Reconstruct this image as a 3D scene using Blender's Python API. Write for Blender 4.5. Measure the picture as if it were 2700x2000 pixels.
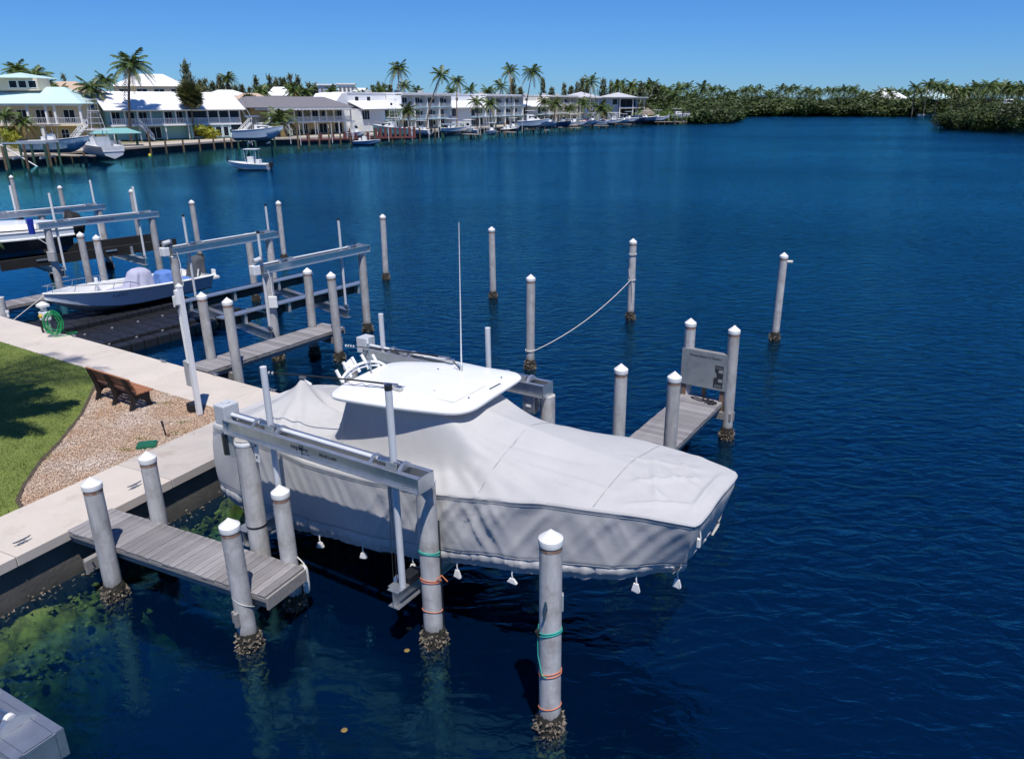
import bpy, math, random
import numpy as np
from mathutils import Vector, Matrix

scene = bpy.context.scene
for o in list(bpy.data.objects):
    bpy.data.objects.remove(o)
col = scene.collection
R = math.radians

# ------------------------------------------------------------------ camera
cam_d = bpy.data.cameras.new('camera')
cam = bpy.data.objects.new('camera', cam_d)
col.objects.link(cam)
cam.location = (0, 0, 8.0)
cam.rotation_euler = (R(90 - 19.881), 0, 0)
cam_d.sensor_fit = 'HORIZONTAL'
cam_d.sensor_width = 36.0
cam_d.lens = 36.0 * 2027.0 / 2700.0
cam_d.shift_x = -80.0 / 2700.0
cam_d.clip_start = 0.05
cam_d.clip_end = 6000
scene.camera = cam

# ------------------------------------------------------------------ sky and sun
SUN_EL, SUN_AZ = 66.5, -73.5          # elevation; direction towards the sun in the ground plane
world = bpy.data.worlds.new('World')
scene.world = world
world.use_nodes = True
wn, wl = world.node_tree.nodes, world.node_tree.links
bg = wn['Background']
sky = wn.new('ShaderNodeTexSky')
sky.sky_type = 'NISHITA'
sky.sun_disc = False
sky.sun_elevation = R(SUN_EL)
sky.sun_rotation = R(90 - SUN_AZ)
sky.altitude = 0
sky.air_density = 1.0
sky.dust_density = 0.0
sky.ozone_density = 10.0
tint = wn.new('ShaderNodeMix')                  # the picture's cool colour grade, the same over the whole sky
tint.data_type = 'RGBA'; tint.blend_type = 'MULTIPLY'; tint.inputs[0].default_value = 1.0
tint.inputs[7].default_value = (0.47, 0.83, 1.32, 1)
wl.new(sky.outputs[0], tint.inputs[6])
wl.new(tint.outputs[2], bg.inputs[0])
bg.inputs[1].default_value = 0.085
sun_d = bpy.data.lights.new('sun', 'SUN')
sun = bpy.data.objects.new('sun', sun_d)
col.objects.link(sun)
sun_d.energy = 4.9
sun_d.angle = R(0.55)
sun_d.color = (1.0, 0.955, 0.89)
sv = Vector((math.cos(R(SUN_EL)) * math.cos(R(SUN_AZ)), math.cos(R(SUN_EL)) * math.sin(R(SUN_AZ)), math.sin(R(SUN_EL))))
sun.rotation_euler = sv.to_track_quat('Z', 'Y').to_euler()
sun.location = (20, -30, 60)

scene.render.engine = 'CYCLES'
vs = scene.view_settings
vs.view_transform = 'Standard'
vs.look = 'None'
vs.exposure = 0.0
vs.gamma = 1.0
vs.use_curve_mapping = False
scene.cycles.transparent_max_bounces = 12
scene.cycles.max_bounces = 6
scene.cycles.glossy_bounces = 3
scene.cycles.diffuse_bounces = 3
scene.cycles.volume_bounces = 0
scene.cycles.use_adaptive_sampling = True
scene.cycles.adaptive_threshold = 0.03
scene.cycles.caustics_reflective = False
scene.cycles.caustics_refractive = False

# ------------------------------------------------------------------ helpers
def nrm(v):
    v = np.asarray(v, float); return v / (np.linalg.norm(v) + 1e-12)

class MB:
    def __init__(s): s.v = []; s.f = []
    def add(s, vs, fs):
        b = len(s.v); s.v.extend([tuple(map(float, p)) for p in vs]); s.f.extend([tuple(i + b for i in f) for f in fs]); return s
    def box(s, c, d, rz=0.0):
        x, y, z = d[0]/2, d[1]/2, d[2]/2; ca, sa = math.cos(rz), math.sin(rz); vs = []
        for i, j, k in ((-1,-1,-1),(1,-1,-1),(1,1,-1),(-1,1,-1),(-1,-1,1),(1,-1,1),(1,1,1),(-1,1,1)):
            px, py = i*x, j*y; vs.append((c[0]+ca*px-sa*py, c[1]+sa*px+ca*py, c[2]+k*z))
        return s.add(vs, [(0,3,2,1),(4,5,6,7),(0,1,5,4),(1,2,6,5),(2,3,7,6),(3,0,4,7)])
    def beam(s, a, b, w, h, up=(0,0,1)):
        a = np.asarray(a, float); b = np.asarray(b, float); t = nrm(b-a); up = np.asarray(up, float)
        if abs(t @ nrm(up)) > .99: up = np.array([1.,0,0])
        r = nrm(np.cross(t, up)); u = np.cross(r, t); vs = []
        for p in (a, b):
            for i, j in ((-1,-1),(1,-1),(1,1),(-1,1)): vs.append(p + r*i*w/2 + u*j*h/2)
        return s.add(vs, [(0,1,2,3),(7,6,5,4),(0,4,5,1),(1,5,6,2),(2,6,7,3),(3,7,4,0)])
    def ibeam(s, a, b, w, h, t=0.02):
        a = np.asarray(a, float); b = np.asarray(b, float); z = np.array([0,0,1.])
        s.beam(a+z*(h/2-t/2), b+z*(h/2-t/2), w, t); s.beam(a-z*(h/2-t/2), b-z*(h/2-t/2), w, t)
        return s.beam(a, b, t, h-2*t)
    def cyl(s, a, b, r, r2=None, n=12, caps=True):
        return s.tube([a, b], [r, r if r2 is None else r2], n, caps)
    def tube(s, pts, r, n=6, caps=True):
        pts = [np.asarray(p, float) for p in pts]; m = len(pts)
        rs = r if hasattr(r, '__len__') else [r]*m
        ref = None; vs = []; fs = []
        for i, p in enumerate(pts):
            t = nrm(pts[min(i+1,m-1)] - pts[max(i-1,0)])
            if ref is None: ref = np.array([1.,0,0]) if abs(t[0]) < .8 else np.array([0,1.,0])
            u = nrm(np.cross(t, ref)); w = np.cross(t, u); ref = np.cross(u, t)
            for k in range(n):
                a = 2*math.pi*k/n; vs.append(p + rs[i]*(math.cos(a)*u + math.sin(a)*w))
        for i in range(m-1):
            for k in range(n):
                k2 = (k+1) % n; fs.append((i*n+k, i*n+k2, (i+1)*n+k2, (i+1)*n+k))
        if caps: fs.append(tuple(range(n-1,-1,-1))); fs.append(tuple((m-1)*n+k for k in range(n)))
        return s.add(vs, fs)
    def lathe(s, prof, n=20, c=(0,0,0)):
        vs = []; fs = []
        for r, z in prof:
            for k in range(n):
                a = 2*math.pi*k/n; vs.append((c[0]+r*math.cos(a), c[1]+r*math.sin(a), c[2]+z))
        for i in range(len(prof)-1):
            for k in range(n):
                k2 = (k+1) % n; fs.append((i*n+k, i*n+k2, (i+1)*n+k2, (i+1)*n+k))
        fs.append(tuple(range(n-1,-1,-1))); fs.append(tuple((len(prof)-1)*n+k for k in range(n)))
        return s.add(vs, fs)
    def prism(s, poly, z0, z1):
        n = len(poly)
        ar = sum(poly[i][0]*poly[(i+1)%n][1]-poly[(i+1)%n][0]*poly[i][1] for i in range(n))
        if ar < 0: poly = poly[::-1]
        vs = [(p[0],p[1],z0) for p in poly] + [(p[0],p[1],z1) for p in poly]
        fs = [tuple(range(n-1,-1,-1)), tuple(range(n,2*n))] + [(i,(i+1)%n,n+(i+1)%n,n+i) for i in range(n)]
        return s.add(vs, fs)
    def slabpoly(s, pts3, th):
        # planar polygon given in 3D, thickened downwards along its normal
        p = [np.asarray(q, float) for q in pts3]; nn = nrm(np.cross(p[1]-p[0], p[2]-p[0]))
        if nn[2] < 0: p = p[::-1]; nn = -nn
        n = len(p); vs = p + [q - nn*th for q in p]
        fs = [tuple(range(n)), tuple(range(2*n-1,n-1,-1))] + [(i,n+i,n+(i+1)%n,(i+1)%n) for i in range(n)]
        return s.add(vs, fs)
    def grid(s, P, closeu=False, closev=False):
        P = np.asarray(P, float); a, b = P.shape[:2]
        fs = []
        for i in range(a if closeu else a-1):
            i2 = (i+1) % a
            for j in range(b if closev else b-1):
                j2 = (j+1) % b; fs.append((i*b+j, i2*b+j, i2*b+j2, i*b+j2))
        return s.add(P.reshape(-1,3), fs)
    def mesh(s, name, smooth=False):
        me = bpy.data.meshes.new(name); me.from_pydata(s.v, [], s.f); me.update()
        if smooth:
            me.shade_smooth()
            try: me.set_sharp_from_angle(angle=R(smooth if smooth is not True else 40))
            except Exception: pass
        return me
    def build(s, name, mat, parent=None, loc=None, rz=0.0, smooth=False, bev=0.0):
        me = s.mesh(name, smooth); me.materials.append(M[mat] if isinstance(mat, str) else mat)
        return link(name, me, parent, loc, rz, bev)

def link(name, me, parent=None, loc=None, rz=0.0, bev=0.0):
    o = bpy.data.objects.new(name, me); col.objects.link(o)
    if parent is not None: o.parent = parent
    if loc is not None: o.location = loc
    if rz: o.rotation_euler = (0, 0, rz)
    if bev:
        b = o.modifiers.new('bevel', 'BEVEL'); b.width = bev; b.segments = 2; b.limit_method = 'ANGLE'; b.angle_limit = R(40)
    return o

def tag(o, label=None, cat=None, group=None, kind=None):
    if label: o['label'] = label
    if cat: o['category'] = cat
    if group: o['group'] = group
    if kind: o['kind'] = kind
    return o

def thing(name, label, cat, loc=(0,0,0), rz=0.0, group=None):
    o = bpy.data.objects.new(name, None); col.objects.link(o); o.empty_display_size = .2
    o.location = loc; o.rotation_euler = (0, 0, rz)
    return tag(o, label, cat, group)

def rename(o, name): o.name = name; return o

def dup(root, loc, rz=0.0, label=None, group=None, scale=None):
    r = root.copy(); col.objects.link(r); r.location = loc; r.rotation_euler = (0, 0, rz)
    if scale: r.scale = (scale,)*3 if not hasattr(scale, '__len__') else scale
    if label: r['label'] = label
    if group: r['group'] = group
    for ch in list(root.children):
        c = ch.copy(); col.objects.link(c); c.parent = r
        for g in ch.children:
            d = g.copy(); col.objects.link(d); d.parent = c
    return r

ORD = ['first','second','third','fourth','fifth','sixth','seventh','eighth','ninth','tenth','eleventh','twelfth','thirteenth','fourteenth','fifteenth','sixteenth','seventeenth','eighteenth','nineteenth','twentieth']
TENS = {2:'twenty',3:'thirty',4:'forty',5:'fifty',6:'sixty',7:'seventy',8:'eighty',9:'ninety'}
def ordw(i):
    i += 1
    if i <= 20: return ORD[i-1]
    if i > 100: return 'hundred and ' + ordw(i-101)
    if i == 100: return 'hundredth'
    t, u = divmod(i, 10)
    if u == 0: return TENS[t][:-1] + 'ieth'
    return TENS[t] + '-' + ORD[u-1]

def lettering(text, size, mat, parent, loc, rot, name='lettering', extrude=0.0015, sx=1.0, align='CENTER'):
    cu = bpy.data.curves.new('txt', 'FONT'); cu.body = text; cu.size = size; cu.align_x = align; cu.align_y = 'CENTER'; cu.extrude = extrude
    cu.resolution_u = 3
    tmp = bpy.data.objects.new('txt', cu); col.objects.link(tmp)
    bpy.context.view_layer.update()
    me = bpy.data.meshes.new_from_object(tmp.evaluated_get(bpy.context.evaluated_depsgraph_get()))
    bpy.data.objects.remove(tmp)
    me.materials.clear(); me.materials.append(M[mat])
    o = link(name, me, parent); o.location = loc; o.rotation_euler = rot; o.scale = (sx, 1, 1)
    return o

def vnoise(x, y, seed=0):
    x = np.asarray(x, float); y = np.asarray(y, float)
    xi = np.floor(x).astype(int); yi = np.floor(y).astype(int); fx = x-xi; fy = y-yi
    fx = fx*fx*(3-2*fx); fy = fy*fy*(3-2*fy)
    def h(a, b):
        n = (a*374761393 + b*668265263 + seed*974634777) & 0xffffffff
        n = ((n ^ (n >> 13)) * 1274126177) & 0xffffffff
        return ((n ^ (n >> 16)) & 0xffff) / 65535.0
    return (h(xi,yi)*(1-fx)+h(xi+1,yi)*fx)*(1-fy) + (h(xi,yi+1)*(1-fx)+h(xi+1,yi+1)*fx)*fy
def sstep(a, b, x):
    t = np.clip((np.asarray(x, float)-a)/(b-a), 0, 1); return t*t*(3-2*t)

# ------------------------------------------------------------------ materials
M = {}
def mat(name, c, rough=.6, metal=0.0, var=0.0, vscale=4.0, c2=None, bump=0.0, bscale=30.0, objvar=0.0, spec=None, coat=0.0, stretch=None, trans=0.0, det=6.0, sheen=0.0):
    m = bpy.data.materials.new(name); m.use_nodes = True; nt = m.node_tree; n, l = nt.nodes, nt.links
    b = n['Principled BSDF']; b.inputs['Roughness'].default_value = rough; b.inputs['Metallic'].default_value = metal
    b.inputs['Base Color'].default_value = (*c, 1)
    if spec is not None: b.inputs['Specular IOR Level'].default_value = spec
    if coat: b.inputs['Coat Weight'].default_value = coat; b.inputs['Coat Roughness'].default_value = .08
    if sheen: b.inputs['Sheen Weight'].default_value = sheen
    tc = n.new('ShaderNodeTexCoord'); mp = n.new('ShaderNodeMapping'); l.new(tc.outputs['Object'], mp.inputs[0])
    if stretch: mp.inputs['Scale'].default_value = stretch
    last = None
    if var or c2 is not None:
        nz = n.new('ShaderNodeTexNoise'); nz.inputs['Scale'].default_value = vscale; nz.inputs['Detail'].default_value = det; nz.inputs['Roughness'].default_value = .62
        l.new(mp.outputs[0], nz.inputs[0])
        cr = n.new('ShaderNodeValToRGB'); cr.color_ramp.elements[0].position = .32; cr.color_ramp.elements[1].position = .68
        a = c2 if c2 is not None else tuple(x*(1-var) for x in c); z = c if c2 is not None else tuple(min(1, x*(1+var)) for x in c)
        cr.color_ramp.elements[0].color = (*a, 1); cr.color_ramp.elements[1].color = (*z, 1)
        l.new(nz.outputs[0], cr.inputs[0]); last = cr.outputs[0]
    if objvar:
        oi = n.new('ShaderNodeObjectInfo'); mr = n.new('ShaderNodeMapRange'); mr.inputs[3].default_value = 1-objvar; mr.inputs[4].default_value = 1+objvar
        l.new(oi.outputs['Random'], mr.inputs[0]); mx = n.new('ShaderNodeVectorMath'); mx.operation = 'SCALE'
        if last is not None: l.new(last, mx.inputs[0])
        else: mx.inputs[0].default_value = c
        l.new(mr.outputs[0], mx.inputs['Scale']); last = mx.outputs[0]
    if last is not None: l.new(last, b.inputs['Base Color'])
    if bump:
        nb = n.new('ShaderNodeTexNoise'); nb.inputs['Scale'].default_value = bscale; nb.inputs['Detail'].default_value = 5; l.new(mp.outputs[0], nb.inputs[0])
        bp = n.new('ShaderNodeBump'); bp.inputs['Strength'].default_value = bump; bp.inputs['Distance'].default_value = .02
        l.new(nb.outputs[0], bp.inputs['Height']); l.new(bp.outputs[0], b.inputs['Normal'])
    if trans:
        out = n['Material Output']; tr = n.new('ShaderNodeBsdfTranslucent'); mx = n.new('ShaderNodeMixShader'); mx.inputs[0].default_value = trans
        if last is not None: l.new(last, tr.inputs[0])
        else: tr.inputs[0].default_value = (*c, 1)
        l.new(b.outputs[0], mx.inputs[1]); l.new(tr.outputs[0], mx.inputs[2]); l.new(mx.outputs[0], out.inputs[0])
    M[name] = m
    return m

def zband(name, z0, z1, c, strength=1.0, nscale=3.0, amp=.15, rough=None):
    """growth or stain band of colour c between object heights z0..z1 (full below z0), with a ragged edge"""
    m = M[name]; n, l = m.node_tree.nodes, m.node_tree.links; b = n['Principled BSDF']
    src = b.inputs['Base Color'].links[0].from_socket if b.inputs['Base Color'].links else None
    tc = n.new('ShaderNodeTexCoord'); sp = n.new('ShaderNodeSeparateXYZ'); l.new(tc.outputs['Object'], sp.inputs[0])
    nz = n.new('ShaderNodeTexNoise'); nz.inputs['Scale'].default_value = nscale; nz.inputs['Detail'].default_value = 5; l.new(tc.outputs['Object'], nz.inputs[0])
    ad = n.new('ShaderNodeMath'); ad.operation = 'MULTIPLY_ADD'; ad.inputs[1].default_value = amp*2; l.new(nz.outputs[0], ad.inputs[0]); l.new(sp.outputs[2], ad.inputs[2])
    mr = n.new('ShaderNodeMapRange'); mr.inputs[1].default_value = z0+amp; mr.inputs[2].default_value = z1+amp; mr.inputs[3].default_value = strength; mr.inputs[4].default_value = 0; l.new(ad.outputs[0], mr.inputs[0])
    mx = n.new('ShaderNodeMix'); mx.data_type = 'RGBA'; l.new(mr.outputs[0], mx.inputs[0])
    if src: l.new(src, mx.inputs[6])
    else: mx.inputs[6].default_value = b.inputs['Base Color'].default_value
    mx.inputs[7].default_value = (*c, 1); l.new(mx.outputs[2], b.inputs['Base Color'])

def stains(name, c, scale, lo, hi, amt):
    m = M[name]; n, l = m.node_tree.nodes, m.node_tree.links; b = n['Principled BSDF']; src = b.inputs['Base Color'].links[0].from_socket
    g = n.new('ShaderNodeNewGeometry'); z = n.new('ShaderNodeTexNoise'); z.inputs['Scale'].default_value = scale; z.inputs['Detail'].default_value = 8; z.inputs['Roughness'].default_value = .7; l.new(g.outputs['Position'], z.inputs[0])
    r = n.new('ShaderNodeMapRange'); r.inputs[1].default_value = lo; r.inputs[2].default_value = hi; r.inputs[4].default_value = amt; l.new(z.outputs[0], r.inputs[0])
    mx = n.new('ShaderNodeMix'); mx.data_type = 'RGBA'; l.new(r.outputs[0], mx.inputs[0]); l.new(src, mx.inputs[6]); mx.inputs[7].default_value = (*c, 1); l.new(mx.outputs[2], b.inputs['Base Color'])
mat('pile_concrete', (.53,.525,.51), .85, c2=(.36,.355,.35), vscale=5, bump=.25, bscale=60, stretch=(1.6,1.6,.35), objvar=.14)
stains('pile_concrete', (.24,.21,.175), 3.2, .50, .74, .75); stains('pile_concrete', (.66,.65,.63), 2.1, .58, .70, .55)
zband('pile_concrete', .12, .45, (.07,.062,.048), .9, 5, .1)
mat('cap_white', (.82,.82,.80), .45, c2=(.70,.69,.66), vscale=3)
mat('rust', (.25,.085,.03), .9, c2=(.33,.27,.22), vscale=14)
mat('oyster', (.30,.25,.19), .8, c2=(.05,.04,.03), vscale=7)
mat('growth_dark', (.040,.034,.024), .95, c2=(.012,.011,.009), vscale=12, bump=.8, bscale=30)
mat('algae_growth', (.22,.19,.03), .9, c2=(.05,.045,.015), vscale=6)
mat('plank', (.30,.285,.285), .8, c2=(.185,.175,.18), vscale=3.2, stretch=(1.2,14,14), bump=.35, bscale=9, objvar=.24)
mat('stringer', (.30,.285,.27), .85, c2=(.21,.20,.19), vscale=3, stretch=(1,8,8), bump=.3, bscale=10)
mat('walk_concrete', (.58,.515,.45), .9, c2=(.51,.46,.405), vscale=.9, bump=.12, bscale=80, objvar=.035, det=9)
mat('walk_concrete_grey', (.50,.45,.40), .9, c2=(.42,.385,.35), vscale=1.1, bump=.12, bscale=80, objvar=.03, det=9)
stains('walk_concrete', (.36,.29,.22), 1.3, .56, .74, .55); stains('walk_concrete', (.70,.62,.55), .5, .52, .7, .5); stains('walk_concrete_grey', (.30,.24,.19), 1.6, .55, .72, .6)
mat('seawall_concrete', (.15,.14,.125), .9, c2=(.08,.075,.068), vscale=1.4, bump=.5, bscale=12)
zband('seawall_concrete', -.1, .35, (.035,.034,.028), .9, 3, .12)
mat('soil', (.085,.065,.045), .95, var=.3, vscale=6)
mat('lawn', (.16,.20,.04), .9, c2=(.10,.145,.028), vscale=2.2, bump=.6, bscale=50)
mat('grass_blade', (.27,.31,.07), .7, c2=(.13,.20,.035), vscale=1.3, trans=.25)
mat('gravel_base', (.36,.26,.19), .95, c2=(.24,.165,.115), vscale=30)
m = mat('pebble', (.55,.40,.28), .8)
mat('aluminium', (.62,.64,.66), .38, .85, c2=(.50,.52,.54), vscale=6)
mat('aluminium_dull', (.48,.50,.52), .55, .55, c2=(.38,.40,.42), vscale=4)
mat('alum_white', (.66,.68,.71), .5, .15, var=.05)
mat('steel', (.55,.55,.54), .3, .95, var=.15, vscale=12)
mat('cable', (.12,.12,.12), .5, .8)
mat('motor_grey', (.52,.54,.56), .5, .1, var=.06)
mat('pvc', (.60,.62,.64), .45, var=.06, vscale=3)
mat('pvc_white', (.74,.74,.73), .45, var=.04)
mat('black_plastic', (.016,.017,.021), .42, var=.3, vscale=3)
mat('black_carpet', (.012,.012,.013), .95, var=.3)
mat('cover_fabric', (.485,.478,.47), .85, c2=(.44,.435,.43), vscale=1.1, bump=.3, bscale=4.5, sheen=.1)
stains('cover_fabric', (.36,.355,.34), .9, .56, .76, .45)
mat('cover_seam', (.30,.30,.30), .9)
mat('gelcoat', (.84,.835,.80), .25, coat=.4, var=.02, vscale=2)
mat('gelcoat_hull', (.70,.72,.73), .3, coat=.3)
mat('rope_white', (.62,.60,.55), .9, var=.15, vscale=40)
mat('rope_black', (.012,.012,.013), .8)
mat('hose_green', (.012,.30,.085), .45)
mat('strap_orange', (.62,.20,.09), .7)
mat('strap_teal', (.05,.42,.32), .6)
mat('bench_lumber', (.40,.175,.085), .6, c2=(.31,.135,.065), vscale=3, stretch=(1,10,10))
mat('bench_frame', (.018,.013,.012), .55)
mat('green_lid', (.012,.12,.062), .5, var=.1)
mat('yellow_plastic', (.75,.50,.03), .5)
mat('white_paint', (.78,.78,.77), .5, var=.03)
mat('grey_box', (.42,.42,.41), .6, var=.08)
mat('sign_plate', (.36,.38,.38), .38, .25, c2=(.24,.27,.28), vscale=3.0)
mat('sign_dark', (.022,.026,.030), .6)
mat('sign_pale', (.30,.31,.31), .6)
mat('sign_ink', (.05,.055,.06), .7)
mat('treated_post', (.26,.145,.075), .85, c2=(.16,.12,.10), vscale=5, stretch=(4,4,1))
mat('fabric_lavender', (.41,.41,.52), .9, var=.1, vscale=3)
mat('fabric_blue', (.10,.21,.52), .85, var=.1, vscale=4)
mat('fabric_grey', (.075,.08,.09), .9, var=.15, vscale=20)
mat('hull_blue_grey', (.62,.68,.76), .3, coat=.3)
mat('ink_navy', (.012,.02,.07), .5)
mat('ink_cyan', (.02,.16,.24), .5)
mat('ink_red', (.75,.03,.08), .5)
mat('ink_maroon', (.10,.02,.04), .5)
mat('blue_motor', (.01,.03,.30), .4)
mat('rock', (.80,.72,.14), .95, c2=(.03,.035,.010), vscale=3.2, bump=1.0, bscale=14)
mat('seabed', (.12,.125,.09), .95, c2=(.04,.05,.035), vscale=.7)
# far shore
mat('far_ground', (.30,.26,.20), .95, c2=(.16,.17,.07), vscale=.05)
mat('far_quay', (.46,.40,.33), .9, var=.08, vscale=.6)
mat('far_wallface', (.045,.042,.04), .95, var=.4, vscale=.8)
mat('house_teal', (.36,.62,.61), .8, var=.04, vscale=.4)
mat('house_yellow', (.68,.50,.26), .8, var=.05, vscale=.4)
mat('house_cream', (.72,.61,.45), .8, var=.04, vscale=.4)
mat('house_white', (.84,.84,.83), .8, var=.03, vscale=.3)
mat('house_ivory', (.70,.65,.56), .8, var=.03, vscale=.3)
mat('house_blue', (.36,.42,.55), .8, var=.04, vscale=.3)
mat('trim_white', (.80,.80,.79), .6)
mat('trim_blue', (.42,.62,.74), .6)
mat('roof_white', (.82,.82,.83), .5, var=.02, vscale=.4)
mat('roof_teal', (.52,.70,.70), .45, var=.03, vscale=.4)
mat('roof_deepteal', (.20,.42,.40), .5)
mat('roof_grey', (.17,.165,.18), .85, var=.08, vscale=1.5)
mat('roof_tan', (.50,.38,.28), .8, var=.08)
mat('roof_palegrey', (.50,.50,.52), .7)
mat('glass_dark', (.012,.018,.026), .35, spec=.2)
mat('curtain', (.40,.45,.48), .8)
mat('thatch', (.24,.20,.15), .95, c2=(.13,.105,.08), vscale=6)
mat('post_wood', (.17,.125,.075), .9, c2=(.09,.065,.04), vscale=2, objvar=.25)
mat('post_green', (.035,.095,.062), .8, objvar=.2)
mat('dock_maroon', (.15,.05,.045), .8, var=.2)
mat('trunk', (.20,.165,.13), .95, c2=(.12,.10,.08), vscale=2, stretch=(1,1,4))
mat('palm_leaf', (.10,.145,.028), .5, c2=(.05,.085,.016), vscale=.9, trans=.2, objvar=.15)
mat('palm_dry', (.24,.17,.055), .7, trans=.15)
mat('fan_leaf', (.075,.095,.03), .55, c2=(.10,.10,.025), vscale=1.5, trans=.12)
mat('mangrove_leaf', (.075,.105,.016), .55, c2=(.030,.052,.010), vscale=.22, trans=.15, objvar=.22)
mat('pine_leaf', (.20,.215,.11), .8, c2=(.12,.14,.07), vscale=.4, trans=.1, objvar=.15)
mat('bright_leaf', (.12,.19,.02), .6, c2=(.06,.12,.012), vscale=.5, trans=.2)
mat('yellow_leaf', (.42,.38,.03), .6, c2=(.18,.22,.02), vscale=.8, trans=.2)
for nm, c in dict(hull_navy=(.04,.09,.20), hull_sky=(.55,.66,.75), hull_white=(.84,.84,.83), hull_aqua=(.20,.55,.52), hull_blue=(.16,.30,.50), hull_camo=(.12,.28,.44), hull_black=(.02,.022,.03), canvas_navy=(.015,.03,.09), canvas_red=(.45,.06,.04), engine_black=(.015,.015,.018), hull_grey=(.60,.61,.63)).items():
    mat(nm, c, .35, coat=.2, var=.0)
M['hull_camo'] = mat('hull_camo', (.10,.24,.40), .5, c2=(.42,.54,.64), vscale=2.2)

# pebbles: colour picked per stone from its own noise cell
m = M['pebble']; n, l = m.node_tree.nodes, m.node_tree.links
tc = n.new('ShaderNodeTexCoord'); vo = n.new('ShaderNodeTexVoronoi'); vo.inputs['Scale'].default_value = 30; l.new(tc.outputs['Object'], vo.inputs[0])
sp = n.new('ShaderNodeSeparateColor'); l.new(vo.outputs['Color'], sp.inputs[0])
cr = n.new('ShaderNodeValToRGB'); e = cr.color_ramp.elements; e[0].color = (.46,.29,.18,1); e[1].color = (.66,.54,.44,1); e[1].position = 1
k = e.new(.35); k.color = (.56,.37,.24,1); k = e.new(.65); k.color = (.62,.45,.32,1)
l.new(sp.outputs[0], cr.inputs[0])
nz = n.new('ShaderNodeTexNoise'); nz.inputs['Scale'].default_value = .55; l.new(tc.outputs['Object'], nz.inputs[0])
mr = n.new('ShaderNodeMapRange'); mr.inputs[1].default_value = .52; mr.inputs[2].default_value = .72; l.new(nz.outputs[0], mr.inputs[0])
mx = n.new('ShaderNodeMix'); mx.data_type = 'RGBA'; l.new(mr.outputs[0], mx.inputs[0]); l.new(cr.outputs[0], mx.inputs[6]); mx.inputs[7].default_value = (.70,.60,.52,1)
l.new(mx.outputs[2], n['Principled BSDF'].inputs['Base Color'])

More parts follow.
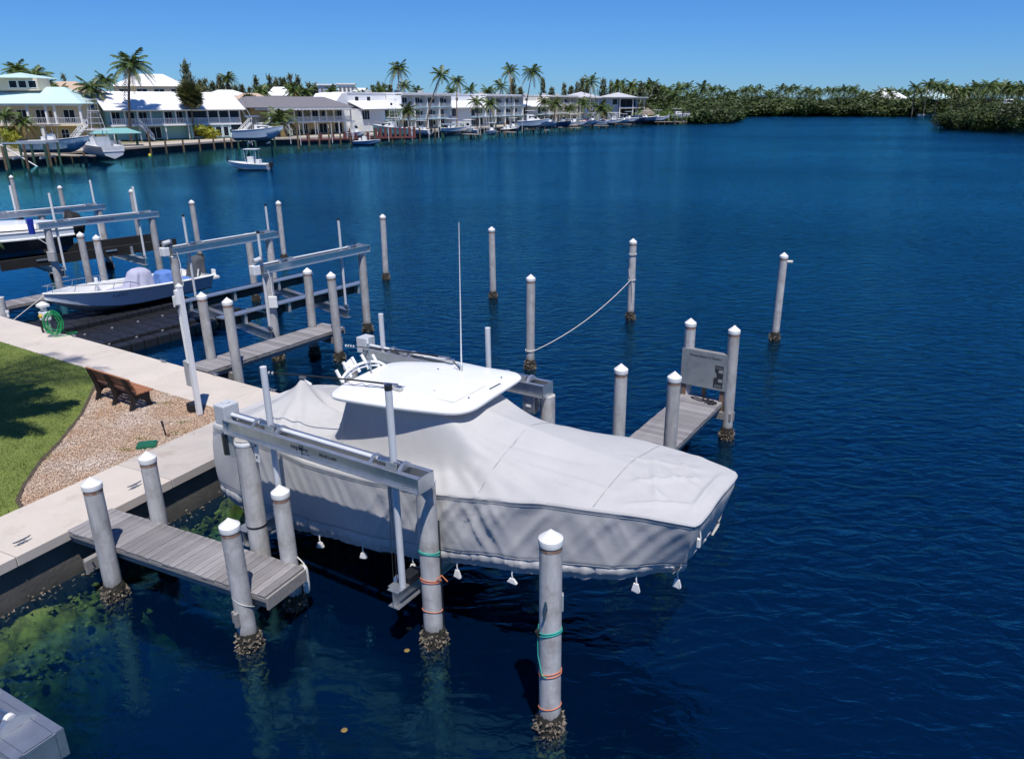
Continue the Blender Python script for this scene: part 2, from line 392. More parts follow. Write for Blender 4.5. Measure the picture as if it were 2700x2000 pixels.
def water_material():
    m = bpy.data.materials.new('water'); m.use_nodes = True; n, l = m.node_tree.nodes, m.node_tree.links
    for x in list(n): n.remove(x)
    out = n.new('ShaderNodeOutputMaterial'); geo = n.new('ShaderNodeNewGeometry')
    def mapped(rot, sc):
        mp = n.new('ShaderNodeMapping'); mp.inputs['Rotation'].default_value = (0,0,R(rot)); mp.inputs['Scale'].default_value = sc
        l.new(geo.outputs['Position'], mp.inputs[0]); return mp.outputs[0]
    def noise(vec, scale, det, dist=0.0, rg=.5):
        z = n.new('ShaderNodeTexNoise'); z.inputs['Scale'].default_value = scale; z.inputs['Detail'].default_value = det; z.inputs['Distortion'].default_value = dist; z.inputs['Roughness'].default_value = rg
        l.new(vec, z.inputs[0]); return z.outputs[0]
    def math_(op, a, b=None, c=None):
        k = n.new('ShaderNodeMath'); k.operation = op
        for i, q in enumerate((a, b, c)):
            if q is None: continue
            if isinstance(q, (int, float)): k.inputs[i].default_value = q
            else: l.new(q, k.inputs[i])
        return k.outputs[0]
    a = noise(mapped(-8, (.75,1.35,1)), 2.2, 4, .7)          # wind ripples
    b = noise(mapped(22, (.7,1.3,1)), 4.2, 3, .3)             # small capillary ripples
    c = noise(mapped(-20, (.5,1,1)), .28, 2)                  # slow undulation
    h = math_('ADD', math_('MULTIPLY', a, .62), math_('ADD', math_('MULTIPLY', b, .16), math_('MULTIPLY', c, .6)))
    # calmer water in the lee of the far shore and of the near seawall, gusts elsewhere
    sp = n.new('ShaderNodeSeparateXYZ'); l.new(geo.outputs['Position'], sp.inputs[0])
    X, Y = sp.outputs[0], sp.outputs[1]
    gust = noise(mapped(0, (.012,.03,1)), 1.0, 3)
    dl = math_('SUBTRACT', math_('MULTIPLY_ADD', X, -.92, math_('MULTIPLY', Y, .40)), math_('MULTIPLY', gust, 26.0))   # ~ metres inland of the far quay line
    dl = math_('SUBTRACT', dl, 74.0)
    mr = n.new('ShaderNodeMapRange'); mr.interpolation_type = 'SMOOTHSTEP'; mr.inputs[1].default_value = -6; mr.inputs[2].default_value = 3; mr.inputs[3].default_value = 1; mr.inputs[4].default_value = .16; l.new(dl, mr.inputs[0])
    lee = n.new('ShaderNodeMapRange'); lee.interpolation_type = 'SMOOTHSTEP'; lee.inputs[1].default_value = -8; lee.inputs[2].default_value = 9; lee.inputs[3].default_value = .20; lee.inputs[4].default_value = 1
    l.new(math_('MULTIPLY_ADD', Y, .55, math_('SUBTRACT', X, 5.5)), lee.inputs[0])
    gs = n.new('ShaderNodeMapRange'); gs.inputs[1].default_value = .35; gs.inputs[2].default_value = .65; gs.inputs[3].default_value = .55; gs.inputs[4].default_value = 1.2; l.new(gust, gs.inputs[0])
    st = math_('MULTIPLY', math_('MULTIPLY', mr.outputs[0], lee.outputs[0]), gs.outputs[0])
    bp = n.new('ShaderNodeBump'); bp.inputs['Distance'].default_value = .30
    l.new(math_('MULTIPLY', st, .66), bp.inputs['Strength']); l.new(h, bp.inputs['Height'])
    fr = n.new('ShaderNodeFresnel'); fr.inputs[0].default_value = 1.75; l.new(bp.outputs[0], fr.inputs[1])
    gl = n.new('ShaderNodeBsdfGlossy'); gl.inputs['Color'].default_value = (.24,.86,1.0,1); gl.inputs['Roughness'].default_value = .08; l.new(bp.outputs[0], gl.inputs['Normal'])
    tr = n.new('ShaderNodeBsdfTransparent'); tr.inputs[0].default_value = (.80,.92,.96,1)
    df = n.new('ShaderNodeBsdfDiffuse'); df.inputs[0].default_value = (.0001,.014,.060,1)
    m1 = n.new('ShaderNodeMixShader'); m1.inputs[0].default_value = .30; l.new(tr.outputs[0], m1.inputs[1]); l.new(df.outputs[0], m1.inputs[2])
    m2 = n.new('ShaderNodeMixShader'); l.new(fr.outputs[0], m2.inputs[0]); l.new(m1.outputs[0], m2.inputs[1]); l.new(gl.outputs[0], m2.inputs[2])
    l.new(m2.outputs[0], out.inputs['Surface'])
    va = n.new('ShaderNodeVolumeAbsorption'); va.inputs[0].default_value = (.46,.67,.66,1); va.inputs[1].default_value = 1.9
    l.new(va.outputs[0], out.inputs['Volume'])
    M['water'] = m
water_material()

# ================================================================== large structure
# water body (closed, absorbing) and the sea bed under it
wb = MB().box((0, 1420, -4.0), (3600, 3000, 8.0)); water = wb.build('water', 'water'); tag(water, 'deep blue rippled canal water', 'water', kind='structure')
sb = MB()
P = np.zeros((60, 60, 3)); gx = np.linspace(-40, 45, 60); gy = np.linspace(-6, 60, 60)
for i in range(60):
    for j in range(60):
        P[i, j] = (gx[i], gy[j], -3.3 + .25*vnoise(gx[i]*.5, gy[j]*.5, 3))
sb.grid(P); sb.add([(-1800,-80,-3.6),(1800,-80,-3.6),(1800,2900,-3.6),(-1800,2900,-3.6)], [(0,1,2,3)])
tag(sb.build('seabed', 'seabed', smooth=True), 'sandy sea bed under the water', 'seabed', kind='structure')

# near land: frames of the two seawall lines
E1 = np.array([.850,-.527]); N1 = np.array([.527,.850]); C1 = 12.13; W1 = 1.51
E2 = np.array([.432,.902]); N2 = np.array([.902,-.432]); C2 = -12.53; W2 = 1.58
ZW = .95
def lines(n1, n2): return np.linalg.solve(np.array([N1, N2]), np.array([n1, n2]))
def on1(n, t): return N1*n + E1*t
def on2(n, t): return N2*n + E2*t
corner = lines(C1, C2)
tc1 = corner @ E1; tc2 = corner @ E2
out = [tuple(lines(C1-.12, C2-.12)), tuple(on2(C2-.12, tc2-34)), (-60, -16), (-60, 52), tuple(on1(C1-.12, tc1-48))]
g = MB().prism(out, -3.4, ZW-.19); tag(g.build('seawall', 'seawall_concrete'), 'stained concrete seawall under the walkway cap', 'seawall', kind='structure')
inner = lines(C1-W1, C2-W2)
lawn_edge = [(-12.264, 20.082, 0.950), (-11.779, 18.967, 0.950), (-11.050, 17.037, 0.950), (-10.662, 15.546, 0.950), (-10.453, 14.442, 0.950), (-10.124, 13.402, 0.950), (-9.872, 12.826, 0.950), (-9.696, 12.595, 0.950)]
le = [p[:2] for p in lawn_edge]
p_in2 = on2(C2-W2, (np.array(le[-1]) @ E2)); p_in1 = on1(C1-W1, (np.array(le[0]) @ E1))
lawn_poly = [tuple(p_in1)] + le[1:-1] + [tuple(p_in2), tuple(on2(C2-W2, tc2-33)), (-59, -15), (-59, 50), tuple(on1(C1-W1, tc1-47))]
tag(MB().prism(lawn_poly, .5, ZW-.012).build('lawn', 'lawn'), 'mown green lawn beside the walkway', 'lawn', kind='structure')
gravel_poly = [tuple(p_in1)] + le[1:-1] + [tuple(p_in2), tuple(inner)]
tag(MB().prism(gravel_poly, .5, ZW-.03).build('gravel_bed', 'gravel_base'), 'bed of tan gravel around the bench', 'gravel', kind='structure')

walk = thing('walkway', None, None, (float(corner[0]), float(corner[1]), 0)); tag(walk, 'pale concrete walkway slabs along the seawall', 'walkway', kind='structure')
def slab(poly, m='walk_concrete'):
    c = np.array([corner[0], corner[1]]); o = MB().prism([tuple(np.array(p)-c) for p in poly], ZW-.19, ZW).build('slab', m, walk, bev=.012); return o
g_ = .006
L = 3.05; t = tc1 + .02
# corner piece, then slabs away along the first wall
first = True
for k in range(15):
    t0 = tc1 - 2.2 - L*(k-1) if k else tc1
    t1 = tc1 - 2.2 - L*k
    if k == 0:
        slab([tuple(corner), tuple(lines(C1-W1, C2)), tuple(on1(C1-W1, t1+g_)), tuple(on1(C1, t1+g_))])
    else:
        slab([tuple(on1(C1, t0-g_)), tuple(on1(C1-W1, t0-g_)), tuple(on1(C1-W1, t1+g_)), tuple(on1(C1, t1+g_))])
tB = lines(C1-W1, C2) @ E2; tA = lines(C1-W1, C2-W2) @ E2
for k in range(11):
    a0, a1 = (tB-g_*2, tA-g_*2) if k == 0 else (tB-2.9-3.05*(k-1)-g_, tB-2.9-3.05*(k-1)-g_)
    b = tB-2.9-3.05*k+g_
    slab([tuple(on2(C2, a0)), tuple(on2(C2-W2, a1)), tuple(on2(C2-W2, b)), tuple(on2(C2, b))], 'walk_concrete_grey' if k == 0 else 'walk_concrete')

# dark soil edging between lawn and gravel
eg = MB(); pts = [(p[0], p[1], ZW-.018) for p in [tuple(p_in1)] + le[1:-1] + [tuple(p_in2)]]
q = []
for i in range(len(pts)-1):
    for s in range(6): q.append(tuple(np.array(pts[i])*(1-s/6)+np.array(pts[i+1])*s/6))
q.append(pts[-1]); eg.tube(q, [.035+.02*random.Random(i).random() for i in range(len(q))], 5)
tag(eg.build('soil_edge', 'soil', smooth=True), 'dark soil edge between lawn and gravel', 'soil', kind='structure')

def inpoly(x, y, poly):
    poly = np.asarray(poly); ins = np.zeros(len(x), bool); n_ = len(poly)
    for i in range(n_):
        x0, y0 = poly[i]; x1, y1 = poly[(i+1) % n_]
        c = ((y0 > y) != (y1 > y)) & (x < (x1-x0)*(y-y0)/(y1-y0+1e-12)+x0); ins ^= c
    return ins
def fast_mesh(name, V, F3, mat_, smooth=False):
    me = bpy.data.meshes.new(name); nv, nf = len(V), len(F3)
    me.vertices.add(nv); me.vertices.foreach_set('co', np.asarray(V, np.float32).ravel())
    k = F3.shape[1]; me.loops.add(nf*k); me.loops.foreach_set('vertex_index', np.asarray(F3, np.int32).ravel())
    me.polygons.add(nf); me.polygons.foreach_set('loop_start', np.arange(0, nf*k, k, dtype=np.int32))
    me.update(calc_edges=True); me.validate()
    if smooth: me.shade_smooth()
    me.materials.append(M[mat_]); return me

rs = np.random.RandomState(5)
# grass blades on the part of the lawn in view
N = 420000; x = rs.uniform(-24, -7.5, N); y = rs.uniform(8, 27, N)
k = inpoly(x, y, lawn_poly); x, y = x[k], y[k]
dist = np.hypot(x, y); keep = rs.rand(len(x)) < np.clip(1.25 - dist/40, .35, 1); x, y = x[keep][:110000], y[keep][:110000]; n_ = len(x)
h = rs.uniform(.025, .06, n_); a = rs.uniform(0, 2*np.pi, n_); w = rs.uniform(.006, .011, n_); lean = rs.uniform(.0, .04, n_); la = rs.uniform(0, 2*np.pi, n_)
V = np.zeros((n_, 3, 3)); z0 = ZW-.015
V[:, 0] = np.stack([x+np.cos(a)*w, y+np.sin(a)*w, np.full(n_, z0)], 1); V[:, 1] = np.stack([x-np.cos(a)*w, y-np.sin(a)*w, np.full(n_, z0)], 1)
V[:, 2] = np.stack([x+np.cos(la)*lean, y+np.sin(la)*lean, z0+h], 1)
tag(link('grass', fast_mesh('grass', V.reshape(-1, 3), np.arange(n_*3).reshape(-1, 3), 'grass_blade')), 'short green grass blades on the lawn', 'grass', kind='stuff')
# pebbles
N = 150000; x = rs.uniform(-14, -6.5, N); y = rs.uniform(10, 20.5, N); k = inpoly(x, y, gravel_poly); x, y = x[k][:44000], y[k][:44000]; n_ = len(x)
base = np.array([[1,0,0],[0,1,0],[-1,0,0],[0,-1,0],[0,0,1],[0,0,-1]], float)
F8 = np.array([[0,1,4],[1,2,4],[2,3,4],[3,0,4],[1,0,5],[2,1,5],[3,2,5],[0,3,5]])
r = rs.uniform(.010, .023, n_); an = rs.uniform(0, 2*np.pi, n_); el = rs.uniform(.6, 1.0, n_)
V = np.zeros((n_, 6, 3))
ca, sa = np.cos(an), np.sin(an); jit = rs.uniform(.7, 1.25, (n_, 6))
bx = base[None, :, 0]*r[:, None]*jit; by = base[None, :, 1]*(r*el)[:, None]*jit; bz = base[None, :, 2]*(r*.55)[:, None]*jit
V[:, :, 0] = x[:, None]+ca[:, None]*bx-sa[:, None]*by; V[:, :, 1] = y[:, None]+sa[:, None]*bx+ca[:, None]*by; V[:, :, 2] = ZW-.022+rs.uniform(0, .016, n_)[:, None]+bz
Fp = (F8[None]+np.arange(n_)[:, None, None]*6).reshape(-1, 3)
tag(link('pebbles', fast_mesh('pebbles', V.reshape(-1, 3), Fp, 'pebble')), 'loose tan and white pebbles of the gravel bed', 'gravel', kind='stuff')
# weeds in the gravel
for i, c in enumerate(((-9.362, 17.751, 0.950), (-8.446, 16.574, 0.950), (-8.983, 15.053, 0.950), (-8.973, 15.627, 0.950), (-8.313, 15.960, 0.950), (-10.566, 14.678, 0.950))):
    wv = MB(); rr = random.Random(i)
    for k in range(46):
        a = rr.uniform(0, 6.28); d = abs(rr.gauss(0, .12)); p = (d*math.cos(a)*1.6, d*math.sin(a)*.7); t = rr.uniform(0, 6.28); l_ = rr.uniform(.03, .07)
        wv.add([(p[0]-.008, p[1], -.02), (p[0]+.008, p[1], -.02), (p[0]+l_*math.cos(t)*.7, p[1]+l_*math.sin(t)*.7, l_*.6)], [(0, 1, 2)])
    tag(wv.build('weed_tuft', 'grass_blade', loc=c), ['small weed tuft in the gravel in front of the bench end','small weed tuft near the white post','pale weed tuft beside the green lid','weed tuft left of the short garden stake','weed tuft between the stake and the walkway','weed tuft at the left curve of the gravel bed'][i], 'weed', 'weeds in the gravel')

# riprap under water along the second wall
rr = np.random.RandomState(9); V = []; Fr = []
import bmesh
bm = bmesh.new(); bmesh.ops.create_icosphere(bm, subdivisions=1, radius=1.0); ico = np.array([v.co[:] for v in bm.verts]); icf = np.array([[v.index for v in f.verts] for f in bm.faces]); bm.free()
off = 0
for i in range(1500):
    tt = tc2 - rr.uniform(-.5, 15.5); d = abs(rr.normal(0, 1)) * 1.0 + .05
    if d > 1.1: continue
    p = on2(C2 + d, tt); z = -.20 - d*.50 + .22*(vnoise(np.array([tt*.9]), np.array([d*1.2]), 7)[0]-.5) + rr.uniform(-.1, .02); s = rr.uniform(.018, .06)*(1.7 if rr.rand() < .08 else 1)
    q = ico * (1 + .35*(vnoise(ico[:, 0]*2.6+i*7.3, ico[:, 1]*2.6+ico[:, 2]*2.2, i) - .5)[:, None]*3.0) * np.array([s*rr.uniform(.8, 1.4), s*rr.uniform(.8, 1.3), s*.7])
    a = rr.uniform(0, 6.28); q = np.stack([q[:, 0]*math.cos(a)-q[:, 1]*math.sin(a), q[:, 0]*math.sin(a)+q[:, 1]*math.cos(a), q[:, 2]], 1) + np.array([p[0], p[1], z])
    V.append(q); Fr.append(icf+off); off += len(q)
tag(link('riprap', fast_mesh('riprap', np.concatenate(V), np.concatenate(Fr), 'rock')), 'algae covered rocks under water along the seawall', 'rocks', kind='stuff')
# rubble slope sheet
na, nb2 = 230, 64; P = np.zeros((na, nb2, 3)); TT = tc2 + .8 - np.linspace(0, 16.2, na); DD = np.linspace(-.05, 3.6, nb2)
T2, D2 = np.meshgrid(TT, DD, indexing='ij')
Zs = -.30 - D2*.50 - 1.7*np.maximum(0, D2-.38-1.0*(vnoise(T2*.7, D2*.4, 47)-.5))**1.4 + .55*(vnoise(T2*.8, D2*.9, 41)-.5) + .42*(vnoise(T2*2.3, D2*2.6, 42)-.5) + .26*(vnoise(T2*5.2, D2*5.6, 43)-.5) + .12*(vnoise(T2*11, D2*11, 44)-.5)
P[..., 0] = N2[0]*(C2+D2)+E2[0]*T2; P[..., 1] = N2[1]*(C2+D2)+E2[1]*T2; P[..., 2] = np.minimum(Zs, -.10)
sl = MB().grid(P); tag(sl.build('rubble_slope', 'rock', smooth=True), 'algae covered rubble slope under water at the seawall', 'rocks', kind='structure')
# oyster line on the second wall
V = []; Fo = []; off = 0
for i in range(900):
    tt = tc2 - rr.uniform(.0, 13.5); cl = vnoise(np.array([tt*2.2]), np.array([.5]), 4)[0]
    if rr.rand() > cl*1.1: continue
    p = on2(C2 + rr.uniform(-.1, .1), tt); z = rr.uniform(-.1, .12); s = rr.uniform(.025, .055); nd = nrm(rr.normal(0, 1, 3)*.7+np.array([N2[0], N2[1], .3])); u = nrm(np.cross(nd, rr.normal(0, 1, 3))); w_ = np.cross(nd, u); c = np.array([p[0], p[1], z])
    V.append(np.array([c+u*s*.6, c+w_*s*.35, c-u*s*.6, c-w_*s*.35, c+nd*s*1.5])); Fo.append(np.array([[0,1,4],[1,2,4],[2,3,4],[3,0,4]])+off); off += 5
tag(link('oyster_crust', fast_mesh('oyster_crust', np.concatenate(V), np.concatenate(Fo), 'oyster')), 'crust of oysters at the foot of the seawall', 'oysters', kind='stuff')

# far land
bank = [(-600,70), (-72,97), (-70.5,112), (-65.8,130), (-60,150), (-56,158), (-42,169), (-33,185), (-15,231), (11,278), (30,302), (52,309), (70,330), (84,380), (103,470), (160,474), (232,470), (232,455), (170,330), (134,262), (127,248), (136,226), (170,205), (400,170), (1700,170), (1700,2800), (-1700,2800), (-1700,70)]
fb = MB().prism(bank, -3.5, .95); fo = fb.build('far_bank', 'far_ground'); tag(fo, 'low far shore land', 'land', kind='structure')
# quay slab and dark quay face along the houses
qp = [np.array(p, float) for p in bank[1:12]]
def offs(pl, d):
    r_ = []
    for i, p in enumerate(pl):
        t = nrm(pl[min(i+1, len(pl)-1)] - pl[max(i-1, 0)]); r_.append(p + np.array([-t[1], t[0]])*d)
    return r_
inn = offs(qp, 7.0); outl = offs(qp, -.5)
tag(MB().prism([tuple(p) for p in outl] + [tuple(p) for p in inn[::-1]], .80, 1.12).build('far_quay', 'far_quay'), 'pale concrete quay in front of the far houses', 'quay', kind='structure')
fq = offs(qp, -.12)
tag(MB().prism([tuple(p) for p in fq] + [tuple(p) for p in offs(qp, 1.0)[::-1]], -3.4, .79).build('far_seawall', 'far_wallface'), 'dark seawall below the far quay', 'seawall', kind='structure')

# ================================================================== near objects
rnd = random.Random(11)
# ---- piles
_shaft = {}; _cap = {}; _oy = {}
def oyster_mesh(r, n, seed, deep):
    key = (round(r, 3), n, seed, deep)
    if key in _oy: return _oy[key]
    q = random.Random(seed); mb = MB()
    for i in range(int(n*1.9)):
        a = q.uniform(0, 6.283); z = q.uniform(-.16, .16) if q.random() < .85 else q.uniform(.1, .26); rr_ = r + .035 + q.uniform(-.01, .05)*(1.2-abs(z)*3)
        c = np.array([rr_*math.cos(a), rr_*math.sin(a), z]); nd = nrm(np.array([math.cos(a)+q.gauss(0,.5), math.sin(a)+q.gauss(0,.5), q.gauss(.1,.5)]))
        u = nrm(np.cross(nd, [q.gauss(0,1), q.gauss(0,1), q.gauss(0,1)])); w = np.cross(nd, u); s = q.uniform(.022, .05)
        mb.add([c+u*s*.7-nd*s*.5, c+w*s*.35-nd*s*.5, c-u*s*.7-nd*s*.5, c-w*s*.35-nd*s*.5, c+nd*s*.9+u*s*.2], [(0,1,4),(1,2,4),(2,3,4),(3,0,4)])
    me = mb.mesh('oyster_growth'); me.materials.append(M['oyster']); _oy[key] = me; return me
def growth_mesh(r, seed):
    key = ('g', round(r, 3), seed)
    if key in _oy: return _oy[key]
    q = np.random.RandomState(seed); P = []
    for i in range(12):
        z = -.55+.85*i/11; k = math.sin(math.pi*min(1, (i+.3)/11.3))**.5; row = []
        for a in range(26):
            t = 2*math.pi*a/26; row.append(((r+.002+.055*k*(.35+1.1*vnoise(np.array([a*.8]), np.array([i*.9]), seed)[0]))*math.cos(t), (r+.002+.055*k*(.35+1.1*vnoise(np.array([a*.8]), np.array([i*.9]), seed)[0]))*math.sin(t), z+.06*(q.rand()-.5)))
        P.append(row)
    me = MB().grid(np.array(P), closev=True).mesh('growth_ring', True); me.materials.append(M['growth_dark']); _oy[key] = me; return me
def weed_mesh(r, seed):
    key = ('w', round(r, 3), seed)
    if key in _oy: return _oy[key]
    q = random.Random(seed); mb = MB()
    for i in range(230):
        a = q.uniform(0, 6.283); z = -abs(q.gauss(0, .75))-.05; c = np.array([(r+.02)*math.cos(a), (r+.02)*math.sin(a), z]); s = q.uniform(.04, .11)
        nd = nrm(np.array([math.cos(a)+q.gauss(0,.4), math.sin(a)+q.gauss(0,.4), q.gauss(0,.4)])); u = nrm(np.cross(nd, [q.gauss(0,1), q.gauss(0,1), q.gauss(0,1)])); w = np.cross(nd, u)
        mb.add([c+u*s, c+w*s*.6, c-u*s, c-w*s*.6, c+nd*s], [(0,1,4),(1,2,4),(2,3,4),(3,0,4)])
    me = mb.mesh('algae'); me.materials.append(M['algae_growth']); _oy[key] = me; return me
def pile(p, top, label, r=.16, cap=True, oy=110, deep=False, rust=True, rot=0.0, group='concrete piles around the boat slips', name='mooring_pile'):
    t = thing(name, label, 'pile', (p[0], p[1], 0), rot, group); t.rotation_euler = (R(rnd.uniform(-.7,.7)) if cap else 0, R(rnd.uniform(-.7,.7)) if cap else 0, rnd.uniform(0, 6.28) if cap and 'foremost' not in label else 0)
    t.scale = (.88, .88, 1)
    key = (round(top, 2), round(r, 3), cap)
    if key not in _shaft:
        zt = top - (.20 if cap else 0)
        me = MB().lathe([(r*1.01, -3.4), (r, -1.5), (r, 0), (r, .6), (r*.995, zt*.7), (r*.985, zt)], 24).mesh('shaft', True); me.materials.append(M['pile_concrete']); _shaft[key] = me
    link('shaft', _shaft[key], t)
    if cap:
        ck = round(r, 3)
        if ck not in _cap:
            me = MB().lathe([(r*1.06, .02), (r*1.075, .03), (r*1.075, .095), (r*1.06, .108), (r*.5, .172), (r*.05, .226), (.002, .23)], 28).mesh('cap', 25); me.materials.append(M['cap_white'])
            m2 = MB().lathe([(r*1.003, -.048), (r*1.008, -.02), (r*1.008, .03)], 24).mesh('rust_ring', True); m2.materials.append(M['rust']); _cap[ck] = (me, m2)
        c = link('cap', _cap[ck][0], t, (0, 0, top-.235))
        if rust: link('rust_ring', _cap[ck][1], t, (0, 0, top-.235+.005))
    if oy:
        link('growth_ring', growth_mesh(r, rnd.randint(0, 3)), t, rz=rnd.uniform(0, 6))
        o = link('oyster_growth', oyster_mesh(r, oy, rnd.randint(0, 3), deep), t, rz=rnd.uniform(0, 6)); o['kind'] = 'stuff'
    if deep:
        o = link('algae', weed_mesh(r, rnd.randint(0, 2)), t); o['kind'] = 'stuff'
    return t

pileF = pile((.10, 8.20), 3.10, 'foremost capped concrete pile with teal and orange cords around it', .165, oy=190, deep=True)
pile((-7.318, 11.149, 2.300), 2.30, 'capped pile at the seawall end of the near dock, near side', .165, oy=170, deep=True)
pile((-6.884, 12.124, 2.300), 2.30, 'capped pile at the seawall end of the near dock, far side', .155, oy=90)
pile((-4.565, 9.881, 2.300), 2.30, 'capped pile at the outer near corner of the near dock', .16, oy=170, deep=True)
pile((-4.153, 10.874, 2.300), 2.30, 'capped pile at the outer far corner of the near dock by the fender', .155, oy=90)
lR = np.array((-1.70, 9.98)); pileR = pile(lR, 2.88, 'thick pile under the outer end of the near lift beam, with cords round it', .17, cap=False, oy=190, deep=True)
lL = np.array((-4.817, 11.367, 1.950))[:2]; pileL = pile(lL, 2.88, 'thick pile under the seawall end of the near lift beam with a black band', .185, cap=False, oy=90)
pile((.10, 13.30), 2.88, 'pile under the outer end of the far lift beam, behind the covered boat', .16, cap=False, oy=90)
pile((-3.35, 15.30), 2.88, 'pile under the seawall end of the far lift beam, behind the hardtop', .16, cap=False, oy=60)
for b, tp, lb in (((-7.49,36.29), 3.08, 'rust-streaked mooring pile standing alone beyond the empty boat lift'), ((-2.13,32.51), 3.08, 'mooring pile standing in open water behind the tall white antenna'), ((-.39,23.19), 3.04, 'mooring pile with the slack white rope tied low round it'), ((3.44,29.11), 3.14, 'mooring pile with the white rope tied halfway up it'), ((8.29,26.31), 3.13, 'rightmost mooring pile, with a small stub sticking out under its cap')):
    pile(b, tp, lb, .155, oy=130)
pile((-18.425, 41.185, 0.000), 3.15, 'mooring pile with dark fender boards, right of the two behind the empty lift', .155, oy=60); pile((-24.504, 46.935, 0.000), 3.10, 'mooring pile behind the red-lettered lift beam', .155, oy=60)
pile((-13.872, 41.080, 0.000), 3.12, 'mooring pile with black band standing behind the middle lift motors', .155, oy=60)
pile((-38.040, 56.693, 3.050), 3.05, 'farthest left mooring pile near the picture edge', .155, oy=40); pile((-30.344, 49.548, 3.050), 3.05, 'mooring pile behind the left boat bow with lines hanging on it', .155, oy=40)
DB = [(-9.647,21.277), (-8.648,20.606), (-7.650,24.601), (-6.665,24.011)]
for p, lb in zip(DB, ('capped pile at the shore end of the middle dock, far side', 'capped pile at the shore end of the middle dock, near side', 'capped pile at the outer end of the middle dock, far side', 'capped pile at the outer end of the middle dock, near side')): pile(p, 2.95, lb, .155, oy=90)
DC = [(1.616,14.998), (2.621,14.454), (3.709,18.516), (4.651,17.792)]
for p, lb in zip(DC, ('capped pile at the near end of the sign dock, left side', 'capped pile at the near end of the sign dock, right side', 'capped pile behind the manatee sign, left', 'capped pile right of the manatee sign with oysters at its foot')): pile(p, 2.95, lb, .155, oy=150)
pile((-19.100, 31.920, 2.950), 2.95, 'left one of two close capped piles behind the small white boat', .155, oy=50); pile((-18.023, 31.151, 2.950), 2.95, 'right one of two close capped piles behind the small white boat', .155, oy=50)
pile((-4.022, 15.271, 2.950), 2.95, 'rust-ringed pile whose cap shows behind the white rod holders', .155, oy=30); pile((-4.613, 14.008, 2.950), 2.95, 'pile whose cap peeks out behind the stern peak of the boat cover', .155, oy=30)
pile((-19.029, 26.255, 0.950), 1.55, 'dark short pile at the left picture edge beside the walkway', .2, cap=False, oy=0)

# cords round the near piles
def ring(parent, r, z, mat_, rad=.008, tilt=0.0, n=22, ph=0.0, name='cord'):
    pts = [(r*math.cos(a), r*math.sin(a), z+tilt*math.sin(a+ph)) for a in np.linspace(0, 2*math.pi, n)]
    return MB().tube(pts, rad, 5).build(name, mat_, parent, smooth=True)
for z, t_, m_ in ((1.62,.05,'strap_teal'), (1.57,.07,'strap_teal'), (.98,.05,'strap_orange'), (.95,.03,'strap_orange'), (.42,.04,'strap_orange')): ring(pileF, .172, z, m_, tilt=t_, ph=2.6)
MB().tube([(-.17,-.02,1.72),(-.185,-.03,1.5),(-.18,-.05,1.25),(-.12,-.14,1.0),(-.06,-.165,.97)], .008, 5).build('cord', 'strap_teal', pileF)
MB().beam((-.17,-.05,1.55),(-.20,-.08,1.66),.03,.06).build('cord_hook', 'rope_black', pileF)
MB().tube([(-.08,-.165,2.10),(-.075,-.20,2.16),(-.06,-.215,2.06),(-.09,-.20,1.95)], .02, 6).build('cleat_eye', 'steel', pileF, smooth=True)
MB().box((.175,.03,2.02),(.03,.09,.24)).build('bracket', 'aluminium_dull', pileF, bev=.005)
for z, t_, m_ in ((1.66,.05,'strap_teal'), (1.62,.07,'strap_teal'), (1.17,.06,'strap_orange'), (1.15,.04,'strap_orange'), (.62,.05,'strap_orange')): ring(pileR, .177, z, m_, tilt=t_, ph=3.6)
MB().tube([(.12,-.13,1.22),(.21,-.12,1.3),(.30,-.10,1.18)], .012, 5).build('cord', 'strap_orange', pileR)
MB().box((.15,.10,1.15),(.06,.10,1.9)).build('rubbing_board', 'black_plastic', pileR)
MB().lathe([(.173,-.03),(.178,-.02),(.178,.02),(.173,.03)], 24).build('white_collar', 'cap_white', pileR, (0,0,2.84), smooth=True)
MB().lathe([(.187,-.02),(.192,0),(.187,.02)], 24).build('black_band', 'black_plastic', pileL, (0,0,1.30), smooth=True)
MB().lathe([(.188,-.04),(.194,-.02),(.194,.02),(.188,.03)], 24).build('white_collar', 'cap_white', pileL, (0,0,2.82), smooth=True)

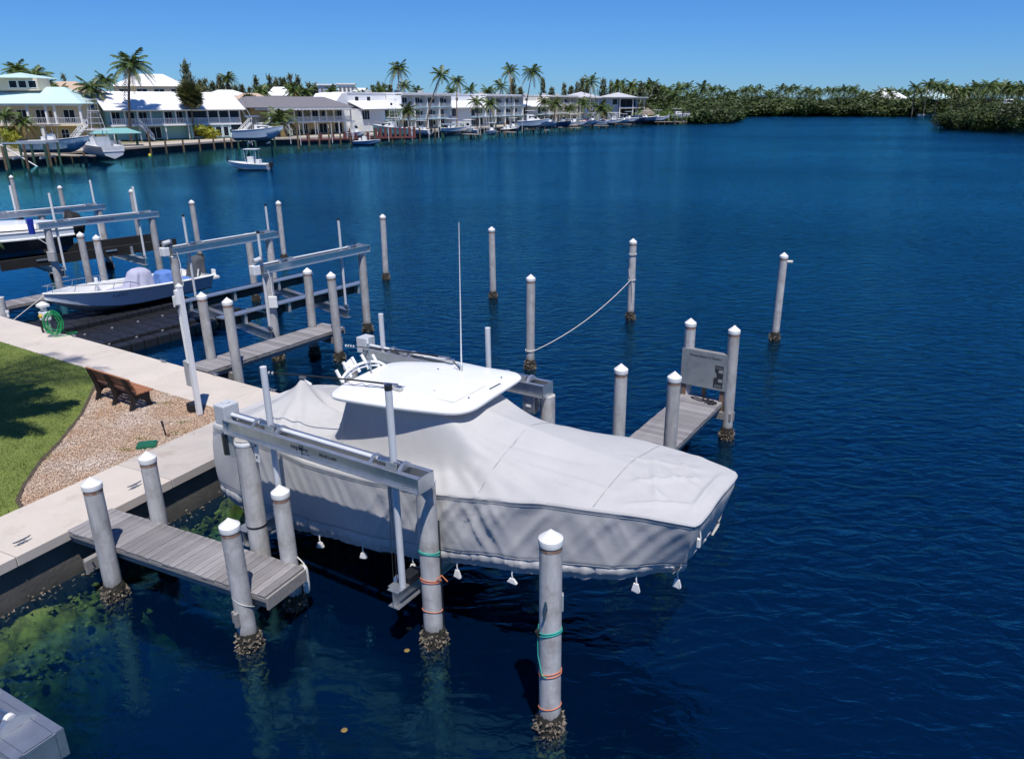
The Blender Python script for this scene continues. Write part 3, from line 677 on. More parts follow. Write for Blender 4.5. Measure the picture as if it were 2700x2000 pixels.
# ---- docks
_plank = {}
def dock(o, deg, Lg, Wd, label, z=ZW, skip_end=False, brackets=(), fascia=True):
    t = thing('dock', label, 'dock', (o[0], o[1], 0), R(deg), 'finger docks with grey planks')
    pw = .139; n = int(round(Lg/(pw+.006))); st = Lg/n
    key = round(Wd, 3)
    if key not in _plank:
        ms = []
        for v in range(3):
            mb = MB(); mb.box((0,0,0), (Wd+rnd.uniform(-.012,.012), pw-.002, .042)); me = mb.mesh('plank'); me.materials.append(M['plank']); ms.append(me)
        _plank[key] = ms
    for i in range(n):
        pl = link('plank', _plank[key][i % 3], t, (st*(i+.5), rnd.uniform(-.006,.006), z-.021+rnd.uniform(-.002,.002)), R(90+rnd.uniform(-.35,.35)), bev=.006)
    for s in (-1, 1):
        MB().box((Lg/2, s*(Wd/2-.07), z-.145), (Lg-.05, .05, .19)).build('stringer', 'stringer', t, bev=.004)
        MB().box((Lg/2, s*(Wd/2-.015), z-.075), (Lg, .03, .06)).build('edge_board', 'stringer', t)
    MB().box((Lg/2, 0, z-.145), (Lg-.05, .05, .19)).build('stringer', 'stringer', t)
    if fascia: MB().box((Lg+.022, 0, z-.135), (.042, Wd-.02, .21)).build('fascia', 'stringer', t, bev=.004)
    for bx in brackets:
        MB().box((bx, 0, z-.34), (.09, Wd+.52, .20)).build('cross_beam', 'stringer', t, bev=.004)
        for s in (-1, 1):
            b = MB().box((bx+.075, s*(Wd/2+.16), z-.34), (.05, .30, .24)).build('pile_bracket', 'stringer', t, bev=.004)
            for zz in (-.05, .06): MB().cyl((bx+.10, s*(Wd/2+.20), z-.34+zz), (bx+.135, s*(Wd/2+.20), z-.34+zz), .014, n=8).build('bolt', 'steel', b)
    return t
dockA = dock((-8.13,12.135), -24.95, 4.53, .88, 'near grey plank dock with two piles on each side and a white fender', brackets=(.75, 4.12))
dockB = dock((-9.72,20.38), 59.0, 5.25, .98, 'middle plank dock running out beside the empty boat lift', brackets=(.75, 4.75))
dockC = dock((1.97,14.70), 59.0, 4.2, 1.10, 'plank dock with the manatee sign at its end', brackets=(.25, 3.95), fascia=False)
dockD = dock((-20.084, 27.430, 0.950), 57.0, 5.6, 1.0, 'plank dock beyond the floating platform at the left picture edge')

# white fender hanging off the near dock, cord on its outer pile
f = thing('fender', 'white cylindrical fender hanging at the outer corner of the near dock', 'fender', (-3.893, 10.778, 0.620))
MB().lathe([(.01,-.27),(.035,-.26),(.055,-.22),(.06,-.1),(.058,.12),(.05,.2),(.03,.25),(.015,.27),(.01,.30)], 14).build('body', 'pvc_white', f, smooth=True)
MB().tube([(0,0,.29),(-.05,.02,.34),(-.14,.1,.36)], .01, 5).build('line', 'rope_white', f)
pts = [(.148*math.cos(a), .148*math.sin(a), .98-.32*((a+2.4)/3.2)) for a in np.linspace(-2.4, .8, 18)]
c = MB().tube([(x_-0, y_, z_+.0) for x_, y_, z_ in pts], .009, 5).build('dock_line', 'rope_white', loc=(-4.565, 9.881, 2.300), smooth=True); c.location.z = 0
tag(c, 'white cord slung round the outer near pile of the near dock', 'rope')

# ---- cleats
cm = MB()
cm.tube([(-.13,0,.075),(-.09,0,.062),(0,0,.058),(.09,0,.062),(.13,0,.075)], [.009,.013,.016,.013,.009], 8); cm.cyl((-.035,0,0),(-.035,0,.06),.014,n=8); cm.cyl((.035,0,0),(.035,0,.06),.014,n=8); cm.box((0,0,.006),(.14,.05,.012))
cme = cm.mesh('cleat', True); cme.materials.append(M['steel'])
for p, rz, lb in (((-8.816, 11.321, 0.950), 64, 'mooring cleat left of the near dock'), ((-7.909, 13.324, 0.950), 64, 'mooring cleat on the walkway behind the near dock piles'), ((-14.897, 23.472, 0.950), -32, 'mooring cleat beside the coiled green hose'), ((-10.886, 20.938, 0.950), -32, 'mooring cleat left of the white post'), ((-8.948, 19.801, 0.950), -32, 'mooring cleat at the foot of the middle dock'), ((-6.958, 18.574, 0.950), -32, 'mooring cleat close to the stern of the covered boat')):
    o = link('cleat', cme, None, p, R(rz)); o.scale = (1.15,)*3; tag(o, lb, 'cleat', 'cleats along the walkway')

# ---- bench (facing the water)
bo = np.array((-10.463, 17.879, 0.950)); bench = thing('bench', 'brown slatted park bench with black end frames on the gravel', 'bench', (bo[0], bo[1], ZW-.02), R(-31.7))
# local: x along the bench, +y towards the water (sitter faces +y)
for xx in (-.73, 0, .73):
    poly = [(-.30,0),(-.20,0),(-.13,.17),(-.05,.24),(.06,.24),(.13,.17),(.20,0),(.30,0),(.26,.18),(.27,.40),(-.14,.42),(-.26,.80),(-.33,.86),(-.36,.84),(-.24,.40),(-.22,.2)]
    mb = MB(); vs = [(xx-.03, y_, z_) for y_, z_ in poly] + [(xx+.03, y_, z_) for y_, z_ in poly]; n_ = len(poly)
    mb.add(vs, [tuple(range(n_-1,-1,-1)), tuple(range(n_,2*n_))] + [(i,(i+1)%n_,n_+(i+1)%n_,n_+i) for i in range(n_)])
    mb.build('end_frame', 'bench_frame', bench, bev=.008)
for i, yy in enumerate((-.10, .015, .13, .245)): MB().box((0, yy, .435), (1.83, .095, .038)).build('seat_slat', 'bench_lumber', bench, bev=.008)
for i, (yy, zz) in enumerate(((-.155,.55),(-.205,.675),(-.255,.80))): MB().beam((-.915,yy,zz),(.915,yy,zz),.038,.105,(0,-.38,1)).build('back_slat', 'bench_lumber', bench, bev=.008)

# ---- white post with boxes
po = np.array((-8.206, 17.037, 0.950)); post = thing('utility_post', 'tall white square post with a grey box and camera arm beside the gravel', 'post', (po[0], po[1], ZW), R(-32))
MB().box((0,0,1.55),(.11,.11,3.1)).build('post', 'white_paint', post, bev=.008)
MB().lathe([(.085,0),(.085,.03),(.01,.09)], 4).build('post_cap', 'white_paint', post, (0,0,3.1), R(45))
MB().box((-.16,.02,1.02),(.17,.16,.62)).build('control_box', 'grey_box', post, bev=.01)
MB().box((-.15,.02,2.75),(.17,.17,.26)).build('upper_box', 'white_paint', post, bev=.01)
MB().tube([(-.05,-.065,3.0),(-.05,-.07,2.2),(-.04,-.065,1.3)], .02, 8).build('conduit', 'pvc_white', post)
MB().box((-.02,-.085,2.88),(.07,.07,.34)).build('arm_housing', 'white_paint', post, bev=.01)
MB().cyl((-.01,-.12,2.70),(-.01,-.13,2.62),.035,n=10).build('camera_lens', 'black_plastic', post)
bx = thing('ground_speaker', 'small black box on the gravel behind the white post', 'box', (-8.444, 17.278, 0.950), R(-32))
MB().box((0,0,.11),(.22,.24,.22)).build('body', 'black_plastic', bx, bev=.03); MB().box((0,-.125,.11),(.16,.01,.16)).build('grille', 'black_carpet', bx)

# ---- green valve box lid, stake
v = thing('valve_box', 'green plastic valve box lid set in the gravel edge', 'valve box', (-8.613, 15.267, 0.950), R(18))
MB().prism([(-.2,-.13),(-.17,-.15),(.17,-.15),(.2,-.13),(.2,.13),(.17,.15),(-.17,.15),(-.2,.13)],-.03,.05).build('box_rim', 'green_lid', v, bev=.01); MB().box((0,0,.057),(.34,.25,.014)).build('lid', 'green_lid', v, bev=.006)
for s in (-.11,.11): MB().cyl((s,0,.06),(s,0,.068),.014,n=8).build('lid_bolt', 'steel', v)
st = thing('garden_stake', 'short dark sprinkler stake standing in the gravel', 'stake', (-8.441, 15.792, 0.950)); MB().cyl((0,0,-.05),(-.03,0,.26),.018,n=8).build('riser', 'black_plastic', st); MB().cyl((-.03,0,.24),(-.045,0,.36),.028,.022,n=8).build('sprinkler_head', 'bench_frame', st); MB().box((.03,.02,.02),(.09,.05,.05)).build('stake_foot', 'rust', st)

# ---- power pedestal with hoses
pd = thing('power_pedestal', 'white dock power pedestal with a yellow plug on the walkway', 'pedestal', (-15.963, 23.898, 0.950), R(-32)); 
MB().box((0,0,.22),(.17,.15,.44)).build('column', 'grey_box', pd, bev=.01); MB().prism([(-.14,-.12),(.14,-.12),(.14,.12),(-.14,.12)],.44,.72).build('cabinet', 'white_paint', pd, bev=.02); MB().box((0,0,.80),(.15,.13,.18)).build('lantern', 'pvc_white', pd, bev=.01)
MB().lathe([(.20,.88),(.20,.95),(.02,1.05)], 4).build('hood', 'white_paint', pd, rz=R(45)); MB().cyl((.03,-.13,.62),(.05,-.19,.60),.05,n=12).build('power_plug', 'yellow_plastic', pd, smooth=True)
MB().tube([(-.12,-.02,.6),(-.2,-.05,.45),(-.22,-.05,.2),(-.19,-.06,.02)],.02,6).build('power_cable', 'rope_black', pd, smooth=True); MB().tube([(-.15,-.05,.6),(-.235,-.08,.4),(-.24,-.08,.15),(-.17,-.1,.02)],.016,6).build('power_cable', 'rope_black', pd, smooth=True)
hp = np.array((-15.564, 23.598, 0.950)); hose = MB(); pts = []
for i in range(420):
    a = i/420*2*math.pi*9.2; k = i/420; rr_ = .205+.05*math.sin(a*.37+1)+.02*math.sin(a*1.7); pts.append((rr_*1.0*math.cos(a)+.02*math.sin(a*.21), -.04*k*2+.05*math.sin(a*.33), .43 + rr_*1.5*math.sin(a) - .03*k))
pts += [(.25,0,.12),(.34,.04,.03),(.52,.12,.015),(.62,.02,.012),(.5,-.12,.012),(.2,-.22,.012),(-.05,-.16,.012)]
hose.tube(pts, .0125, 6); tag(hose.build('garden_hose', 'hose_green', loc=tuple(hp), rz=R(38), smooth=True), 'coiled bright green garden hose hanging at the pedestal', 'hose')
pb = thing('stub_pipe', 'small white stub pipe at the walkway edge by the left picture edge', 'pipe', (-18.538, 25.850, 0.950)); MB().cyl((0,0,0),(0,0,.2),.04,n=12).build('pipe', 'pvc_white', pb, smooth=True); MB().cyl((0,0,.16),(0,0,.24),.055,n=12).build('pipe_cap', 'pvc_white', pb, smooth=True)

# ---- manatee sign and rope on the sign dock
sg = thing('sign_board', 'weathered metal manatee sign board on wooden posts at the dock end', 'sign', (4.03, 18.13, ZW), R(-33.5))
for sx in (-.50, .52): MB().box((sx,.03,.14),(.12,.10,.95)).build('post', 'treated_post', sg, bev=.006)
MB().box((.0,.12,.36),(.09,.07,.9)).build('post', 'treated_post', sg)
MB().prism([(-.585,-.052),(.615,-.052),(.615,-.03),(-.585,-.03)], .30, 1.24).build('plate', 'sign_plate', sg, bev=.006)
MB().box((.05,.02,1.22),(1.0,.10,.06)).build('back_rail', 'stringer', sg, bev=.004); MB().box((.02,.06,1.15),(1.05,.05,.10)).build('back_rail', 'stringer', sg)
lettering('Manatee Basics for Boaters', .098, 'sign_ink', sg, (.04,-.054,1.11), (R(90),0,0), sx=.78)
dk = [(.31,.94),(.53,.94),(.53,.36),(.285,.36),(.29,.60),(.37,.64),(.35,.74),(.31,.78)]
MB().add([(x_,-.0545,z_) for x_, z_ in dk], [tuple(range(len(dk)))]).build('printed_panel', 'sign_dark', sg)
for z_ in (.80,.56): MB().box((.465,-.0555,z_),(.11,.002,.08)).build('printed_patch', 'sign_pale', sg)
lettering('BOATING', .05, 'sign_pale', sg, (.42,-.056,.885), (R(90),0,0), sx=.8)
for a_, z_ in ((.30,.44),(.30,.41),(.30,.385)): MB().box((.41,-.0555,z_),(.19,.0015,.008)).build('printed_line', 'sign_pale', sg)
rp = MB(); q = random.Random(3); pts = []
for i in range(46):
    a = i*.55; k = i/46; pts.append((.10*math.cos(a)*(1+.6*math.sin(i*.9))+.12, .08*math.sin(a)*(1+.5*math.cos(i*1.3))-.02, .02+.028*abs(math.sin(i*1.7))))
pts += [(.0,.05,.016),(-.15,.0,.014),(-.36,.06,.014),(-.45,.12,.014),(-.36,.18,.014),(-.2,.12,.014),(-.06,.1,.014),(.0,.2,.014),(-.08,.27,.014),(-.17,.22,.014),(-.1,.1,.016),(.02,.05,.016)]
sp_ = []
for i in range(len(pts)-1):
    for s in range(4): sp_.append(tuple(np.array(pts[i])*(1-s/4)+np.array(pts[i+1])*s/4))
rp.tube(sp_, .0125, 6); tag(rp.build('rope_coil', 'rope_black', loc=(4.081, 17.815, 0.955), rz=R(-31), smooth=True), 'tangled black rope lying on the sign dock', 'rope')
an = thing('boat_anchor', 'small pale anchor lying under the manatee sign', 'anchor', (3.997, 18.465, 0.960), R(-25)); MB().cyl((-.2,0,.03),(.28,0,.03),.016,n=8).build('shank', 'steel', an); MB().beam((-.22,-.12,.03),(-.22,.12,.03),.05,.03).build('fluke', 'steel', an)

# ---- slack rope between two mooring piles
a = np.array((-.23,23.1,.62)); b = np.array((3.36,28.95,1.55)); pts = []
for i in range(25):
    t = i/24; p = a*(1-t)+b*t; p[2] -= 1.05*t*(1-t); pts.append(p)
lr = thing('mooring_line', 'slack white rope strung between two mooring piles', 'rope', (0,0,0)); MB().tube(pts, .013, 6).build('line', 'rope_white', lr, smooth=True)
for c, z in (((-.39,23.19), .62), ((-.39,23.19), .59), ((3.44,29.11), 1.55), ((3.44,29.11), 2.55)):
    MB().tube([(c[0]+.147*math.cos(a_), c[1]+.147*math.sin(a_), z) for a_ in np.linspace(0, 6.283, 16)], .013, 5).build('loop', 'rope_white', lr, smooth=True)
MB().tube([(3.3,28.98,2.0),(3.32,28.93,1.75),(3.42,28.93,1.55),(3.46,28.92,1.2),(3.45,28.93,.8)], .012, 5).build('line', 'rope_white', lr, smooth=True)
MB().cyl((8.44,26.30,2.80),(8.62,26.28,2.80),.05,n=10).build('stub', 'rope_white', None) 
tag(bpy.data.objects['stub'], 'small pale float hanging off the rightmost pile', 'float'); bpy.data.objects['stub'].name = 'float'

# ================================================================== boat lifts
def top_beam(L_, x0, x1, y, z0, h=.25, gap=.20, drums=True, motor='grey', side=-1, pipe_r=.034, txt=True):
    """two back-to-back channels with a drive pipe above, along local x"""
    b = MB()
    for s in (-1, 1):
        yy = y + s*gap/2
        b.box(((x0+x1)/2, yy, z0+h/2), (x1-x0, .012, h))
        for zz in (z0+.008, z0+h-.008): b.box(((x0+x1)/2, yy+s*.038, zz), (x1-x0, .07, .014))
    for xx in (x0+.006, x1-.006): b.box((xx, y, z0+h/2), (.012, gap+.145, h-.002))
    o = b.build('top_beam', 'aluminium', L_, bev=.003)
    zc = z0+h+.035
    p = MB(); p.cyl((x0+.05,y,zc),(x1-.45,y,zc),pipe_r,n=14); p.build('drive_pipe', 'pvc', o, smooth=True)
    for xx in (x0+.75, x1-.85):
        MB().cyl((xx,y,zc),(xx+.42,y,zc),pipe_r*1.6,n=16).build('winder_drum', 'steel', o, smooth=True)
        for q in (-.06, .48): MB().add([(xx+q-.03,y-gap/2-.06,z0+h),(xx+q+.03,y-gap/2-.06,z0+h),(xx+q+.03,y+gap/2+.06,z0+h),(xx+q-.03,y+gap/2+.06,z0+h),(xx+q-.03,y-.05,zc+.06),(xx+q+.03,y-.05,zc+.06),(xx+q+.03,y+.05,zc+.06),(xx+q-.03,y+.05,zc+.06)],[(0,1,5,4),(1,2,6,5),(2,3,7,6),(3,0,4,7),(4,5,6,7),(3,2,1,0)]).build('pillow_block', 'aluminium', o)
        MB().box((xx+.33,y-gap/2-.02,zc+.02),(.20,.012,.10)).build('cable_guard', 'aluminium_dull', o)
    return o
def cables(L_, x, y, z0, z1, n=3, name='cable'):
    for k in range(n): MB().cyl((x-.07+.07*k,y,z0),(x-.03+.035*k,y,z1),.0045,n=5).build(name, 'cable', L_)

S0, N0 = -8.7, 9.4
AN = R(-31); cu, su = math.cos(AN), math.sin(AN)
def wsn(s, n): return (s*cu - n*su, s*su + n*cu)
lx, ly = wsn(S0, N0)
lift = thing('boat_lift', 'aluminium boat lift carrying the covered boat', 'boat lift', (lx, ly, 0), AN)
yn, yf = 7.38-N0, 11.40-N0
o = top_beam(lift, -1.72, 2.38, yn, 2.88)
MB().box((-1.80,yn,3.18),(.26,.30,.34)).build('gear_box', 'motor_grey', o, bev=.02); MB().cyl((-1.80,yn,3.35),(-1.80,yn,3.37),.07,n=16).build('box_knob', 'motor_grey', o)
MB().box((-1.70,yn-.02,2.66),(.16,.2,.42)).build('motor_bracket', 'aluminium_dull', o, bev=.01); MB().cyl((-1.78,yn-.1,2.48),(-1.78,yn-.1,2.84),.07,n=14).build('motor', 'black_plastic', o, smooth=True)
pl = MB().box((-1.05,yn-.1,2.70),(.10,.014,.38)).build('hanger_plate', 'pvc_white', o, bev=.003)
for zz in (2.6,2.8): MB().cyl((-1.05,yn-.115,zz),(-1.05,yn-.10,zz),.018,n=10).build('bolt', 'black_plastic', pl)
yw = yn-.20/2-.0075
lettering('neptune', .12, 'ink_navy', o, (-.02,yw,3.005), (R(90),0,0), sx=.95); lettering('BOAT LIFTS', .035, 'ink_cyan', o, (.10,yw,2.925), (R(90),0,0))
tr = MB(); 
for q in (-.035,0,.035): tr.box((.03+q,yw,3.05),(.012,.003,.14))
tr.box((.03,yw,2.99),(.09,.003,.012)); tr.box((.03,yw,2.96),(.018,.003,.12)); tr.build('trident_mark', 'ink_navy', o)
lettering('305-852-6400', .072, 'ink_maroon', o, (.58,yw,2.995), (R(90),0,0), sx=.9)
for q in (2.1,2.19): MB().box((q,yw-.004,2.915),(.05,.006,.012)).build('weep_slot', 'cap_white', o)
o2 = top_beam(lift, -2.45, 1.98, yf, 2.88)
MB().box((-2.50,yf,3.18),(.26,.30,.34)).build('gear_box', 'motor_grey', o2, bev=.02)
MB().box((1.62,yf-.02,2.70),(.26,.2,.36)).build('pile_bracket', 'aluminium', o2, bev=.006); MB().box((1.62,yf-.125,2.66),(.1,.01,.04)).build('decal', 'cap_white', o2)
zc = .80
for xc in (-1.62, 1.75):
    c = MB().ibeam((xc,yn-.18,zc+.15),(xc,yf+.18,zc+.15),.20,.30,.016).build('cradle_beam', 'aluminium', lift, bev=.002)
    for yy, ch in ((yn, -1), (yf, 1)):
        MB().box((xc,yy+.02*ch,zc+.31),(.26,.22,.014)).build('end_plate', 'aluminium', c)
        MB().cyl((xc-.12,yy-.06*ch,zc+.34),(xc-.05,yy-.06*ch,zc+.34),.075,n=18).build('pulley', 'steel', c, smooth=True)
        cables(c, xc-.06, yy, zc+.36, 2.9)
# bunks under the hull
for yy in (-.75, .75): MB().box((0.1,yy,zc+.40),(5.2,.12,.18)).build('bunk', 'black_carpet', lift)
MB().box((1.78,yn+.22,zc+.36),(.2,.3,.12)).build('bunk_bracket', 'black_plastic', lift)
gp = [(-.75,yn,zc+.30,4.16), (1.80,yn,zc+.30,4.33), (-2.02,yf,zc+.30,3.90), (.65,yf,zc+.30,4.00)]
for k, (x_, y_, z0, z1) in enumerate(gp):
    g_o = MB().cyl((x_,y_,z0),(x_,y_,z1),.052,n=16).build('guide_pole', 'pvc', lift, smooth=True)
    MB().cyl((x_,y_,z0-.02),(x_,y_,z0+.32),.045,n=14).build('pole_sleeve', 'aluminium', g_o, smooth=True)
    if k == 1: MB().cyl((x_,y_,z1-.05),(x_,y_,z1+.02),.056,n=16).build('pole_cap', 'black_plastic', g_o, smooth=True)

# ================================================================== the covered boat
boat = thing('covered_boat', 'white sport boat under a grey cover with a white hardtop', 'boat', (lx, ly, 0), AN)
# hull
ST = np.linspace(-3.35, 5.75, 26); P = []
for s in ST:
    k = (s+3.35)/9.1; hw = 1.28*(1-max(0,(k-.5)/.5)**2.3)+.02; gz = 2.22+.42*k**2; kz = 1.10+max(0,(k-.62)/.38)**2.2*1.35; cz = 1.42+max(0,(k-.5)/.5)**2*.85; cw = hw*.86
    P.append([(s,-hw,gz),(s,-cw,cz),(s,-.02,kz),(s,.02,kz),(s,cw,cz),(s,hw,gz)])
hb = MB().grid(P); hb.add([P[0][i] for i in range(6)], [(0,1,2,3,4,5)]); hb.build('hull', 'gelcoat_hull', boat, smooth=True)
# hardtop
zt = 3.50
outl = [(-0.275, -1.165, 3.500), (-0.107, -1.222, 3.500), (0.968, -1.033, 3.500), (1.470, -0.896, 3.500), (1.828, -0.789, 3.500), (1.999, -0.650, 3.500), (2.077, -0.440, 3.500), (2.066, -0.168, 3.500), (2.034, 0.143, 3.500), (2.003, 0.637, 3.500), (1.977, 1.055, 3.500), (1.926, 1.183, 3.500), (1.768, 1.296, 3.500), (1.490, 1.293, 3.500), (0.638, 1.171, 3.500), (-0.077, 0.892, 3.500), (-0.416, 0.688, 3.500), (-0.531, 0.519, 3.500), (-0.543, 0.143, 3.500), (-0.505, -0.278, 3.500), (-0.456, -0.692, 3.500), (-0.381, -0.984, 3.500)]
pol = np.array([p[:2] for p in outl]); cen = pol.mean(0)
# resample smoothly
def smooth_closed(p, n, it=2):
    for _ in range(it):
        q = []
        for i in range(len(p)):
            a, b = p[i], p[(i+1) % len(p)]; q += [a*.75+b*.25, a*.25+b*.75]
        p = np.array(q)
    return p
pol = smooth_closed(pol, 0, 2)
def ringp(sc, z, dz=0): return [(cen[0]+(p[0]-cen[0])*sc, cen[1]+(p[1]-cen[1])*sc, z) for p in pol]
rings = [ringp(.93,zt-.055), ringp(.985,zt-.05), ringp(1.0,zt-.03), ringp(1.004,zt), ringp(.99,zt+.026), ringp(.965,zt+.034), ringp(.80,zt+.043), ringp(.5,zt+.058), ringp(.15,zt+.064)]
hb = MB().grid(np.array(rings), closev=True); n_ = len(pol); hb.f.append(tuple(range(n_))); hb.f.append(tuple(range((len(rings)-1)*n_, len(rings)*n_))[::-1])
ht = hb.build('hardtop', 'gelcoat', boat, smooth=60)
MB().box((1.05,-.05,zt+.06),(1.35,.9,.012)).build('raised_panel', 'gelcoat', ht, bev=.005)
c = (1.044, -0.075, 3.550); MB().lathe([(.07,0),(.07,.012),(.045,.03),(.02,.045),(.002,.047)], 16, c).build('vent_dome', 'gelcoat', ht, smooth=True)
a_ = (1.903, 0.173, 3.550); b_ = (1.906, 0.613, 3.550)
lt = MB().beam(a_, b_, .05, .05).build('light_bar', 'gelcoat', ht, bev=.012); MB().beam(np.array(a_)*.85+np.array(b_)*.15+np.array((0,0,.028)), np.array(a_)*.15+np.array(b_)*.85+np.array((0,0,.028)), .025, .012).build('light_lens', 'glass_dark', lt)
for q in ((0.610, -0.367, 3.560), (1.803, -0.201, 3.555), (0.517, 0.644, 3.555), (1.711, 0.868, 3.550), (1.151, -0.249, 3.560)): MB().lathe([(.018,0),(.014,.012),(.002,.014)], 8, q).build('fitting', 'steel', ht)
# antenna, short light mast
ab = np.array((0.908, 0.810, 3.540)); an_ = MB().tube([ab, ab+(.02,-.02,.25), ab+(.09,-.04,2.60)], [.016,.013,.006], 8).build('antenna', 'pvc_white', boat, smooth=True)
MB().cyl(ab, ab+np.array((0,0,.10)), .028, n=10).build('antenna_mount', 'steel', an_); MB().tube([ab+(-.02,0,.02), ab+(-.18,.03,.12)], .012, 6).build('antenna_stay', 'rope_black', an_)
sb_ = np.array((-0.370, -0.089, 3.530)); ml = MB().cyl(sb_, sb_+np.array((-.06,.02,.56)), .012, n=8).build('light_mast', 'steel', boat); MB().cyl(sb_+np.array((-.06,.02,.54)), sb_+np.array((-.06,.02,.62)), .022, n=10).build('mast_lamp', 'pvc_white', ml)
# outriggers
for i, (p0, p1) in enumerate(((np.array((0.624, -0.535, 3.550))+(0,0,.10), np.array((-1.85,-1.12,3.60))), (np.array((0.487, 1.033, 3.550))+(0,0,.10), np.array((-2.05,1.06,3.46))))):
    r_ = MB().tube([p0, p0*.7+p1*.3+(0,0,.015), p0*.35+p1*.65+(0,0,.012), p1], [.019,.016,.012,.008], 8).build('outrigger', 'rope_black', boat, smooth=True)
    MB().box(p0-np.array((0,0,.05)), (.16,.09,.07)).build('outrigger_base', 'steel', r_, bev=.01); MB().cyl(p0, p0*.9+p1*.1, .027, n=10).build('outrigger_grip', 'steel', r_, smooth=True)
    d_ = nrm(p1-p0)
    for q in range(4): MB().lathe([(.004,0),(.028,.03),(.006,.035)], 8).build('tip_float', 'pvc_white', r_, tuple(p1-d_*(.07*q-.1))).rotation_euler = Vector(tuple(-d_)).to_track_quat('Z','Y').to_euler()
    w = []
    for q in range(14):
        t = q/13; pp = p0*(1-.5*t)+p1*.5*t; w.append(pp+np.array((0,.03*math.sin(q*2.1),-.02-.05*abs(math.sin(q*1.3)))))
    MB().tube(w, .005, 5).build('rigging_line', 'rope_black', r_)
# rod holders on the aft edge of the hardtop
rh = MB(); ra = np.array((-0.422, -0.723, 3.530)); rb = np.array((-0.493, 0.389, 3.530))
arc = [ra + (rb-ra)*t + np.array((-.14*math.sin(math.pi*t)**.4 if 0 < t < 1 else 0, 0, .15*math.sin(math.pi*t)**.5 if 0 < t < 1 else 0)) for t in np.linspace(0,1,15)]
rail = MB().tube(arc, .024, 8).build('rod_rail', 'gelcoat', boat, smooth=True)
arc2 = [p + np.array((-.005, 0, -.075)) for p in arc[1:-1]]; MB().tube(arc2, .017, 8).build('rod_rail', 'gelcoat', boat, smooth=True)
for t in (1,4,7,10,13):
    p = arc[t]; MB().cyl(p+np.array((.02,0,-.13)), p+np.array((-.11,-.03,.13)), .03, n=12).build('rod_holder', 'gelcoat', rail, smooth=True)

# ---- fabric cover
gs = [-12.2,-11.6,-11,-9.5,-8,-6.6,-4.7,-3.4,-2.7]; gz = [2.32,2.40,2.42,2.30,2.36,2.50,2.80,2.86,2.82]
cs = [-12.15,-11.7,-11.3,-10.94,-10.5,-10.1,-9.6,-9.30,-9.05,-6.95,-6.6,-6.2,-5.0,-4.0,-3.2,-2.7]; cz = [2.30,2.50,2.72,2.80,2.66,2.58,2.62,2.90,3.40,3.40,3.32,3.24,3.08,2.98,2.92,2.86]
hs = [-12.35,-12.1,-11.8,-11,-9,-6.5,-5.4,-4.4,-3.6,-3.0,-2.78]; hws = [.9,1.22,1.30,1.38,1.43,1.43,1.37,1.23,1.08,.94,.86]
zs = [-12.35,-11.5,-10,-8.3,-7.2,-6.6,-4.8,-3.3,-2.75]; zh = [.80,.72,.80,.97,1.18,1.26,1.58,1.80,1.86]
# closed perimeter in plan
per = []
for s in np.linspace(-12.2, -2.82, 150): per.append((s, -np.interp(s, hs, hws)))
for a in np.linspace(-1, 1, 25)[1:-1]: per.append((-2.82+.06*math.sqrt(max(0, 1-abs(a)**6)), .87*a))
for s in np.linspace(-2.82, -12.2, 150): per.append((s, np.interp(s, hs, hws)))
for a in np.linspace(1, -1, 37)[1:-1]: per.append((-12.2-.14*math.sqrt(max(0, 1-abs(a)**3)), 1.06*a))
per = np.array(per); K = len(per)
# resample evenly
d_ = np.r_[0, np.cumsum(np.linalg.norm(np.diff(np.r_[per, per[:1]], axis=0), axis=1))]; K = 520
tt = np.linspace(0, d_[-1], K, endpoint=False); pc = np.r_[per, per[:1]]; per = np.stack([np.interp(tt, d_, pc[:, 0]), np.interp(tt, d_, pc[:, 1])], 1)
def ztop(s, n):
    g = np.interp(s, gs, gz); c = np.interp(s, cs, cz); hw = np.interp(s, hs, hws); x = np.clip(np.abs(n)/hw, 0, 1)
    tent = (1-x)**1.15; boxp = np.where(x < .46, 1, .12 + .88*(1-sstep(.46, .74, x))) * (1-x**8)
    wb_ = sstep(-9.5, -9.0, s) * (1-sstep(-7.2, -5.6, s)); crown = 1-x**2.2
    base_w = sstep(-7.2, -5.6, s); prof = wb_*boxp + (1-wb_)*(base_w*(.55*crown+.45*tent) + (1-base_w)*tent)
    z = g + (c-g)*prof
    z = z + .30*np.exp(-np.hypot(s+10.94, n*1.0)/.26)               # tent pole peak at the stern
    return z
def ridge(s, n, a, b, w, amp):
    a = np.array(a); b = np.array(b); ab_ = b-a; L2 = ab_ @ ab_; t = np.clip(((s-a[0])*ab_[0]+(n-a[1])*ab_[1])/L2, 0, 1)
    dd = np.hypot(s-a[0]-t*ab_[0], n-a[1]-t*ab_[1]); return amp*np.exp(-(dd/w)**2)*np.sin(math.pi*np.clip(t*.92+.05, 0, 1))**.7
rings = []; NR = 46
cl_s = np.clip(per[:, 0], -11.7, -3.9); cl = np.stack([cl_s, np.zeros(K)], 1)
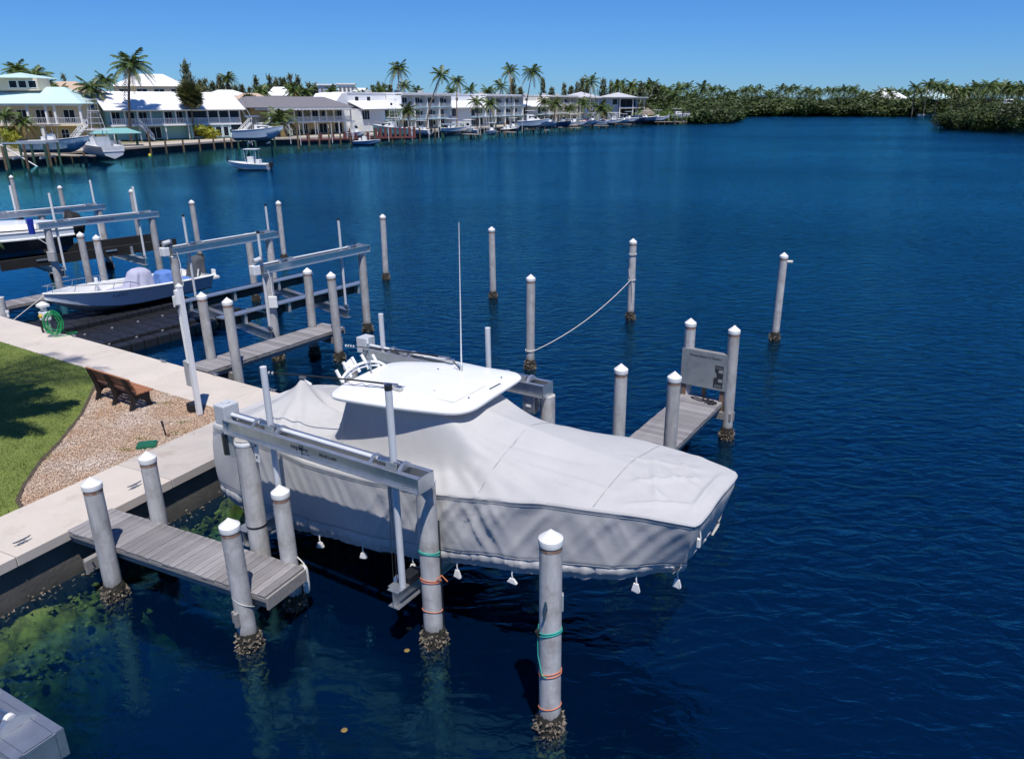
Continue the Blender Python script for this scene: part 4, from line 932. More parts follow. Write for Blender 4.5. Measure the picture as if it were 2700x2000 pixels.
for j in range(NR+1):
    r_ = (j/NR)**.9; s = cl[:, 0]+(per[:, 0]-cl[:, 0])*r_; n = cl[:, 1]+(per[:, 1]-cl[:, 1])*r_
    z = ztop(s, n)
    rg = np.zeros(K)
    for a, b, w, amp in (((-6.7,-.85),(-4.9,-1.25),.10,.045), ((-6.75,-.75),(-4.3,-1.02),.08,.03), ((-6.5,-.9),(-5.5,-1.35),.09,.04), ((-6.9,-.9),(-6.4,-1.4),.08,.03), ((-9.1,-.8),(-9.9,-1.3),.09,.05), ((-9.2,-.6),(-10.4,-1.2),.08,.04), ((-10.9,-.1),(-11.6,-1.1),.10,.04), ((-10.9,-.1),(-10.5,-1.2),.10,.05), ((-10.9,-.1),(-10.0,-1.1),.08,.04), ((-10.9,.1),(-9.4,.3),.12,-.10), ((-3.4,-.75),(-3.9,.3),.06,.02), ((-3.2,-.6),(-4.2,-.2),.05,.018), ((-3.1,-.3),(-4.1,.5),.06,.02), ((-3.05,.1),(-3.9,.8),.05,.02), ((-2.95,-.62),(-2.95,.62),.05,.035), ((-6.9,.8),(-5.6,1.2),.1,.035), ((-6.6,-.8),(-4.0,-.75),.06,.022), ((-6.6,-.5),(-4.6,-.3),.09,-.03), ((-6.7,-.65),(-5.2,-.95),.06,-.03), ((-6.6,-.95),(-5.9,-1.40),.05,.03), ((-9.0,-1.1),(-7.4,-1.25),.06,.025), ((-8.6,-.95),(-7.0,-1.2),.06,-.02), ((-7.9,-1.05),(-6.9,-1.38),.05,.03), ((-10.2,-.9),(-8.9,-1.3),.06,.03), ((-3.0,-.5),(-3.8,-.95),.05,.03), ((-3.2,.2),(-4.0,-.5),.05,.025), ((-3.3,.5),(-4.3,.2),.06,.025), ((-2.98,-.1),(-3.5,.15),.035,.02)):
        rg += ridge(s, n, a, b, w, amp)
    z = z + rg*1.45 + .020*(vnoise(s*1.2, n*1.4, 2)-.5) + .006*(vnoise(s*4.5+n*3, n*4, 3)-.5)
    z = z + .02*(vnoise((s+n*.6)*4.5, n*1.5+s*.3, 6)-.5)*sstep(-10, -11, s) + .016*(vnoise((s*1.0-n*.9)*5, (s+n)*1.3, 9)-.5)*sstep(-4.4, -3.4, s)
    rings.append(np.stack([s-S0, n, z], 1))
gun = rings[-1]
# outward normals of the perimeter
tn = np.roll(per, -1, 0)-np.roll(per, 1, 0); tn /= np.linalg.norm(tn, axis=1)[:, None]; on_ = np.stack([tn[:, 1], -tn[:, 0]], 1)
arcl = tt; hem = np.interp(per[:, 0], zs, zh); side = np.sign(per[:, 1]); bowy = sstep(-3.9, -2.9, per[:, 0])
NS = 42
for j in range(1, NS+1):
    t = j/NS; z = gun[:, 2]+(hem-gun[:, 2])*t
    lip = .018*math.exp(-((t-.03)/.025)**2)
    inn_ = .01*t - (.02+.30*bowy)*t**1.3 + lip
    tcs = sstep(-11.6, -12.3, per[:, 0]); inn_ = inn_ + tcs*(.14*math.sin(math.pi*t)*.8)
    # hanging folds: slanted, gathered near the lift hangers and the hem
    ph = arcl*1.0 - t*1.5*np.sign(on_[:, 1])
    slant = arcl + .55*t*(1+.5*np.sin(arcl*.8))
    def rdg(v): return (1-np.abs(2*v-1))**1.6-.4
    d1 = arcl*1.0 + .95*t; d2 = arcl*1.0 - .6*t
    m1_ = sstep(.35, .7, vnoise(arcl*.9+3, t*.6+0*arcl, 51)); m2_ = sstep(.35, .7, vnoise(arcl*1.1+9, t*.7+0*arcl, 52))
    fold = m1_*(.040*rdg(vnoise(d1*3.1, .35*t+0*arcl, 5))+.022*rdg(vnoise(d1*7.5, .6*t+0*arcl, 8))) + m2_*(.030*rdg(vnoise(d2*4.2, .4*t+0*arcl, 12))+.012*rdg(vnoise(d2*11, .9*t+0*arcl, 13))) + .03*(vnoise(arcl*1.3, t*.8, 14)-.5)
    env = sstep(.02, .22, t)*(.65+.7*sstep(-6.8, -6.2, per[:, 0])*(1-sstep(-5.2, -4.4, per[:, 0])) + .5*(1-sstep(-7.6, -7.0, per[:, 0]))*sstep(-8.2,-7.7,per[:, 0]))
    hemf = sstep(.79, .84, t)*(.050*(vnoise(arcl*13+t*2.0, t*1.2+arcl*.3, 15)-.5) + .030*(vnoise(arcl*27+t*3.5, t*2+arcl*.5, 16)-.5)) - .022*math.exp(-((t-.80)/.018)**2) - .05*sstep(.88, 1, t)
    o_ = inn_ + 1.05*fold*env + hemf
    zz = z + (.03*np.sin(arcl*2.15+.6)+.04*(vnoise(arcl*1.7, 0*arcl, 31)-.5))*sstep(.6, 1, t) + .02*(vnoise(arcl*6, 0*arcl, 22)-.5)*sstep(.8, 1, t)
    rings.append(np.stack([per[:, 0]-S0+on_[:, 0]*o_, per[:, 1]+on_[:, 1]*o_, zz], 1))
cov = MB().grid(np.array(rings), closev=True)
cover = thing('boat_cover', 'wrinkled pale grey fabric cover draped over the lifted boat', 'boat cover', (lx, ly, 0), AN)
co = cov.build('fabric', 'cover_fabric', cover, smooth=True); co.data.shade_smooth()
jr = rings[NR+int(NS*.80)]; MB().tube([tuple(p+np.array((on_[i,0]*.006, on_[i,1]*.006, 0))) for i, p in enumerate(jr) if i % 2 == 0], .006, 4).build('hem_cord', 'cover_seam', cover, smooth=True)
MB().tube([tuple(p+np.array((on_[i,0]*.004, on_[i,1]*.004, -.002))) for i, p in enumerate(rings[NR+3]) if i % 2 == 0], .0028, 4).build('edge_seam', 'cover_seam', cover, smooth=True)
for sx in (-11.75,-9.0,-5.9,-4.15):
    nn_ = np.linspace(-.985, .985, 60)*np.interp(sx, hs, hws); RR = []
    for n1_ in nn_:
        RR.append((sx, n1_))
    allp = np.concatenate(rings[:NR+1]); seam = []
    for sx_, n1_ in RR:
        k_ = np.argmin((allp[:,0]+S0-sx_)**2+(allp[:,1]-n1_)**2); seam.append((sx_-S0, n1_, allp[k_,2]+.002))
    sz = np.array([p[2] for p in seam]); sz = np.convolve(np.r_[[sz[0]]*4,sz,[sz[-1]]*4], np.ones(9)/9, 'valid')+.008
    MB().tube([(p[0],p[1],z_) for p, z_ in zip(seam, sz)], .0028, 4).build('panel_seam', 'cover_seam', cover, smooth=True)
MB().lathe([(.075,0),(.06,.03),(.005,.05)], 14, (-10.94-S0,0,float(ztop(np.array([-10.94]),np.array([0.]))[0])-.01)).build('pole_patch', 'fabric_grey', cover, smooth=True)
# weight bags on the near and bow hem
last = rings[-1]
for k, (s_, kind) in enumerate(((-10.55,0),(-9.35,0),(-8.35,0),(-7.25,0),(-6.35,1),(-5.35,2),(-3.55,1),(-2.98,1))):
    idx = min((i for i in range(K) if per[i, 1] < 0.2), key=lambda i: abs(per[i, 0]-s_)); p = last[idx]
    st_ = MB().tube([tuple(p+np.array((0,.01,.06))), tuple(p+np.array((.0,-.015,-.04))), tuple(p+np.array((.01,-.01,-.12)))], [.014,.010,.010], 6).build('bag_strap', 'cap_white', cover, smooth=True)
    w, h = (.055,.12) if kind == 0 else ((.06,.15) if kind == 1 else (.085,.09)); z0 = p[2]-.11; yb = p[1]-.01; an2 = .5 if kind == 0 else 0
    bag = MB(); c_, s2 = math.cos(an2), math.sin(an2)
    prof = [(-.035,0,.012),(.035,0,.012),(w,-h*.85,.03),(w*.9,-h,.012),(-w,-h*.96,.012),(-w*.95,-h*.8,.03)]
    vs_ = []
    for sg_ in (-1, 1):
        for x_, z_, th in prof: vs_.append((p[0]+x_*c_, yb+sg_*th+x_*s2, z0+z_))
    bag.add(vs_, [(0,1,2,3,4,5),(11,10,9,8,7,6)]+[(i,6+i,6+(i+1)%6,(i+1)%6) for i in range(6)]); bag.build('weight_bag', 'cap_white', st_, bev=.006)
# ties at the bow
MB().tube([(5.86,-.60,2.70),(5.90,-.62,2.5),(5.86,-.60,2.32)], .012, 6).build('bow_tie', 'rope_white', cover); MB().box((5.88,-.62,2.42),(.05,.06,.14)).build('tie_block', 'cap_white', cover, bev=.01)

# ---- lift beam in the lower left corner
cb = thing('boat_lift', 'end of an aluminium lift beam in the lower left picture corner', 'boat lift', (-4.377, 5.012, 2.900), R(-29))
oo = top_beam(cb, -4.0, .42, -.02, 0.0, h=.27, gap=.24)
for s in (-.085,.085): MB().box((-1.79,-.02+s,.263),(4.38,.07,.014)).build('cover_plate', 'aluminium', oo)
MB().box((.20,-.02,.262),(.40,.10,.012)).build('cover_plate', 'aluminium', oo)
for s in (.0,): MB().cyl((.0,-.02,.34),(.05,-.02,.34),.045,n=16).build('bearing_cap', 'cap_white', oo, smooth=True)
pile(((-4.377, 5.012, 2.900)[0]-.55, (-4.377, 5.012, 2.900)[1]+.25), 2.86, 'pile under the lift beam at the lower left picture corner', .165, cap=False, oy=60)

# ================================================================== empty lift in the middle
ml_ = thing('boat_lift', 'empty aluminium boat lift with black bunks beside the middle dock', 'boat lift', (-9.78,27.26,0), R(57))
ob1 = top_beam(ml_, -2.05, 2.5, 2.64, 2.90); ob2 = top_beam(ml_, -2.35, 2.25, -2.64, 2.90)
for ob, xx, yy in ((ob1,-2.25,2.64),(ob2,-2.55,-2.64)):
    MB().box((xx,yy,3.05),(.24,.26,.3)).build('gear_box', 'white_paint', ob, bev=.02); mo = MB().cyl((xx-.05,yy-.05,3.33),(xx+.22,yy-.05,3.37),.085,n=16).build('motor', 'motor_grey', ob, smooth=True); MB().cyl((xx+.2,yy-.05,3.37),(xx+.26,yy-.05,3.375),.088,n=16).build('motor_cap', 'steel', mo, smooth=True)
    MB().tube([(xx+.35,yy-.16,3.0),(xx+.4,yy-.18,2.6),(xx+.38,yy-.2,1.8)], .016, 6).build('conduit', 'pvc_white', ob)
for i, (xa, xb) in enumerate(((-2.35,-1.42),(.95,2.10))):
    c = MB().ibeam((xa,-2.82,.90),(xb,2.82,.90),.20,.30,.016).build('cradle_beam', 'aluminium', ml_)
    for x_, y_ in ((xa,-2.64),(xb,2.64)):
        cables(c, x_, y_, 1.1, 2.9); MB().cyl((x_-.04,y_-.12,1.14),(x_+.04,y_-.12,1.14),.08,n=16).build('pulley', 'steel', c, smooth=True)
        g_o = MB().cyl((x_+.08,y_,1.1),(x_+.08,y_,4.2),.045,n=12).build('guide_pole', 'pvc', ml_, smooth=True); MB().cyl((x_+.08,y_,4.16),(x_+.08,y_,4.23),.05,n=12).build('pole_cap', 'black_plastic', g_o)
for k, (yy, xa, xb) in enumerate(((-1.25,-3.1,3.3),(1.75,-2.6,3.3))):
    MB().box(((xa+xb)/2,yy,1.42),(xb-xa,.34,.05)).build('walkboard', 'aluminium', ml_, bev=.004)
    MB().box(((xa+xb)/2,yy+.22,1.30),(xb-xa-.1,.14,.26)).build('bunk', 'black_carpet', ml_); MB().box(((xa+xb)/2,yy+.1,1.16),(xb-xa-.2,.05,.22)).build('bunk_board', 'black_plastic', ml_)
    for x_ in (-2.2,-.4,1.6,2.9): MB().box((x_,yy,1.22),(.10,.26,.34)).build('bunk_post', 'aluminium_dull', ml_)
MB().beam((-2.0,-1.2,1.5),(-1.0,-1.25,1.1),.05,.05).build('brace', 'aluminium', ml_)
for x_, y_, lb in ((-1.95,2.64,'shore-side pile under the far beam of the empty lift'),(2.15,2.64,'outer pile under the far beam of the empty lift'),(-2.1,-2.64,'shore-side pile under the near beam of the empty lift with a white box on it'),(1.98,-2.64,'outer pile under the near beam of the empty lift')):
    ca, sa = math.cos(R(57)), math.sin(R(57)); pt = pile((-9.78+x_*ca-y_*sa, 27.26+x_*sa+y_*ca), 2.88, lb, .165, cap=False, oy=80)
    MB().lathe([(.168,-.03),(.176,-.02),(.176,.02),(.168,.03)], 20).build('white_collar', 'cap_white', pt, (0,0,2.84), smooth=True)
    if 'white box' in lb: MB().box((.14,-.19,1.98),(.30,.12,.36),R(10)).build('control_box', 'white_paint', pt, bev=.01)
pile((-12.194, 31.967, 0.000), 2.85, 'uncapped looking pile behind the motor of the empty lift', .155, cap=False, oy=40)

# ================================================================== left lift with red lettering
ll = thing('boat_lift', 'aluminium boat lift with red lettering on its beam, holding the dark boat', 'boat lift', (-21.9,36.2,0), R(50))
oA = top_beam(ll, -2.30, 2.75, -2.70, 2.90); oB = top_beam(ll, -3.2, 2.25, 2.05, 2.90)
lettering('UPPERKEYSMARINE.COM', .15, 'ink_red', oA, (.15,-2.70-.108,3.03), (R(90),0,0), sx=.72)
MB().box((-2.55,-2.70,3.28),(.24,.22,.22)).build('motor', 'blue_motor', oA, bev=.03); MB().cyl((-2.55,-2.72,2.75),(-2.55,-2.72,3.2),.12,n=14).build('motor_body', 'blue_motor', oA, smooth=True); MB().tube([(-2.5,-2.8,2.75),(-2.42,-2.85,2.55),(-2.15,-2.9,2.3)], .018, 6).build('conduit', 'pvc_white', oA)
for i, xc in enumerate((-1.7, 1.75)):
    c = MB().ibeam((xc,-2.9,.95),(xc,2.3,.95),.22,.32,.016).build('cradle_beam', 'aluminium_dull', ll)
    for y_ in (-2.70, 2.05):
        cables(c, xc, y_, 1.15, 2.9); MB().cyl((xc-.04,y_-.1,1.18),(xc+.04,y_-.1,1.18),.08,n=14).build('pulley', 'steel', c, smooth=True)
        g_o = MB().cyl((xc+.1,y_,1.1),(xc+.1,y_,4.35),.05,n=12).build('guide_pole', 'pvc_white', ll, smooth=True)
    for y_ in (-1.6,-1.2): MB().box((xc,y_,1.30),(.09,.09,.42)).build('bunk_post', 'aluminium_dull', c)
for y_ in (-1.35, 1.0): MB().box((.2,y_,1.36),(7.6,.18,.42)).build('bunk', 'black_carpet', ll)
for x_ in (-2.0,.9): MB().box((x_,-1.46,1.42),(.5,.03,.08)).build('bunk_plate', 'aluminium', ll)
ca, sa = math.cos(R(50)), math.sin(R(50))
for x_, y_, lb in ((-1.95,-2.70,'pile with a grey switch box under the red-lettered lift beam'),(2.45,-2.70,'outer pile under the red-lettered lift beam'),(-.6,2.05,'shore-side pile under the leftmost lift beam'),(2.0,2.05,'outer pile under the leftmost lift beam')):
    pt = pile((-21.9+x_*ca-y_*sa, 36.2+x_*sa+y_*ca), 2.88, lb, .17, cap=False, oy=60)
    if 'switch' in lb: MB().box((.08,-.24,1.75),(.38,.12,.42),R(-8)).build('switch_box', 'grey_box', pt, bev=.01)

# ---- hull helper for the other boats
def hull_mesh(Lh, B, D, sheer=.35, flare=.78, n=22, entry=.45, keelrise=.62):
    P = []; G_ = []
    for i in range(n):
        t = i/(n-1); hw = B/2*(1-max(0,(t-entry)/(1-entry))**2.4)*(.94+.06*min(1,t/.2))+.012; gz_ = D*(1+sheer*t**1.8); kz = D*.0+max(0,(t-keelrise)/(1-keelrise))**2.0*gz_*.88; cz_ = D*.30+max(0,(t-.45)/.55)**2*gz_*.58
        x = t*Lh + 0*hw; P.append([(x,-hw,gz_),(x,-hw*(flare+.12),(gz_+cz_)*.52),(x,-hw*flare,cz_),(x,-.01,kz),(x,.01,kz),(x,hw*flare,cz_),(x,hw*(flare+.12),(gz_+cz_)*.52),(x,hw,gz_)]); G_.append((x,hw,gz_))
    return P, G_
def boat_hull(root, Lh, B, D, hull_mat, sheer=.35, flare=.78, deck_mat='gelcoat', deck_drop=.25, boot=None, entry=.45):
    P, G_ = hull_mesh(Lh, B, D, sheer, flare, entry=entry); hb = MB().grid(P); hb.add(P[0], [tuple(range(8))]); ho = hb.build('hull', hull_mat, root, smooth=True)
    ou = [(x,-h,z) for x, h, z in G_] + [(x,h,z) for x, h, z in G_[::-1]]
    w = .10*B/2
    dk = MB(); A = []; B_ = []
    for x, h, z in G_:
        hi = max(h-w*1.4, .004); A.append([(x,-h-.01,z),(x,-h-.012,z+.03),(x,-hi,z+.035),(x,-hi*.97,z-deck_drop),(x,hi*.97,z-deck_drop),(x,hi,z+.035),(x,h+.012,z+.03),(x,h+.01,z)])
    dk.grid(A); dk.add(A[0], [(0,1,2,3,4,5,6,7)]); d_o = dk.build('deck', deck_mat, root, smooth=30)
    MB().tube([(x,-h-.012,z-.01) for x, h, z in G_], .022, 6).build('rub_rail', 'rope_black' if boot == 'dark' else 'trim_white', root); MB().tube([(x,h+.012,z-.01) for x, h, z in G_], .022, 6).build('rub_rail', 'rope_black' if boot == 'dark' else 'trim_white', root)
    return P, G_
def blob(c, r, seed, amp=.25, sub=3):
    bm = bmesh.new(); bmesh.ops.create_icosphere(bm, subdivisions=sub, radius=1); v = np.array([q.co[:] for q in bm.verts]); f = [[q.index for q in ff.verts] for ff in bm.faces]; bm.free()
    k = 1+amp*(vnoise(v[:,0]*2+seed*3.1, v[:,1]*2+v[:,2]*2.3, seed)-.5)*2; v = v*k[:,None]
    v[:,2] = np.maximum(v[:,2], -.75); v = v*np.array(r)+np.array(c)
    return MB().add(v, f)
def drape(c, size, seed, taper=.7, lean=0.0):
    q = np.random.RandomState(seed); P = []; nz, na_ = 16, 56
    for i in range(nz+1):
        t = i/nz; z = (1-t)**.9; w = taper+(1-taper)*t; row = []
        if i == 0: w = .02
        elif i < 4: w = w*(.55+.15*i)
        for k in range(na_):
            a = 2*math.pi*k/na_; ca_, sa_ = math.cos(a), math.sin(a); e = 1/max(1e-6, (abs(ca_)**4.5+abs(sa_)**4.5))**(1/4.5)
            f = 1 + (.12+t*.30)*(vnoise(np.array([k*.55]), np.array([t*1.2]), seed)[0]-.5) + .08*(vnoise(np.array([k*.23+t*3]), np.array([t*3.0]), seed+1)[0]-.5)
            row.append((c[0]+size[0]*w*e*ca_*f+lean*z*size[2], c[1]+size[1]*w*e*sa_*f, c[2]+size[2]*z+.03*math.sin(a*3+seed)*t))
        P.append(row)
    return MB().grid(np.array(P), closev=True)
# dark hulled boat on the left lift
ca, sa = math.cos(R(50)), math.sin(R(50)); lb_ = thing('lifted_boat', 'large white boat with a dark hull bottom on the left lift', 'boat', (-21.9-.5*ca+.2*sa, 36.2-.5*sa-.2*ca, 1.50), R(230))
P, Gn = boat_hull(lb_, 8.2, 2.5, 1.15, 'hull_black', sheer=.28, flare=.70, deck_drop=.04)
MB().tube([(x,h+.02,z-.30) for x, h, z in Gn], .05, 6).build('rub_rail', 'gelcoat', lb_); MB().grid([[(x,h*.99+.012,z-.28),(x,h+.006,z+.02)] for x, h, z in Gn]).build('topside_band', 'hull_blue_grey', lb_)
blob((-.45,0,1.05),(.45,.5,.7),3,.2).build('engine_cover', 'rope_black', lb_, smooth=True)
cab = []
for i in range(14):
    t = i/13; x = .2+t*6.4; h = 1.05*(1-t**3)+.02; cab.append([(x,-h,1.2+.35*t*.6),(x,-h*.86,1.20+.30*math.sin(math.pi*(t*.85+.12))),(x,0,1.26+.36*math.sin(math.pi*(t*.85+.12))),(x,h*.86,1.20+.30*math.sin(math.pi*(t*.85+.12))),(x,h,1.2+.35*t*.6)])
MB().grid(cab).build('foredeck', 'gelcoat', lb_, smooth=True)

# ---- black floating platform
fl = thing('floating_platform', 'black plastic drive-on floating platform under the small white boat', 'floating dock', (-16.2,29.6,0), R(58))
mb = MB(); q = random.Random(8)
cube = MB().box((0,0,0),(.47,.47,.36)).mesh('float_cube'); cube.materials.append(M['black_plastic']); knob = MB().cyl((0,0,0),(0,0,.03),.045,n=10).mesh('knob'); knob.materials.append(M['aluminium_dull'])
x0 = -5.7
for i in range(16):
    for j in range(11):
        x_, y_ = x0+.24+.485*i, -4.45+.24+.485*j
        lo = .06 if 3 < j < 7 else (.24 if j > 0 else .13)
        if i < 3 and j < 2: continue
        link('float_cube', cube, fl, (x_, y_, lo), bev=.05)
        if j in (0,3) and i > 2 and i % 2: link('knob', knob, fl, (x_-.24, y_+.24, lo+.18))
# ---- small white boat
wb2 = thing('small_boat', 'white centre console boat with lavender covers on the floating platform', 'boat', (-16.2,29.6,.42), R(58+180))
# local: x from stern to bow, bow towards the walkway
hullroot = wb2
wb2.location = (-16.2+3.05*math.cos(R(58)), 29.6+3.05*math.sin(R(58)), .40)
P, Gn = boat_hull(wb2, 6.2, 2.2, .78, 'hull_blue_grey', sheer=.42, flare=.74, deck_drop=.30)
MB().tube([(x,h+.015,z+.01) for x, h, z in Gn], .035, 8).build('gunwale', 'gelcoat', wb2, smooth=True); MB().tube([(x,-h-.015,z+.01) for x, h, z in Gn], .035, 8).build('gunwale', 'gelcoat', wb2, smooth=True)
MB().grid([[(p[5][0],p[5][1]*1.006+.004,p[5][2]+.02),(p[5][0],p[5][1]*1.006+.004,p[5][2]-.015)] for p in P]).build('boot_stripe', 'rope_black', wb2)
for s in (-1, 1):
    pr = [(x, s*(h-.03), z+.04+.24*min(1, (x-3.0)/.5)) for x, h, z in Gn if x > 3.0]; rl = MB().tube(pr, .014, 6).build('bow_rail', 'steel', wb2, smooth=True)
    for x, h, z in [g2 for g2 in Gn if g2[0] > 3.3][::2]: MB().cyl((x+.08, s*(h-.05), z+.03), (x, s*(h-.03), z+.28), .011, n=6).build('stanchion', 'steel', rl)
drape((2.75,.0,.45),(.62,.52,1.0),4,.5,-.2).build('console_cover', 'fabric_lavender', wb2, smooth=True); drape((3.45,.1,.45),(.5,.5,.38),6,.8).build('seat_cover', 'fabric_lavender', wb2, smooth=True)
drape((1.55,.0,.5),(.42,.45,.68),5,.7).build('helm_seat_cover', 'fabric_blue', wb2, smooth=True); drape((.95,.1,.45),(.6,.7,.28),7,.85).build('cockpit_cover', 'fabric_blue', wb2, smooth=True)
drape((.1,-.1,.5),(.36,.3,1.0),9,.7,-.2).build('engine_cover', 'fabric_grey', wb2, smooth=True); MB().box((-.15,0,.62),(.5,1.7,.12)).build('swim_platform', 'gelcoat', wb2, bev=.02); MB().box((-.35,.55,.75),(.08,.22,.35)).build('trim_bracket', 'gelcoat', wb2, bev=.02); MB().cyl((.55,.75,.8),(.5,.8,1.1),.03,n=8).build('rod_holder', 'gelcoat', wb2)
MB().box((3.9,-.72,1.05),(.10,.12,.30)).build('bow_post', 'gelcoat', wb2, bev=.02)
def near_side(x_, dz):
    i = min(range(len(Gn)), key=lambda k: abs(Gn[k][0]-x_)); return Gn[i][1], Gn[i][2]
h1, z1 = near_side(4.35, 0); h2, z2 = near_side(3.75, 0)
slope = math.atan2(h1-h2, .6)
lettering('FL 4573 LF', .125, 'ink_navy', wb2, (4.0,(h1+h2)/2-.005,(z1+z2)/2-.20), (R(90+13),0,R(180)+slope), sx=.95, name='registration_lettering')
MB().box((4.62,h1-.03,z1-.17),(.16,.01,.10)).build('registration_sticker', 'ink_red', wb2).rotation_euler = (R(-13),0,slope)
ml2 = MB().tube([(-18.033, 27.217, 1.400), (-18.179, 26.783, 1.200), (-18.110, 25.481, 0.970)], .014, 6).build('bow_line', 'rope_white'); tag(ml2, 'pale line from the small white boat to the walkway', 'rope')

# ================================================================== far shore
# ---- trees: shared crown and trunk meshes
def frond(mb, o, az, el, Lf, droop, nl, wl, q, hang=.35):
    d = np.array([math.cos(az), math.sin(az), 0.]); side = np.array([-math.sin(az), math.cos(az), 0.]); pts = []; N_ = 9
    for i in range(N_):
        t = i/(N_-1); r = Lf*t; pts.append(o + d*r*math.cos(el)*(1-.12*t*t) + np.array([0,0,1])*(r*math.sin(el) - droop*Lf*t**2.1))
    mb.tube(pts, [.035*(1-.8*i/N_)*Lf/3 for i in range(N_)], 3, caps=False)
    for i in range(nl):
        t = .12+.88*i/(nl-1); k = t*(N_-1); i0 = min(int(k), N_-2); p = pts[i0]*(1-(k-i0))+pts[i0+1]*(k-i0); tn_ = nrm(pts[i0+1]-pts[i0])
        ll_ = Lf*.27*math.sin(math.pi*(.18+.74*t))**.8*q.uniform(.85, 1.1)
        for s in (-1, 1):
            v = nrm(side*s*1.0 + tn_*.75 + np.array([0,0,-hang-q.uniform(0,.5)])); w = tn_*wl
            mb.add([p-w, p+w, p+v*ll_*.6+w*.8, p+v*ll_], [(0,1,2),(0,2,3)])
def palm_mesh(seed, n=24, Lf=2.9, nl=17, wl=.075, spread=1.0, up=.9):
    q = random.Random(seed); mb = MB(); dry = MB()
    for i in range(n):
        az = i*2.399+q.uniform(-.25,.25); k = i/n; el = up-1.45*k*spread+q.uniform(-.12,.12)
        tgt = dry if (k > .9 and q.random() < .7) else mb
        frond(tgt, np.array([0,0,0.]), az, el, Lf*q.uniform(.85,1.08), .30+.34*k, nl, wl, q)
    mb.lathe([(.10,-.35),(.17,-.1),(.12,.15),(.02,.4)], 7)
    a = mb.mesh('crown'); a.materials.append(M['palm_leaf']); b = dry.mesh('dry_frond') if dry.v else None
    if b: b.materials.append(M['palm_dry'])
    return a, b
PALM = [palm_mesh(s) for s in (1, 2, 3)]
PALM_WIND = [palm_mesh(s, n=17, up=1.1, spread=1.15) for s in (5, 6)]
PALM_FAR = [palm_mesh(s, n=20, nl=9, wl=.13) for s in (11, 12, 13)]
def fan_mesh(seed):
    q = random.Random(seed); mb = MB()
    for i in range(170):
        az = q.uniform(0, 6.283); el = q.uniform(-1.0, 1.4); o = np.array([math.cos(az)*math.cos(el), math.sin(az)*math.cos(el), math.sin(el)])*q.uniform(.3, 1.15); nd = nrm(o+np.array([0,0,.2])); u = nrm(np.cross(nd, [q.gauss(0,1),q.gauss(0,1),1.3])); w = np.cross(nd, u)
        mb.tube([(0,0,0), o*.9], .012, 3, caps=False)
        for k in range(9):
            a = (k/8-.5)*3.4; v = nrm(nd*math.cos(a)*.7+u*math.sin(a)+w*q.uniform(-.15,.15)); l_ = .62*q.uniform(.85,1.1); p_ = o*.9; pw = np.cross(v, w)*.045
            mb.add([p_-pw*.4, p_+v*l_*.6-pw, p_+v*l_, p_+v*l_*.6+pw, p_+pw*.4], [(0,1,2,3,4)])
    a = mb.mesh('crown'); a.materials.append(M['fan_leaf'])
    sk = MB()
    for i in range(60):
        az = q.uniform(0,6.283); r = q.uniform(.25,.75); l_ = q.uniform(.5,1.0); sk.add([(r*math.cos(az)*.5,r*math.sin(az)*.5,-.2),(r*math.cos(az+.25),r*math.sin(az+.25),-.6-l_*.4),(r*math.cos(az),r*math.sin(az),-.6-l_*.7)],[(0,1,2)])
    b = sk.mesh('dry_frond'); b.materials.append(M['palm_dry']); return a, b
FAN = [fan_mesh(21), fan_mesh(22)]
def palm(base, top, label, scale=1.0, kind=None, v=0, group='coconut palms on the far shore', name='palm_tree', bend=.3, r=.16):
    base = np.array(base, float); top = np.array(top, float); t = thing(name, label, 'palm', tuple(base), 0, group)
    d = top-base; pts = []
    for i in range(8):
        k = i/7; p = d*k; side = np.array([-d[1], d[0], 0]); pts.append((d[0]*k**1.6, d[1]*k**1.6, d[2]*k))
    MB().tube(pts, [r*(1.25-.55*i/7) for i in range(8)], 7).build('trunk', 'trunk', t, smooth=True)
    a, b = (kind or PALM)[v % len(kind or PALM)]
    c = link('crown', a, t, tuple(d), v*1.3); c.scale = (scale,)*3
    if b: e = link('dry_fronds', b, t, tuple(d), v*1.3); e.scale = (scale,)*3
    return t
def leafy_mesh(seed, n, leaf, rx=1.0, rz=.8, lobes=9, mat_='mangrove_leaf', low=True):
    q = np.random.RandomState(seed); C = []
    for i in range(lobes):
        a = q.uniform(0, 6.283); rr_ = q.uniform(.15, .62); C.append((rr_*math.cos(a)*rx, rr_*math.sin(a)*rx, q.uniform(.22 if low else .35, .80)*rz, q.uniform(.22, .42)))
    V = []; idx = q.randint(0, lobes, n)
    C = np.array(C); c = C[idx, :3]; rad = C[idx, 3]; dirs = q.normal(0, 1, (n, 3)); dirs /= np.linalg.norm(dirs, axis=1)[:, None]
    p = c + dirs*(rad*q.uniform(.55, 1.05, n)**.6)[:, None]; p[:, 2] = np.abs(p[:, 2])
    u = np.cross(dirs+q.normal(0, .5, (n, 3)), q.normal(0, 1, (n, 3))); u /= np.linalg.norm(u, axis=1)[:, None]; w = np.cross(dirs+q.normal(0, .45, (n, 3)), u); w /= np.linalg.norm(w, axis=1)[:, None]
    s = leaf*q.uniform(.6, 1.3, n)[:, None]
    V = np.stack([p-u*s, p-w*s*.5, p+u*s, p+w*s*.5], 1).reshape(-1, 3)
    me = fast_mesh('crown', V, np.arange(n*4).reshape(-1, 4), mat_); return me
MANG = [leafy_mesh(s, 2600, .055, lobes=12) for s in (1, 2, 3, 4)]
MANG_NEAR = [leafy_mesh(s, 5200, .036, lobes=15) for s in (5, 6, 7)]
BRIGHT = [leafy_mesh(31, 1500, .07, mat_='bright_leaf'), leafy_mesh(32, 1500, .07, mat_='bright_leaf')]
YELL = leafy_mesh(33, 900, .10, mat_='yellow_leaf')
